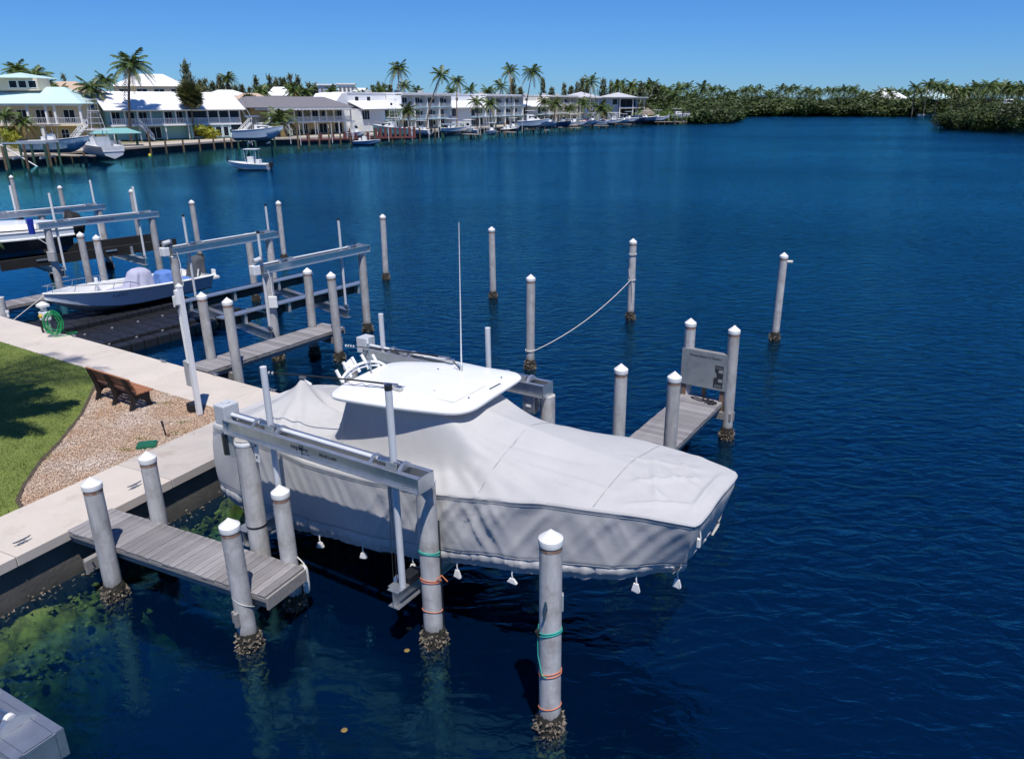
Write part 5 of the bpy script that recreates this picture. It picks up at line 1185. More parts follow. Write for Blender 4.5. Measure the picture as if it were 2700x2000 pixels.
def pine_mesh(seed, dense=1.0):
    q = random.Random(seed); mb = MB()
    for i in range(int(240*dense)):
        z = q.uniform(.12, 1.0); r = (.30*(1-z)+.07)*q.uniform(.4, 1.15); az = q.uniform(0, 6.283); o = np.array([.02*q.gauss(0,1), .02*q.gauss(0,1), z*.92]); e = o + np.array([r*math.cos(az), r*math.sin(az), q.uniform(-.01,.10)])
        for k in range(7):
            p = o + (e-o)*q.uniform(.25,1.05); a2 = q.uniform(0,6.283); v = np.array([math.cos(a2)*.05, math.sin(a2)*.05, q.uniform(-.05,.06)]); w = np.array([-math.sin(a2), math.cos(a2), 0])*.016
            mb.add([p-w, p+w, p+v+w*.4, p+v*1.3], [(0,1,2),(0,2,3)])
    me = mb.mesh('crown'); me.materials.append(M['pine_leaf']); return me
PINE = [pine_mesh(s) for s in (1, 2, 3)]
_trk = MB().tube([(0,0,0),(.01,0,.3),(-.01,.01,.6),(0,0,.95)], [.022,.018,.012,.004], 6).mesh('trunk', True); _trk.materials.append(M['trunk'])
_stem = MB().tube([(0,0,-.05),(.02,.01,.2),(.05,.0,.45)], [.035,.03,.012], 6); _stem.tube([(.01,0,.12),(-.14,.1,.42)], [.022,.01], 5); _stem.tube([(.01,0,.1),(.1,-.16,.4)], [.022,.01], 5); _stem = _stem.mesh('trunk', True); _stem.materials.append(M['trunk'])
def tree(base, h, wd, label, crowns, v=0, cat='tree', group=None, name='tree', trunk=None):
    t = thing(name, label, cat, tuple(base), v*1.1, group); c = link('crown', crowns[v % len(crowns)], t); c.scale = (wd, wd, h)
    k = link('trunk', trunk or _stem, t); k.scale = (wd*.8, wd*.8, h); return t

# ---- house helpers (local x along the waterside front, y inland, z up)
def hroof_gable(t, x0, x1, y0, y1, ze, zr, mat_, th=.14, ov=.5, name='roof'):
    ym = (y0+y1)/2; k = (zr-ze)/(ym-y0); b = MB()
    b.slabpoly([(x0-ov,y0-ov,ze-k*ov),(x1+ov,y0-ov,ze-k*ov),(x1+ov,ym,zr),(x0-ov,ym,zr)], th); b.slabpoly([(x0-ov,ym,zr),(x1+ov,ym,zr),(x1+ov,y1+ov,ze-k*ov),(x0-ov,y1+ov,ze-k*ov)], th)
    o = b.build(name, mat_, t)
    g = MB()
    for xx in (x0, x1-.15): g.add([(xx,y0,ze-.1),(xx,y1,ze-.1),(xx,ym,zr-.12),(xx+.15,y0,ze-.1),(xx+.15,y1,ze-.1),(xx+.15,ym,zr-.12)], [(0,1,2),(5,4,3),(0,3,4,1),(1,4,5,2),(2,5,3,0)])
    return o, g
def hroof_hip(t, x0, x1, y0, y1, ze, zr, mat_, ins, th=.14, ov=.5, name='roof'):
    x0 -= ov; x1 += ov; y0 -= ov; y1 += ov; ym = (y0+y1)/2; b = MB(); a, c = (x0+ins,ym,zr), (x1-ins,ym,zr)
    b.slabpoly([(x0,y0,ze),(x1,y0,ze),c,a], th); b.slabpoly([(x1,y1,ze),(x0,y1,ze),a,c], th); b.slabpoly([(x1,y0,ze),(x1,y1,ze),c], th); b.slabpoly([(x0,y1,ze),(x0,y0,ze),a], th)
    return b.build(name, mat_, t)
def window(t, x0, x1, z0, z1, y, frame='trim_white', pane='glass_dark', split=1, name='window'):
    f = MB(); w = .09
    f.box(((x0+x1)/2,y,z1-w/2),(x1-x0,.10,w)); f.box(((x0+x1)/2,y,z0+w/2),(x1-x0,.10,w)); f.box((x0+w/2,y,(z0+z1)/2),(w,.10,z1-z0-2*w)); f.box((x1-w/2,y,(z0+z1)/2),(w,.10,z1-z0-2*w))
    for k in range(1, split): f.box((x0+(x1-x0)*k/split,y,(z0+z1)/2),(.07,.10,z1-z0-2*w))
    o = f.build(name, frame, t); MB().box(((x0+x1)/2,y+.01,(z0+z1)/2),(x1-x0-w,.04,z1-z0-w)).build('pane', pane, o); return o
def railing(t, x0, x1, z, h=1.0, y=0.05, mat_='trim_white', step=.22, bw=.07, solid=None):
    r = MB(); r.box(((x0+x1)/2,y,z+h-.04),(x1-x0,.07,.08)); r.box(((x0+x1)/2,y,z+.10),(x1-x0,.06,.07)); n_ = max(2, int((x1-x0)/step))
    for i in range(n_+1): r.box((x0+(x1-x0)*i/n_,y,z+h/2),(bw,.04,h-.1))
    return r.build('railing', mat_, t)
def stairs(t, x0, z0, x1, z1, y0, y1, mat_='trim_white'):
    s = MB(); n_ = 12
    for i in range(n_):
        k = (i+.5)/n_; s.box((x0+(x1-x0)*k,(y0+y1)/2,z0+(z1-z0)*k),(abs(x1-x0)/n_+.06,y1-y0,.07))
    for y in (y0, y1):
        s.beam((x0,y,z0+.05),(x1,y,z1+.05),.07,.25); s.beam((x0,y,z0+1.0),(x1,y,z1+1.0),.08,.10)
        for i in range(9): k = i/8; s.beam((x0+(x1-x0)*k,y,z0+(z1-z0)*k),(x0+(x1-x0)*k,y,z0+(z1-z0)*k+1.0),.06,.06)
    return s.build('stairs', mat_, t)
ZG = 1.12
# teal roofed yellow house (left)
h = thing('house', 'yellow waterfront house with pale teal roof and cupola at the left edge', 'house', (-99.76,141.86,ZG), R(4.2))
L_ = 18.8
MB().box((L_/2-4,6.5,1.45),(L_+8,9,2.9)).build('wall', 'house_yellow', h); MB().box((L_/2-4,6.5,4.95),(L_+8,9,4.0)).build('wall', 'house_cream', h)
MB().box((L_/2-4,1.0,2.95),(L_+8,2.3,.34)).build('balcony_floor', 'house_cream', h); MB().box((L_/2-4,-.1,6.32),(L_+8.6,.35,.42)).build('fascia_beam', 'trim_white', h)
hroof_hip(h, -8, L_, 0, 11, 6.5, 9.3, 'roof_teal', 5.4)
cu_ = MB().box((7.2,5.0,9.7),(7.2,4.2,2.1)).build('cupola', 'house_cream', h); hr = MB()
MB().lathe([(6.4,0),(.2,1.0)], 4).build('cupola_roof', 'roof_teal', cu_, (7.2,5.0,10.75), R(45)).scale = (.95,.62,.9)
for xx in (6.6, 8.2, 9.9): window(h, xx-.72, xx+.72, 9.05, 10.35, 2.88)
for xx in (1.0, 4.8, 9.5, 12.6, 14.1, 18.4): MB().box((xx,.25,4.65),(.34,.34,3.2)).build('column', 'trim_white', h)
for xx in (5.2, 11.5, 17.6): MB().box((xx,.25,1.4),(.42,.42,2.8)).build('column', 'trim_white', h)
rl = [(-2,1.0),(1.0,4.8),(4.8,9.5),(9.5,12.6),(12.6,14.1),(14.1,18.4)]
for a, b in rl: railing(h, a+.1, b-.1, 3.12, 1.05, .1, 'alum_white', .3, .05)
for a, b in ((6.6,8.6),(9.9,11.6),(14.6,16.6)): window(h, a, b, 3.2, 5.5, 1.97, split=2)
MB().box((12.4,1.96,4.6),(.5,.06,1.3)).build('wall_decoration', 'post_wood', h)
for a, b in ((5.8,7.6),(13.6,15.0)): window(h, a, b, .05, 2.2, 1.97, split=2)
stairs(h, 16.4, 0, 19.4, 2.9, -1.0, -.05); MB().box((10.2,1.7,.5),(.9,.5,.8)).build('air_conditioner', 'grey_box', h)

# teal house
A_ = (-78.57,147.41); h = thing('house', 'long two-storey teal house with white roof and white balcony railing', 'house', (*A_,ZG), R(41.9))
L_ = 24.0
MB().box((L_/2,6.9,1.4),(L_,9.0,2.8)).build('wall', 'house_teal', h); MB().box((L_/2,6.9,4.3),(L_,9.0,3.0)).build('wall', 'house_teal', h)
ro, g = hroof_gable(h, -.2, L_, -.2, 11.4, 5.75, 8.6, 'roof_white', ov=.8); g.build('gable', 'house_teal', h)
MB().box((L_/2,-.35,5.30),(L_+1.2,.2,.34)).build('fascia_beam', 'trim_white', h); MB().box((L_/2,1.1,2.65),(L_,2.5,.30)).build('balcony_floor', 'trim_white', h)
cx = [.3,2.6,4.8,7.1,9.4,11.6,13.6,17.6,19.7,21.8,23.9]
for xx in cx: MB().box((xx,.15,3.95),(.2,.2,2.5)).build('column', 'trim_white', h)
for a, b in zip(cx[:-1], cx[1:]): railing(h, a+.1, b-.1, 2.8, 1.05, .12, 'trim_white' if a < 13 else 'alum_white', .27 if a < 13 else .2, .11 if a < 13 else .09)
for a in (.9,3.4,5.6,10.2,12.1): window(h, a, a+1.5, 2.85, 5.0, 2.37, split=2)
for a, b in ((13.9,17.3),(17.9,19.5),(19.9,21.6),(22.0,23.7)): MB().box(((a+b)/2,.22,4.45),(b-a,.05,1.3)).build('screen_pane', 'glass_dark', h)
for a, b in ((6.2,9.2),): window(h, a, b, .1, 2.3, 2.37, split=3)
MB().box((18.8,.9,1.3),(9.6,1.6,2.5)).build('porch', 'house_teal', h)
for a, b in ((14.3,16.2),(17.2,18.4),(18.7,19.9),(20.2,21.3)): window(h, a, b, .3, 2.2, .07)
MB().box((22.8,.05,1.25),(1.8,.1,2.3)).build('porch_door', 'glass_dark', h)
for xx in (.3,4.8,9.4,13.6,21.7,23.9): MB().box((xx,.15,1.25),(.2,.2,2.5)).build('column', 'trim_white', h)
stairs(h, 22.4, 0, 25.6, 2.75, -1.3, -.4); stairs(h, 6.6, 0, 4.6, 2.75, -1.5, -.6)
# west wing of the teal house with the gable to the water
h2 = thing('house', 'teal gabled wing with small square windows beside the yellow house', 'house', (-86.5,151.5,ZG), R(14))
MB().box((4.3,5,2.7),(8.6,8,5.4)).build('wall', 'house_teal', h2); b = MB()
for s in (0,1):
    xs = (-.5,4.3) if s == 0 else (4.3,9.1); zs_ = (5.25,7.9) if s == 0 else (7.9,5.25)
    b.slabpoly([(xs[0],.4,zs_[0]),(xs[1],.4,zs_[1]),(xs[1],9.5,zs_[1]),(xs[0],9.5,zs_[0])], .16)
b.build('roof', 'roof_white', h2); MB().add([(0,1.0,5.3),(8.6,1.0,5.3),(4.3,1.0,7.7),(0,1.2,5.3),(8.6,1.2,5.3),(4.3,1.2,7.7)],[(0,1,2),(5,4,3),(0,3,4,1),(1,4,5,2),(2,5,3,0)]).build('gable', 'house_teal', h2)
MB().beam((-.5,.38,5.15),(4.3,.38,7.8),.08,.3).build('barge_board', 'post_wood', h2); MB().beam((9.1,.38,5.15),(4.3,.38,7.8),.08,.3).build('barge_board', 'post_wood', h2)
window(h2, 3.7, 4.7, 5.6, 6.5, .97); window(h2, 5.0, 5.9, 3.0, 4.0, .97); window(h2, 7.0, 8.3, 2.6, 4.4, .97)

# brown roofed yellow house
h = thing('house', 'yellow two-storey house with grey roof, balcony and white stairs', 'house', (-58.8,168.82,ZG), R(52.8)); L_ = 24.0
MB().box((L_/2,7.4,1.35),(L_,9.0,2.7)).build('wall', 'house_yellow', h); MB().box((L_/2,7.4,4.2),(L_,9.0,3.0)).build('wall', 'house_yellow', h)
hroof_hip(h, -1.5, L_+.5, .6, 11.8, 5.65, 7.85, 'roof_grey', 3.6, ov=.7); MB().box((L_/2,.3,5.35),(L_+1.4,.25,.42)).build('fascia_beam', 'trim_white', h)
b = MB(); b.box((L_/2+1.5,-.6,5.22),(L_-2,1.9,.08))
for i in range(24): b.box((3.2+i*.95,-.75,5.12),(.12,2.1,.16))
b.build('pergola', 'trim_white', h); MB().box((L_/2+.5,1.6,2.55),(L_+1.0,2.8,.28)).build('balcony_floor', 'trim_white', h)
cx = [2.5,6.5,8.8,11.0,13.2,15.3,17.3,19.4,21.8,24.3]
for xx in cx: MB().box((xx,.35,3.9),(.22,.22,2.6)).build('column', 'trim_white', h)
for a, b_ in zip(cx[:-1], cx[1:]): railing(h, a+.12, b_-.12, 2.69, 1.0, .32, 'alum_white', .19, .10)
for a in (7.2,11.6,15.5,18.0,22.3): window(h, a, a+1.5, 2.75, 4.9, 2.87, split=2)
for a, b_ in ((7.6,8.8),(12.6,13.9),(17.0,19.2),(21.4,23.6)): window(h, a, b_, .05, 2.2, 2.87, split=2)
for xx in (6.5,10.8,20.6,24.3): MB().box((xx,.35,1.2),(.26,.26,2.4)).build('column', 'trim_white', h)
for a in (8.9,12.0,15.4): MB().box((a,2.4,.45),(1.4,.7,.9)).build('patio_furniture', 'post_wood', h)
stairs(h, 23.2, 0, 26.6, 2.7, -.9, .1); stairs(h, 4.4, 2.7, 7.0, 0, -.9, -.1)
# cream gabled wing between teal and grey roofed houses
h2 = thing('house', 'small cream gabled wing with dark attic window behind the fan palm', 'house', (-64.5,172.5,ZG), R(30)); MB().box((3.2,4,2.5),(6.4,7,5.0)).build('wall', 'house_cream', h2); b = MB()
for s in (0,1):
    xs = (-.4,3.2) if s == 0 else (3.2,6.8); zs_ = (4.9,7.0) if s == 0 else (7.0,4.9)
    b.slabpoly([(xs[0],.1,zs_[0]),(xs[1],.1,zs_[1]),(xs[1],8,zs_[1]),(xs[0],8,zs_[0])], .15)
b.build('roof', 'roof_white', h2); MB().add([(0,.5,4.95),(6.4,.5,4.95),(3.2,.5,6.85),(0,.65,4.95),(6.4,.65,4.95),(3.2,.65,6.85)],[(0,1,2),(5,4,3),(0,3,4,1),(1,4,5,2),(2,5,3,0)]).build('gable', 'house_cream', h2); window(h2, 2.7, 3.7, 5.0, 6.0, .47); window(h2, 2.4, 4.0, 2.8, 3.9, .47)

# white apartment row
AX, AY, AD = -44.09, 187.61, 66.55
def at_apt(x, y=0): return (AX+x*math.cos(R(AD))-y*math.sin(R(AD)), AY+x*math.sin(R(AD))+y*math.cos(R(AD)), ZG)
def bays(x0, x1, n_, label, wallm='house_white'):
    t = thing('apartment_block', label, 'building', at_apt(x0), R(AD), 'white apartment blocks with balcony bays'); w = (x1-x0)/n_; Lb = x1-x0
    MB().box((Lb/2,6.25,4.35),(Lb,9.5,8.7)).build('wall', wallm, t); MB().box((Lb/2,5.1,8.78),(Lb+.2,11.6,.36)).build('roof', 'roof_white', t); MB().box((Lb/2,-.55,8.60),(Lb+.3,.25,.55)).build('fascia', 'trim_white', t)
    for z in (2.5,5.5): MB().box((Lb/2,.6,z-.10),(Lb-.05,1.78,.22)).build('balcony_floor', 'trim_blue' if wallm == 'house_white' else 'house_ivory', t)
    for i in range(n_+1): MB().add([(i*w-.11,-.25,0),(i*w+.11,-.25,0),(i*w+.11,1.49,0),(i*w-.11,1.49,0),(i*w-.11,-.25 if True else 0,8.32),(i*w+.11,-.25,8.32),(i*w+.11,1.49,8.32),(i*w-.11,1.49,8.32)],[(0,3,2,1),(4,5,6,7),(0,1,5,4),(1,2,6,5),(2,3,7,6),(3,0,4,7)]).build('dividing_wall', wallm, t)
    q = random.Random(int(x0))
    for i in range(n_):
        for f, z in enumerate((0,2.52,5.52)):
            a = i*w+w*.42+q.uniform(0,.3); window(t, a, a+w*.36, z+.1, z+2.3, 1.46, split=2)
            if q.random() < .6: MB().box((a+w*.36+.75,1.46,z+1.3),(.9,.06,1.1)).build('side_window', 'glass_dark', t)
            if f: railing(t, i*w+.15, (i+1)*w-.15, z, .95, -.1, 'hull_grey', .3, .03)
            if q.random() < .35: MB().box((i*w+w*.6,.8,z+.45),(1.2,.6,.8)).build('balcony_furniture', 'dock_maroon' if q.random() < .5 else 'trim_white', t)
    for i in range(2): MB().box((Lb*(.25+.45*i),5,9.25),(1.1,1.1,.75)).build('roof_unit', 'grey_box', t)
    return t
def wallblock(x0, x1, label, wallm='house_white', win=True, wedge=False):
    t = thing('apartment_block', label, 'building', at_apt(x0), R(AD), 'white apartment wall blocks'); Lb = x1-x0
    MB().box((Lb/2,6.5,2.6),(Lb-.3,11.6,5.2)).build('wall', wallm, t); MB().box((Lb/2,8.2,6.9),(Lb-.3,8,3.7)).build('upper_wall', wallm, t)
    b = MB(); b.slabpoly([(-.1,-.35,5.15),(Lb+.1,-.35,5.15),(Lb+.1,4.2,7.0),(-.1,4.2,7.0)], .18); b.build('lower_roof', 'roof_white', t); MB().box((Lb/2,8.2,8.80),(Lb-.1,8.3,.14)).build('roof', 'roof_white', t)
    for a, b_, z0, z1 in ((Lb*.62,Lb-.5,2.7,4.9),(.5,Lb*.22,2.7,4.9),(Lb*.62,Lb-.5,.1,2.2)):
        if win: window(t, a, b_, z0, z1, .67, split=3)
    MB().box((Lb*.8,-.2,2.45),(Lb*.42,1.6,.2)).build('balcony_floor', 'trim_blue', t); railing(t, Lb*.6, Lb-.2, 2.5, .95, -.9, 'hull_grey', .3, .03)
    for xx in (Lb*.18, Lb*.48): window(t, xx, xx+1.6, 6.6, 8.0, 4.17, frame='trim_white')
    MB().box((Lb*.7,6.0,9.2),(1.2,1.2,.7)).build('roof_unit', 'grey_box', t)
    if wedge:
        MB().add([(-6.5,4,0),(0,4,0),(0,4,8.8),(-2.2,4,8.6),(-6.5,4,5.3),(-6.5,11.5,0),(0,11.5,0),(0,11.5,8.8),(-2.2,11.5,8.6),(-6.5,11.5,5.3)],[(0,1,2,3,4),(9,8,7,6,5),(0,5,6,1),(1,6,7,2),(2,7,8,3),(3,8,9,4),(4,9,5,0)]).build('side_wedge', wallm, t)
    return t
wallblock(4.5, 20.5, 'white apartment wall with sloping roofs left of the first balcony block', wedge=True)
bays(20.7, 45.9, 4, 'nearest white three-storey balcony block behind the aqua boat'); wallblock(46.2, 66.8, 'plain white apartment wall between the first two balcony blocks')
bays(67.0, 94.1, 4, 'middle white three-storey balcony block behind the lifted boats'); wallblock(94.4, 116.7, 'ivory apartment wall between the second and third balcony blocks', 'house_ivory'); bays(117.0, 145.0, 4, 'farthest ivory three-storey balcony block', 'house_ivory')
h = thing('house', 'low white house with blue shutters right of the apartment row', 'house', at_apt(146.0), R(AD-8)); MB().box((8,5,4.1),(16,8,8.2)).build('wall', 'house_white', h); MB().box((8,3.6,8.3),(17.4,11,.35)).build('roof', 'roof_white', h)
for a in (.8,4.6,8.6,12.4):
    for z in (2.8,5.6): window(h, a, a+2.8, z, z+2.0, .97, pane='hull_navy', split=3)
for z in (2.5,5.3): MB().box((8,0,z),(16,2,.2)).build('balcony_floor', 'trim_white', h); railing(h, .2, 15.8, z+.1, .95, -.9, 'trim_white', .5, .06)
for xx in (.2,5.4,10.6,15.8): MB().box((xx,-.9,4.1),(.2,.2,8.2)).build('column', 'trim_white', h)
h = thing('house', 'blue grey two-storey house with glass balconies at the end of the row', 'house', (25.71,343.9,ZG), R(56)); 
MB().box((7.0,6,4.2),(14,11,8.4)).build('wall', 'house_blue', h); MB().box((26.0,7.5,4.2),(24,8,8.4)).build('wall', 'house_blue', h); MB().box((19,5,8.5),(40,13,.28)).build('roof', 'roof_white', h)
for c_, s_ in (((-3.5,9,8.6),9.0),((23.5,6,8.6),9.5)): MB().lathe([(s_,0),(.15,2.0)], 4).build('roof_pyramid', 'roof_palegrey', h, c_, R(45))
window(h, 8.5, 13, 5.4, 7.8, .47)
for a, b_ in ((14.3,26.2),(26.6,35.5)):
    for z in (.3,4.4): MB().box(((a+b_)/2,3.45,z+1.9),(b_-a,.08,3.4)).build('glass_front', 'glass_dark', h)
for z in (4.0,7.9): MB().box((26,1.6,z),(24,3.8,.3)).build('balcony_floor', 'trim_white', h)
for xx in (14.2,26.4,37.8): MB().box((xx,-.1,4.2),(.4,.4,8.2)).build('column', 'trim_white', h)
# thatched hut and far white boathouse
h = thing('thatched_hut', 'small thatched hut beside the blue grey house', 'hut', (39.708, 307.608, 1.100)); MB().lathe([(3.9,1.9),(3.6,2.0),(1.9,3.5),(.2,4.6)], 16).build('thatch', 'thatch', h, smooth=True)
for a in range(6): MB().cyl((3.0*math.cos(a),3.0*math.sin(a),0),(3.0*math.cos(a),3.0*math.sin(a),2.4),.15,n=6).build('post', 'post_wood', h)

# background houses: boxes with hip roofs, seen over the front row
def small_house(p0, p1, zw, zr, dep, wall, roof, label, win=2, flat=False):
    a = np.array(p0[:2]); b = np.array(p1[:2]); Lb = np.linalg.norm(b-a); t = thing('house', label, 'house', (a[0],a[1],ZG), math.atan2(*(b-a)[::-1]), 'houses behind the waterfront row')
    MB().box((Lb/2,dep/2,(zw-ZG)/2),(Lb,dep,zw-ZG)).build('wall', wall, t)
    if flat: MB().box((Lb/2,dep/2,zw-ZG+.2),(Lb+1,dep+1,.4)).build('roof', roof, t)
    else: hroof_hip(t, 0, Lb, 0, dep, zw-ZG, zr-ZG, roof, min(Lb*.35, dep*.5), ov=.6)
    for i in range(win): window(t, Lb*(i+.3)/max(win,1), Lb*(i+.3)/max(win,1)+Lb*.16, zw-ZG-2.4, zw-ZG-.7, -.05, split=2)
    return t
small_house((-134.087, 215.000, 10.522), (-121.373, 215.000, 10.522), 10.2, 13.0, 12, 'house_cream', 'roof_tan', 'house with pale tan roof behind the yellow house', 2)
small_house((-120.066, 230.000, 10.698), (-102.918, 235.000, 10.757), 12.0, 15.4, 14, 'house_cream', 'roof_white', 'tall house with white hip roof behind the big coconut palm', 4)
small_house((-86.050, 215.000, 9.590), (-78.890, 220.000, 9.627), 9.4, 10.9, 12, 'house_white', 'roof_white', 'low white roof behind the right end of the teal house', 1)
small_house((-79.582, 210.000, 8.823), (-71.697, 212.000, 8.831), 8.5, 10.0, 10, 'roof_tan', 'roof_tan', 'tan roofed house behind the fan palm', 1)
small_house((-83.814, 250.000, 9.306), (-77.250, 252.000, 9.317), 9.6, 12.2, 12, 'house_cream', 'roof_white', 'small house with white hip roof in front of the pines', 2)
small_house((-74.960, 275.000, 8.599), (-69.858, 276.000, 8.602), 13.0, 13.4, 12, 'house_blue', 'roof_white', 'left half of the modern grey house on the skyline', 2, True)
small_house((-67.711, 272.000, 8.593), (-62.518, 273.000, 8.595), 13.2, 13.6, 12, 'house_white', 'roof_white', 'right half of the modern grey house on the skyline with tall windows', 4, True)
small_house((-61.131, 235.000, 7.179), (-54.394, 238.000, 7.168), 7.6, 10.6, 12, 'house_white', 'roof_palegrey', 'pale pyramid roof in front of the modern house', 1)
small_house((-55.932, 245.000, 7.893), (-51.002, 247.000, 7.892), 9.8, 11.8, 11, 'house_white', 'roof_white', 'white roof behind the apartment row, left end', 1)
small_house((214.499, 520.000, 6.183), (233.823, 520.000, 6.183), 8.8, 15.5, 30, 'house_white', 'roof_white', 'white tent roofed building beyond the mangroves', 2); small_house((232.152, 500.000, 6.908), (250.724, 500.000, 6.908), 9.0, 15.0, 25, 'roof_teal', 'roof_teal', 'pale green roofed building beyond the mangroves', 0); small_house((279.070, 560.000, 9.221), (289.454, 560.000, 9.221), 12.5, 17.0, 20, 'roof_tan', 'roof_tan', 'orange roofed building among the far palms', 0)
vn = thing('parked_truck', 'small white truck parked behind the right mangroves', 'truck', (171.599, 300.000, 6.032)); MB().box((0,0,.9),(4.6,2.2,1.2)).build('body', 'hull_white', vn, bev=.1); MB().box((-.6,0,2.0),(2.6,2.0,1.3)).build('cab', 'hull_white', vn, bev=.2); MB().box((-.6,-1.02,2.05),(2.2,.06,.7)).build('window', 'glass_dark', vn)

# ---- palms and trees by the houses
palm((-75.679, 148.126, 1.100), (-73.511, 148.000, 14.169), 'tallest coconut palm, in front of the teal house', 1.75, v=0, r=.24)
palm((-83.363, 150.000, 3.836)[:2]+(1.1,), (-82.150, 150.000, 10.278), 'coconut palm leaning over the yellow house roof end', 1.35, v=1)
palm((-67.963, 157.255, 1.100), (-66.911, 156.000, 9.154), 'round headed fan palm with dry skirt in front of the teal house', 2.05, FAN, 0, name='fan_palm'); palm((-68.381, 160.549, 1.100), (-66.684, 156.500, 7.795), 'second trunk leaning beside the round fan palm', .9, FAN, 1, name='fan_palm')
palm((-64.264, 178.000, 1.469)[:2]+(1.1,), (-63.668, 178.000, 7.378), 'small fan palm at the gap between teal and grey roofed houses', 1.65, FAN, 1, name='fan_palm')
palm((-54.139, 166.000, 0.716)[:2]+(1.1,), (-53.907, 166.000, 4.718), 'low bushy coconut palm in front of the grey roofed house', 1.7, v=2)
for i, (px, z) in enumerate(((-120.526, 190.000, 14.711), (-114.066, 185.000, 12.956), (-120.468, 200.000, 12.929), (-97.152, 185.000, 12.956), (-124.131, 330.000, 18.250), (-62.452, 230.000, 7.699))[0:0]): pass
bgp = [((-120.787, 190.000, 14.711),1.5,'bushy palm top behind the teal cupola, left of the pair'), ((-111.962, 182.000, 13.264),1.7,'yellowing palm top behind the teal cupola, right of the pair'), ((-111.217, 185.000, 11.606),1.0,'small palm top beside the cupola'), ((-100.642, 190.000, 12.683),1.2,'palm crown between the two front coconut palms'), ((-114.401, 300.000, 16.036),1.5,'dark palm top right of the round fan palm'), ((-99.818, 170.000, 10.361),.9,'yellow tipped palm behind the teal gable'), ((-80.337, 235.000, 10.757),1.3,'palm top left of the white hip roof'), ((-72.599, 240.000, 11.023),1.5,'left of two palm tops right of the white hip roof'), ((-68.985, 240.000, 10.607),1.3,'right of two palm tops right of the white hip roof'), ((-67.175, 262.000, 11.073),1.3,'palm in front of the modern grey house'), ((-51.649, 235.000, 9.738),1.4,'bushy palm at the left end of the white apartments'), ((-51.632, 260.000, 11.275),1.3,'palm top on the skyline behind the apartment wedge')]
for i, (p, s, lb) in enumerate(bgp): palm((p[0],p[1],1.1), p, lb, s, v=i)
tall = [((-36.686, 208.375, 1.100),(-36.695, 211.000, 15.900),1.35,'tall slim coconut palm at the left end of the first balcony block'), ((-28.420, 197.698, 1.100),(-24.507, 200.000, 13.956),1.3,'tall leaning coconut palm crossing the first balcony block'), ((-23.252, 220.255, 1.100),(-23.285, 225.000, 13.353),1.05,'thin windswept palm right of the leaning palm'), ((-9.949, 265.560, 1.100),(-10.438, 268.000, 17.123),1.5,'left of the two tallest palms at the middle block'), ((-5.793, 274.965, 1.100),(-3.241, 272.000, 17.260),1.6,'right of the two tallest palms, bent trunk'), ((18.127, 307.608, 1.100),(18.966, 322.000, 15.246),1.9,'tall palm behind the low white house'), ((-36.787, 214.152, 1.100),(-42.786, 255.000, 12.532),1.2,'palm top just right of the tall slim palm'), ((-40.198, 262.000, -0.208)[:2]+(1.1,),(-39.942, 262.000, 11.073),1.2,'palm top above the first balcony block'), ((-29.503, 262.000, -0.208)[:2]+(1.1,),(-28.807, 262.000, 11.073),1.2,'palm top left of the second apartment wall'), ((-26.744, 300.000, -1.398)[:2]+(1.1,),(-26.324, 300.000, 11.778),1.5,'palm top above the second apartment wall'), ((-19.988, 300.000, -1.398)[:2]+(1.1,),(-19.680, 300.000, 11.519),1.5,'palm top left of the middle balcony block roof'), ((-15.999, 310.000, -1.711)[:2]+(1.1,),(-15.724, 310.000, 13.242),1.6,'palm top above the middle balcony block roof')]
for i, (b_, p, s, lb) in enumerate(tall): palm(b_, p, lb, s, PALM_WIND if i % 2 else PALM, i, r=.17)
lowp = [((-18.062, 225.000, 7.902),1.15,'low palm in front of the second apartment wall'), ((-15.057, 235.000, 7.487),1.2,'low palm at the left bay of the middle block'), ((0.877, 270.000, 7.882),1.35,'low palm at the ivory wall'), ((4.086, 275.000, 7.400),1.4,'low palm at the left of the farthest block'), ((9.547, 285.000, 5.755),1.2,'low yellowish palm in front of the farthest block'), ((15.043, 300.000, 7.345),1.5,'low palm in front of the low white house'), ((20.862, 295.000, 5.677),2.0,'big low palm left of the blue grey house'), ((23.755, 300.000, 4.715),1.5,'small palm by the blue grey house wall'), ((-32.398, 196.000, 6.026),1.2,'low drooping palm at the first balcony bay'), ((-35.101, 192.000, 5.221),.8,'small drooping palm by the aqua boat tower')]
for i, (p, s, lb) in enumerate(lowp): palm((p[0],p[1],1.1), p, lb, s, v=i+1, r=.13)
for i, (p, s, lb) in enumerate((((-90.952, 138.000, 2.936),1.0,'young palm by the left balcony'), ((-91.333, 138.000, 5.698),1.1,'palm crown at the left balcony corner'), ((-89.093, 139.000, 4.759),.9,'short palm in front of the yellow house balcony'))): palm((p[0],p[1],1.1), p, lb, s, v=i, r=.1)
for p, s, hh, lb in (((-65.072, 157.255, 1.100),3.2,2.9,'yellow green bush at the fan palm foot'), ((-65.202, 177.224, 1.100),2.2,3.2,'yellow shrub by the white stairs'), ((-84.288, 128.209, 1.100),2.0,3.0,'yellow shrub in front of the yellow house')): tree(p, hh, s, lb, [YELL], 0, 'bush', name='bush')
tree((-57.075, 232.000, 1.559)[:2]+(1.1,), 9.5, 7.0, 'round green tree behind the grey roof end', BRIGHT, 0); tree((-53.954, 228.000, 1.670)[:2]+(1.1,), 8.5, 7.0, 'leafy tree by the pale pyramid roof', BRIGHT, 1)
hd = tree((42.441, 307.608, 1.100), 4.2, 13.0, 'bright green clipped hedge at the end of the quay', BRIGHT, 0, 'hedge', name='hedge'); tree((47.045, 307.608, 1.100), 4.0, 9.0, 'bright green bush right of the clipped hedge', BRIGHT, 1, 'bush', name='bush')
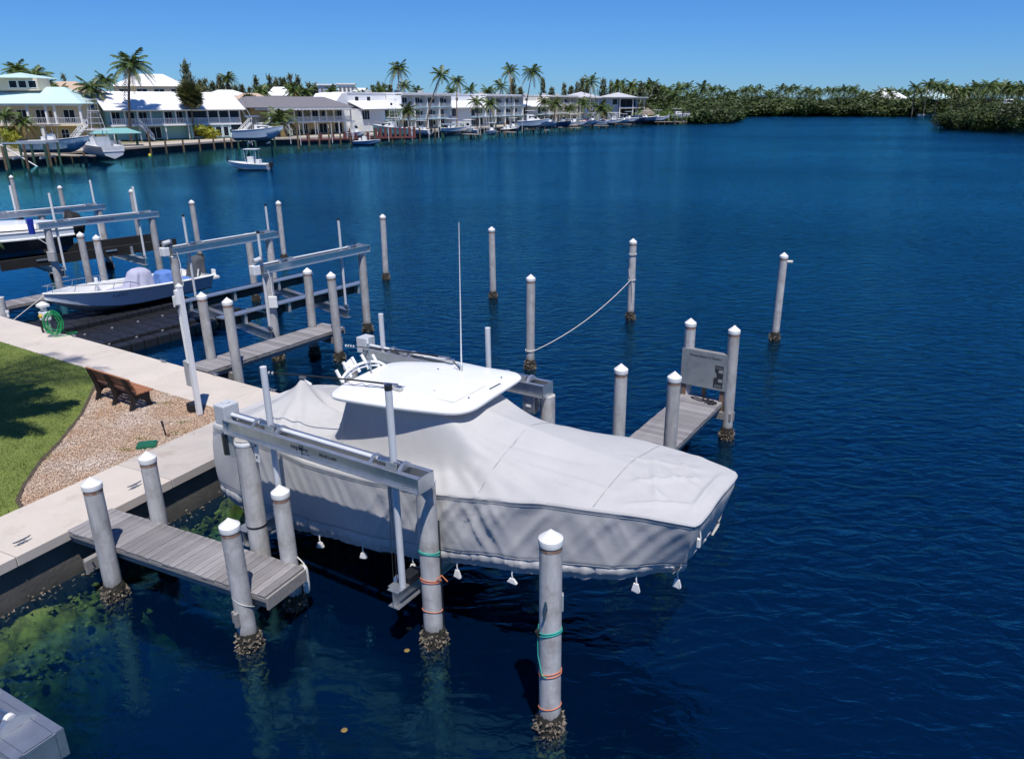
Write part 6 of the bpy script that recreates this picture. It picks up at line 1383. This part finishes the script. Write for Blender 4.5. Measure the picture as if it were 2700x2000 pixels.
# pines behind
pn = [(176,200,7,320,17.5),(498,205,9,300,22.0),(484,225,9,300,14),(1062,250,6,300,11)]
k = 0
for px, sc, hh in (((-174.066, 300.000, 10.219),4.0,16.5), ((-107.577, 250.000, 9.849),6.0,18.5)): tree((px[0],px[1],1.0), hh, sc*2.1, ['slender dark pine on the skyline behind the tan roof','tall spire shaped pine behind the round fan palm'][k], PINE, k, 'pine', 'pine trees on the skyline', 'pine_tree', _trk); k += 1
cas = [470,520,534,548,566,585,603,625,642,662,680,697,716,733,752,770,790,806,818,834,985,1000,1015,1030,1352,1372,1432,1455,1487,1505,1522,1535,1548,1590,1610,1625,1640,1655,1668,1690,1710,1730]
def skyz(px): return {True: 14.5}.get(px < 850, 13.5)
for i, px in enumerate(cas):
    q = random.Random(px); Y = 300+q.uniform(-10,60) if px < 900 else 420+q.uniform(-20,50); X = (px-1430)/2027*(Y*.940+.0)/1.0; hh = (q.uniform(12.5,17.5) if px < 900 else q.uniform(14,19)); wd = q.uniform(10,16)
    tree((X,Y,.9), hh, wd, ordw(i)+' feathery casuarina from the left on the skyline', PINE, i, 'pine', 'casuarinas on the skyline', 'casuarina_tree', _trk)
# mangrove and palm belt on the far right shore, individuals from left to right
mg = []; q = random.Random(77)
for i in range(44):
    t = i/43; px = 1745+t*790; 
    if px < 1925: Y = 335+(px-1745)/180*125+q.uniform(-6,12)
    else: Y = 473+q.uniform(-4,10)
    mg.append((px, Y, q.uniform(7.8,10.8), q.uniform(15,22)))
for i in range(16):
    px = 1760+i*20+q.uniform(-6,6); mg.append((px, 380+min(100,(px-1760)*.6)+q.uniform(12,30), q.uniform(9.5,13), q.uniform(15,20)))
for i in range(34): mg.append((1890+i*24+q.uniform(-8,8), 490+q.uniform(0,30), q.uniform(10,12.6), q.uniform(17,23)))
for x0_, y0_ in ((58,314),(64,322),(69,330),(73,340),(77,352),(80,364),(83,376),(86,390),(90,405),(94,425),(97,440),(101,458)): mg.append(((x0_*2027)/(y0_*.9404+2.6)+1430, y0_+4, q.uniform(6,9), q.uniform(13,17)))
mg.sort()
for i, (px, Y, hh, wd) in enumerate(mg):
    X = (px-1430)/2027*(Y*.9404+2.6); tree((X,Y,.2), hh, wd, ordw(i)+' dark mangrove tree from the left along the far shore', MANG, i, 'mangrove', 'mangroves along the far shore', 'mangrove_tree')
pts = []
for i in range(20):
    t = i/19; pts.append((128.5+q.uniform(-1,1)+t*14, 250+q.uniform(-3,6)-t*20+ (6 if i % 2 else 0)*1.0))
pts = [(129,252),(128.5,247),(131,243),(133,239),(135,234.5),(137.5,231),(141,228),(145,225),(135,250),(140,246),(139,240),(144,240),(146,233),(151,229),(150,240),(147,250),(155,236),(158,228),(140,258),(150,262),(134,262),(160,245)]
for i, (x_, y_) in enumerate(sorted(pts)):
    tree((x_,y_,.1), q.uniform(7.2,9.4) if i > 4 else q.uniform(5.0,6.8), q.uniform(9,12), ordw(i)+' leafy mangrove from the left on the right hand point', MANG_NEAR, i, 'mangrove', 'mangroves on the right hand point', 'mangrove_tree')
fp = []
for i in range(74):
    px = 1735+i*13.4+q.uniform(-6,6); Y = (390 if px < 1850 else 500)+q.uniform(0,70); X = (px-1430)/2027*(Y*.94+1.5); fp.append((px, X, Y, q.uniform(10.5,15.2)*(.92 if px < 1850 else 1.0), q.uniform(1.6,2.3)))
for i in range(22):
    px = 2410+i*14+q.uniform(-5,5); Y = 420+q.uniform(0,60); fp.append((px, (px-1430)/2027*(Y*.94+1.5), Y, q.uniform(12,16), q.uniform(1.8,2.5)))
for i in range(9): px = 1620+i*16+q.uniform(-5,5); Y = 410+q.uniform(0,30); fp.append((px, (px-1430)/2027*(Y*.94+1.5), Y, q.uniform(11,16), q.uniform(1.6,2.2)))
fp.sort()
_ft = MB().tube([(0,0,0),(.3,.1,.4),(.5,.1,1)], [.26,.2,.15], 5).mesh('trunk'); _ft.materials.append(M['trunk'])
for i, (px, X, Y, hh, s) in enumerate(fp):
    t = thing('palm_tree', ordw(i)+' small palm from the left in the far treeline', 'palm', (X,Y,.9), q.uniform(0,6), 'palms in the far treeline'); k = link('trunk', _ft, t); k.scale = (1,1,hh); a, b = PALM_FAR[i % 3]; c = link('crown', a, t, (.5,.1,hh)); c.scale = (s,)*3
    if b: c = link('dry_fronds', b, t, (.5,.1,hh)); c.scale = (s,)*3

# ---- near palm leaning in at the top left, throwing its shadow on the lawn
npm = palm_mesh(41, n=22, Lf=4.5, nl=40, wl=.026, spread=.72); nb = palm((-15.6,13.4,ZW), (-14.3,14.2,11.2), 'coconut palm just outside the left edge, only frond tips in view', 1.0, [npm], 0, r=.2, group=None)

npm2 = palm_mesh(42, n=26, Lf=4.5, nl=40, wl=.06, spread=.95); palm((-13.6,13.9,ZW), (-12.9,14.4,6.6), 'smaller unseen palm added outside the left edge to shade the lawn', .62, [npm2], 0, r=.14, group=None)  # extra palm added out of frame, fronds thickened to darken the lawn shadow
# ---- far docks, posts
posts_b = [(19,448,385),(60,445,392),(98,440,392),(115,436,380),(399,404,345),(440,403,368),(486,401,368),(529,398,366),(566,395,364),(594,390,362),(610,389,360),(626,390,360),(788,393,322),(870,389,338),(925,380,338),(816,388,354),(845,387,352),(902,382,350),(815,383,356)]
# (px, foot y, top y) measured on the water line

POSTS = [('b', -66.32, 98.41, 2.84), ('b', -65.12, 100.7, 2.95), ('b', -64.37, 104.34, 2.86), ('b', -63.67, 111.0, 1.32), ('b', -64.02, 130.95, 3.49), ('b', -61.93, 131.93, 2.09), ('b', -59.93, 133.95, 2.0), ('b', -58.51, 137.08, 1.99), ('b', -57.42, 140.36, 1.97), ('b', -57.82, 146.18, 1.85), ('b', -57.04, 147.41, 1.93), ('b', -43.35, 142.64, 4.55), ('b', -44.27, 152.5, 1.99), ('b', -42.68, 153.83, 2.08), ('b', -39.05, 147.41, 3.38), ('b', -39.28, 156.56, 2.12), ('b', -38.02, 159.38, 3.01), ('b', -25.6, 168.48, 2.72), ('b', -23.07, 173.42, 3.03), ('b', -17.01, 190.12, 2.3), ('b', -14.82, 194.27, 2.61), ('b', -9.56, 203.14, 3.08), ('b', -6.51, 212.83, 2.09), ('b', -2.33, 215.4, 2.5), ('b', 0.74, 226.31, 2.52), ('b', 2.69, 229.22, 1.64), ('b', 5.08, 235.24, 2.31), ('b', 8.39, 241.59, 2.37), ('b', 11.07, 248.29, 2.54), ('b', 15.7, 255.37, 2.95), ('b', 18.49, 262.85, 2.45), ('b', 23.87, 270.79, 2.17), ('b', 32.68, 288.16, 2.56), ('b', 35.67, 292.86, 2.73), ('b', 42.54, 297.71, 2.9), ('b', 47.5, 302.72, 3.62), ('b', 48.81, 297.71, 3.43), ('b', 51.32, 297.71, 3.95), ('b', 52.72, 297.71, 3.69), ('g', -67.3, 105.61, 2.94), ('g', -67.74, 109.6, 2.7), ('g', -70.41, 127.15, 2.19), ('g', -54.44, 143.8, 2.85), ('g', -53.08, 148.65, 2.68), ('g', -32.62, 156.56, 3.24), ('g', -29.98, 171.74, 2.47), ('g', -12.07, 194.27, 3.3), ('g', -11.16, 194.27, 3.12), ('g', -7.63, 207.87, 2.97), ('g', -7.01, 212.83, 3.04), ('g', -3.07, 218.03, 2.72)]
pm = {}
nb_ = 0; ng_ = 0
for k, x_, y_, z_ in POSTS:
    key = (k, round(z_, 1))
    if key not in pm:
        me = MB().tube([(0,0,-3),(0,0,.3),(0,0,z_)], [.17,.17,.15], 8).mesh('post', True); me.materials.append(M['post_wood' if k == 'b' else 'post_green']); pm[key] = me
    o = link('dock_post', pm[key], None, (x_, y_, 0))
    if k == 'b': tag(o, ordw(nb_)+' brown wooden dock post from the left along the far quay', 'post', 'brown dock posts on the far quay'); nb_ += 1
    else: tag(o, ordw(ng_)+' green painted dock post from the left along the far quay', 'post', 'green dock posts on the far quay'); ng_ += 1

def far_boat(loc, deg, Lh, B, D, hull, label, ttop=None, engines=1, z=0.0, cabin=None, tower=False, canvas=None, outr=False, name='moored_boat', eng='engine_black', group='boats along the far quay', stripe=None):
    t = thing(name, label, 'boat', (loc[0], loc[1], z), R(deg), group); P, Gn = boat_hull(t, Lh, B, D, hull, sheer=.4, flare=.76, deck_drop=.30)
    for k in range(engines):
        yy = (k-(engines-1)/2)*.62; MB().box((-.32,yy,D*.95),(.5,.42,.62)).build('outboard_engine', eng, t, bev=.10); MB().box((-.30,yy,D*.35),(.2,.14,.9)).build('engine_leg', eng, t)
    cx = Lh*.42
    if cabin:
        c0, c1, ch = cabin; P2 = []
        for i in range(7):
            k = i/6; x = Lh*(c0+(c1-c0)*k); w = B*.40*(1-.55*k**2.5); hh = D*1.05+ch*(1-k**2.2*.85); P2.append([(x,-w,D*.9),(x,-w*.9,hh),(x,w*.9,hh),(x,w,D*.9)])
        b = MB().grid(P2); b.add(P2[0], [(0,1,2,3)]); b.add(P2[-1], [(3,2,1,0)]); co_ = b.build('cabin', 'gelcoat', t)
        for s in (-1, 1): MB().beam((Lh*(c0+.06),s*B*.375,D*1.0+ch*.62),(Lh*(c1-.12),s*B*.30,D*1.0+ch*.55),.05,ch*.36).build('window', 'glass_dark', co_)
    else:
        MB().box((cx,0,D+.35),(.8,.75,1.1)).build('console', 'gelcoat', t, bev=.06); MB().add([(cx+.42,-.36,D+.85),(cx+.42,.36,D+.85),(cx+.18,.33,D+1.35),(cx+.18,-.33,D+1.35)],[(0,1,2,3)]).build('windshield', 'glass_dark', t); MB().box((cx-.9,0,D+.2),(.5,.9,.7)).build('helm_seat', 'gelcoat', t, bev=.06)
    if ttop:
        zt_, lt_, mt_ = ttop; tb = MB().box((cx-.2,0,D+zt_),(lt_,B*.72,.10)).build('hardtop', mt_, t, bev=.04)
        for sx in (-.75,.55):
            for sy in (-1,1): MB().cyl((cx+sx,sy*.42,D*.8),(cx+sx*1.1,sy*B*.3,D+zt_),.03,n=5).build('hardtop_leg', 'alum_white', tb)
    if tower:
        zt_ = tower; tw = MB()
        for sx in (-.9,.9):
            for sy in (-1,1): tw.cyl((cx+sx,sy*B*.36,D+.4),(cx+sx*.45,sy*.55,D+zt_),.035,n=5)
        for k in (.45,.62,.8,.95):
            w = B*.36+(.55-B*.36)*k; l_ = .9-.5*k; zz = D+.4+(zt_-.4)*k
            for sy in (-1,1): tw.cyl((cx-l_,sy*w,zz),(cx+l_,sy*w,zz),.025,n=5)
            for sx in (-1,1): tw.cyl((cx+sx*l_,-w,zz),(cx+sx*l_,w,zz),.025,n=5)
        two = tw.build('tower', 'alum_white', t); MB().box((cx,0,D+zt_+1.6),(1.5,1.5,.08)).build('tower_top', 'gelcoat', two)
        for sx in (-.5,.5):
            for sy in (-.5,.5): MB().cyl((cx+sx,sy,D+zt_),(cx+sx,sy,D+zt_+1.6),.025,n=5).build('tower_leg', 'alum_white', two)
        MB().box((cx,0,D+zt_+.05),(1.2,1.2,.08)).build('tower_floor', 'gelcoat', two); MB().box((cx+.3,0,D+zt_+.6),(.3,.6,.5)).build('tower_console', 'canvas_navy', two)
    if canvas: blob((cx-.2,0,D+.25),(Lh*.36,B*.40,.75),int(Lh*10),.2,2).build('canvas_cover', canvas, t, smooth=True)
    if outr:
        for s in (-1,1): MB().tube([(cx,s*B*.38,D+.8),(cx-2.2,s*B*.62,D+5.0)], [.04,.015], 5).build('outrigger', 'alum_white', t)
    pr = [(x, s_*h*.96, z2+.55) for s_ in (-1,) for x, h, z2 in Gn if x > Lh*.6]; 
    if cabin or Lh > 8: MB().tube(pr, .03, 5).build('bow_rail', 'steel', t); MB().tube([(x,-y,z2) for x, y, z2 in pr], .03, 5).build('bow_rail', 'steel', t)
    return t
b1 = far_boat((-69.6,108.0), 6, 8.4, 2.7, 1.55, 'hull_camo', 'blue and white mottled boat raised on a lift by the yellow house', ttop=(2.0,2.6,'canvas_navy'), engines=2, z=1.45, outr=False)
b2 = far_boat((-60.3,112.6), 140, 10.5, 3.4, 1.7, 'hull_grey', 'white sport fishing boat with a tall tower, stern towards us', cabin=(.35,.8,1.1), ttop=(2.1,3.2,'gelcoat'), tower=4.6, engines=0, z=.35)
MB().box((-.04,0,1.35),(.06,2.9,.75)).build('transom', 'gelcoat', b2); lettering('GAMBLER', .55, 'hull_grey', b2, (-.08,0,1.42), (R(90),0,R(-90)), name='boat_name')
far_boat((-52.2,136.6), 5, 8.2, 2.8, 1.7, 'hull_sky', 'blue and white boat with long outriggers on a lift by the stairs', cabin=(.45,.85,.8), ttop=(2.2,2.2,'hull_blue'), engines=1, z=1.7, outr=True)
sk = far_boat((-33.9,98.6), 178, 5.0, 1.95, .85, 'hull_white', 'small skiff with raised top under way in the canal', ttop=(1.75,1.7,'alum_white'), engines=1, z=-.15, name='skiff', group=None)
MB().cyl((5.1,0,1.2),(5.1,0,1.75),.12,n=8).build('trolling_motor', 'engine_black', sk)
far_boat((-36.8,156.9), -2, 5.2, 1.9, .8, 'hull_blue', 'low white and blue runabout tied below the maroon dock', canvas=None, engines=1, z=-.1)
far_boat((-28.6,174.5), 168, 8.6, 3.0, 1.8, 'hull_aqua', 'aqua sport fishing boat with tower and two big outboards', cabin=(.4,.82,1.2), ttop=(2.1,3.0,'gelcoat'), tower=4.2, engines=2, z=.8, outr=True, eng='hull_white')
rows = [((-23.5,186.5),8,6.8,2.3,1.0,'hull_white','long low boat with T-top on a lift before the second apartment wall',(2.0,2.6,'gelcoat'),1,1.2,None,None),
 ((-15.2,193.0),160,6.0,2.3,1.0,'hull_white','white boat with double deck top left of the green posts',(2.3,2.4,'gelcoat'),1,.6,None,None),
 ((-12.6,190.5),-70,5.2,2.1,.9,'hull_white','short white boat stern-on below the middle block',(1.9,1.6,'gelcoat'),1,.5,None,None),
 ((-10.4,199.5),20,4.6,1.9,.8,'hull_black','small dark boat beside the green dock posts',None,1,.7,None,None),
 ((-6.6,212.5),2,8.6,2.9,1.6,'hull_sky','pilothouse cruiser raised on a lift, largest of the middle boats',(2.6,2.6,'gelcoat'),1,1.5,(.30,.72,1.6),None),
 ((.6,224.0),-60,6.5,2.5,1.3,'hull_sky','boat with white pointed bow facing the canal, left of two',(2.4,2.6,'gelcoat'),1,1.2,None,None),
 ((4.2,228.0),-55,6.5,2.5,1.3,'hull_navy','boat with white pointed bow facing the canal, right of two',(2.5,3.4,'gelcoat'),1,1.2,None,None),
 ((8.4,238.0),-70,6.0,2.3,1.2,'hull_white','T-top boat with a dark outboard under the farthest block',(2.1,2.0,'gelcoat'),2,1.0,None,None),
 ((11.6,250.5),15,5.5,2.1,1.0,'hull_grey','boat with a red deck awning behind grey posts',None,1,.6,None,'canvas_red'),
 ((17.0,258.0),20,5.0,2.1,1.0,'hull_white','white boat with dark canvas left of the blue grey house',None,1,.8,None,'canvas_navy'),
 ((21.5,270.5),10,7.0,2.4,1.2,'hull_blue','boat with flat white roof in front of the blue grey house',(2.2,4.0,'gelcoat'),1,1.0,None,None),
 ((27.2,276.5),12,6.0,2.4,1.2,'hull_white','boat with blue striped top next to the navy canvas',(2.3,2.6,'hull_sky'),1,1.2,None,None),
 ((30.2,281.0),-30,6.2,2.5,1.4,'canvas_navy','boat wrapped in navy canvas by the blue grey house',None,1,1.0,None,'canvas_navy'),
 ((33.8,290.0),15,8.0,2.6,1.3,'hull_navy','navy hulled boat with a white bow on a low lift before the hut',(2.3,2.6,'gelcoat'),2,1.2,None,None),
 ((46.6,304.0),8,9.0,3.0,1.6,'hull_white','white cabin cruiser on a lift at the right end of the quay',(2.2,3.4,'gelcoat'),1,1.6,(.35,.85,1.2),None)]
rows += [((-25.2,181.5),150,6.0,2.2,1.0,'hull_white','white open boat left of the first lift poles by the balcony block',(2.0,2.0,'gelcoat'),1,.9,None,None),
 ((-18.6,192.0),-65,5.5,2.2,1.0,'hull_sky','pale boat stern-on at the foot of the second apartment wall',(2.1,2.2,'gelcoat'),2,.8,None,None),
 ((-8.6,205.0),-60,5.8,2.2,1.0,'hull_white','white T-top boat just right of the short green posts',(2.2,2.4,'gelcoat'),1,.9,None,None),
 ((-1.2,218.5),170,6.0,2.3,1.1,'hull_white','white boat tucked behind the pilothouse cruiser',(2.4,2.2,'gelcoat'),1,1.1,None,None),
 ((6.6,233.5),12,6.4,2.3,1.1,'hull_white','white boat side-on under the farthest block',(2.2,3.0,'gelcoat'),1,1.2,None,None),
 ((13.8,248.0),-60,6.0,2.3,1.2,'hull_white','white pointed-bow boat between the grey posts',(2.2,2.4,'gelcoat'),1,1.2,None,None),
 ((19.6,262.0),14,7.0,2.4,1.2,'hull_white','long white boat before the low palm',(2.3,2.6,'gelcoat'),1,1.1,(.4,.8,.9),None),
 ((25.4,268.5),-55,5.5,2.2,1.1,'hull_sky','pale blue boat stern-on before the blue grey house',(2.0,2.2,'gelcoat'),2,1.0,None,None),
 ((38.5,292.5),10,7.4,2.6,1.3,'hull_white','white boat with high top left of the cabin cruiser',(2.5,3.2,'gelcoat'),1,1.2,None,None),
 ((-39.0,163.0),-40,5.0,2.0,.9,'hull_white','small white boat on the quay behind the maroon dock',None,1,1.15,None,None)]
for loc, dg, L_, B_, D_, hm, lb, tt_, en, z_, cb_, cv in rows: far_boat(loc, dg, L_, B_, D_, hm, lb, ttop=tt_, engines=en, z=z_, cabin=cb_, canvas=cv)
pb_ = thing('pontoon_boat', 'low white pontoon boat with red trim by the right mangroves', 'boat', (213.5,464,0), R(-3))
MB().box((8.0,0,.9),(16,3.2,.35)).build('deck', 'hull_white', pb_, bev=.08); MB().cyl((0,-1.2,.35),(16,-1.2,.35),.45,n=10).build('pontoon', 'hull_grey', pb_, smooth=True); MB().cyl((0,1.2,.35),(16,1.2,.35),.45,n=10).build('pontoon', 'hull_grey', pb_, smooth=True); MB().box((5,0,3.4),(4,3,.15)).build('canopy', 'gelcoat', pb_); MB().box((8.2,-.3,2.4),(3.0,1.8,1.6)).build('cover', 'hull_white', pb_, bev=.3); MB().box((9.8,.2,1.9),(2.2,2.0,1.6)).build('seat_cover', 'canvas_red', pb_, bev=.3)
for x_ in (3.2,6.8): MB().cyl((x_,-1.2,1),(x_,-1.2,3.4),.08,n=6).build('canopy_pole', 'alum_white', pb_)
# boat shelter with teal roof, maroon dock, finger docks, lifts on the far quay
sh = thing('boat_shelter', 'open shelter with teal roof at the quay in front of the teal house', 'shelter', (-71.5,128.5,1.1), R(30)); sh.scale = (.85,.85,.85)
hroof_hip(sh, 0, 7.5, 0, 4.5, 2.4, 3.3, 'roof_deepteal', 2.3, ov=.6)
for x_ in (.3,3.7,7.2):
    for y_ in (.3,4.2): MB().box((x_,y_,1.2),(.22,.22,2.4)).build('post', 'post_green', sh)
MB().box((2.6,1.5,.55),(3.4,1.4,1.1)).build('bar_counter', 'trim_white', sh)
md = thing('maroon_dock', 'maroon painted wooden dock with railing boards', 'dock', (-45.6,153.6,0), R(38)); MB().box((9.5,1.2,1.0),(20,2.6,.22)).build('deck', 'dock_maroon', md)
for i in range(8): MB().box((1+i*2.5,.1,1.5),(.55,.3,1.2)).build('planter_post', 'dock_maroon', md)
md2 = thing('maroon_dock', 'maroon dock end with tall boards below the aqua boat', 'dock', (-34.2,163.5,0), R(25)); MB().box((4,0,1.0),(9,2.4,.22)).build('deck', 'dock_maroon', md2)
for i in range(9): MB().box((.2+i*1.0,-1.0,2.0),(.55,.2,2.0)).build('board', 'dock_maroon', md2)
for x_ in (1,3.5,6,8): MB().cyl((x_,-1,-3),(x_,-1,1.0),.14,n=6).build('support_post', 'post_wood', md2)
for i, (x_, y_, dg, l_) in enumerate(((-71,114,-20,9.0),(-20.5,189.0,-35,7),(-12.8,201.5,-30,7),(-4.6,216.5,-30,7),(4.8,235.5,-30,7),(13.5,256,-30,8),(22.5,272,-30,8),(41.5,299,5,12))):
    d_o = thing('jetty', 'low plank jetty, '+ordw(i)+' from the left along the far quay', 'jetty', (x_,y_,0), R(dg), 'jetties on the far quay'); MB().box((l_/2,0,.85),(l_,1.3,.16)).build('deck', 'far_quay', d_o)
    for k in (.3,.65,.95):
        for s in (-.6,.6): MB().cyl((l_*k,s,-3),(l_*k,s,.8),.12,n=6).build('support_post', 'post_wood', d_o)
for i, (x_, y_, dg) in enumerate(((-66.2,104.0,10),(-49.5,140.5,10),(-21.0,188.5,12),(-3.0,215.5,8),(9.0,241.5,20),(50.5,300.5,5))):
    d_o = thing('far_boat_lift', 'simple lift frame on posts, '+ordw(i)+' from the left at the far quay', 'boat lift', (x_,y_,0), R(dg), 'lift frames on the far quay')
    for s in (-2.0, 2.0):
        MB().box((0,s,3.0),(5.2,.22,.22)).build('beam', 'aluminium_dull', d_o)
        for k in (-2.3,2.3): MB().cyl((k,s,-3),(k,s,2.9),.15,n=7).build('post', 'post_green', d_o)
    for k in (-1.6,1.6): MB().box((k,0,1.15),(.2,4.4,.26)).build('cradle_beam', 'aluminium_dull', d_o)
ob = thing('boathouse_pole', 'diagonal white pole leaning at the left boat lift', 'pole', (-70.4,103.6,0), 0); MB().cyl((0,0,3.0),(4.6,.6,-.3),.09,n=8).build('pole', 'pvc_white', ob, smooth=True)
bu = MB().lathe([(.02,-.22),(.2,-.12),(.24,.02),(.16,.18),(.02,.24)], 12).build('buoy', 'yellow_plastic', loc=(-62.005, 126.238, 0.000), smooth=True); tag(bu, 'small yellow buoy floating by the far quay', 'buoy')
for i, p in enumerate(((131.334, 252.176, 0.100), (132.281, 252.176, 0.100), (133.346, 252.176, 0.100), (134.527, 248.634, 0.100), (134.181, 245.189, 0.100), (133.275, 241.837, 0.100), (138.494, 248.634, 0.100), (123.644, 252.176, 0.100), (128.376, 252.176, 0.100))):
    bo_ = thing('white_bird', ordw(i)+' small white bird from the left on the water by the right mangroves', 'bird', p, i*.7, 'white birds by the mangroves'); bd = MB(); bd.lathe([(.01,-.05),(.16,0),(.22,.16),(.15,.3),(.02,.34)], 10); bd.tube([(.12,0,.28),(.2,0,.5),(.26,0,.58)], [.06,.045,.05], 7); bd.build('body', 'cap_white', bo_, smooth=True); MB().cyl((.29,0,.58),(.42,0,.55),.022,.005,n=6).build('beak', 'yellow_plastic', bo_)
for i, p in enumerate(((-2.148, 10.299, 0.000), (-2.678, 8.166, 0.000), (-2.097, 9.770, 0.000))): tag(MB().lathe([(.03,-.004),(.045,.004),(.02,.012),(.002,.013)], 10).build('floating_leaf', 'palm_dry', loc=(p[0],p[1],.008)), ['brown leaf floating near the outer lift pile','brown leaf floating at the lower picture edge','tiny leaf floating below the outer lift pile'][i], 'leaf', 'leaves floating on the water')

# slim white lift poles along the far quay
gpm = MB().cyl((0,0,0),(0,0,3.6),.06,n=6).mesh('pole', True); gpm.materials.append(M['pvc_white'])
q = random.Random(4); npl = 0
for k, x_, y_, z_ in sorted(POSTS, key=lambda p: p[1]):
    if y_ < 140 or q.random() < .25: continue
    for e in range(2):
        o = link('lift_pole', gpm, None, (x_+q.uniform(-2.5,2.5), y_+q.uniform(1.0,3.5), q.uniform(.2,1.0))); tag(o, ordw(npl)+' slim white lift pole from the left along the far quay', 'pole', 'white lift poles on the far quay'); npl += 1
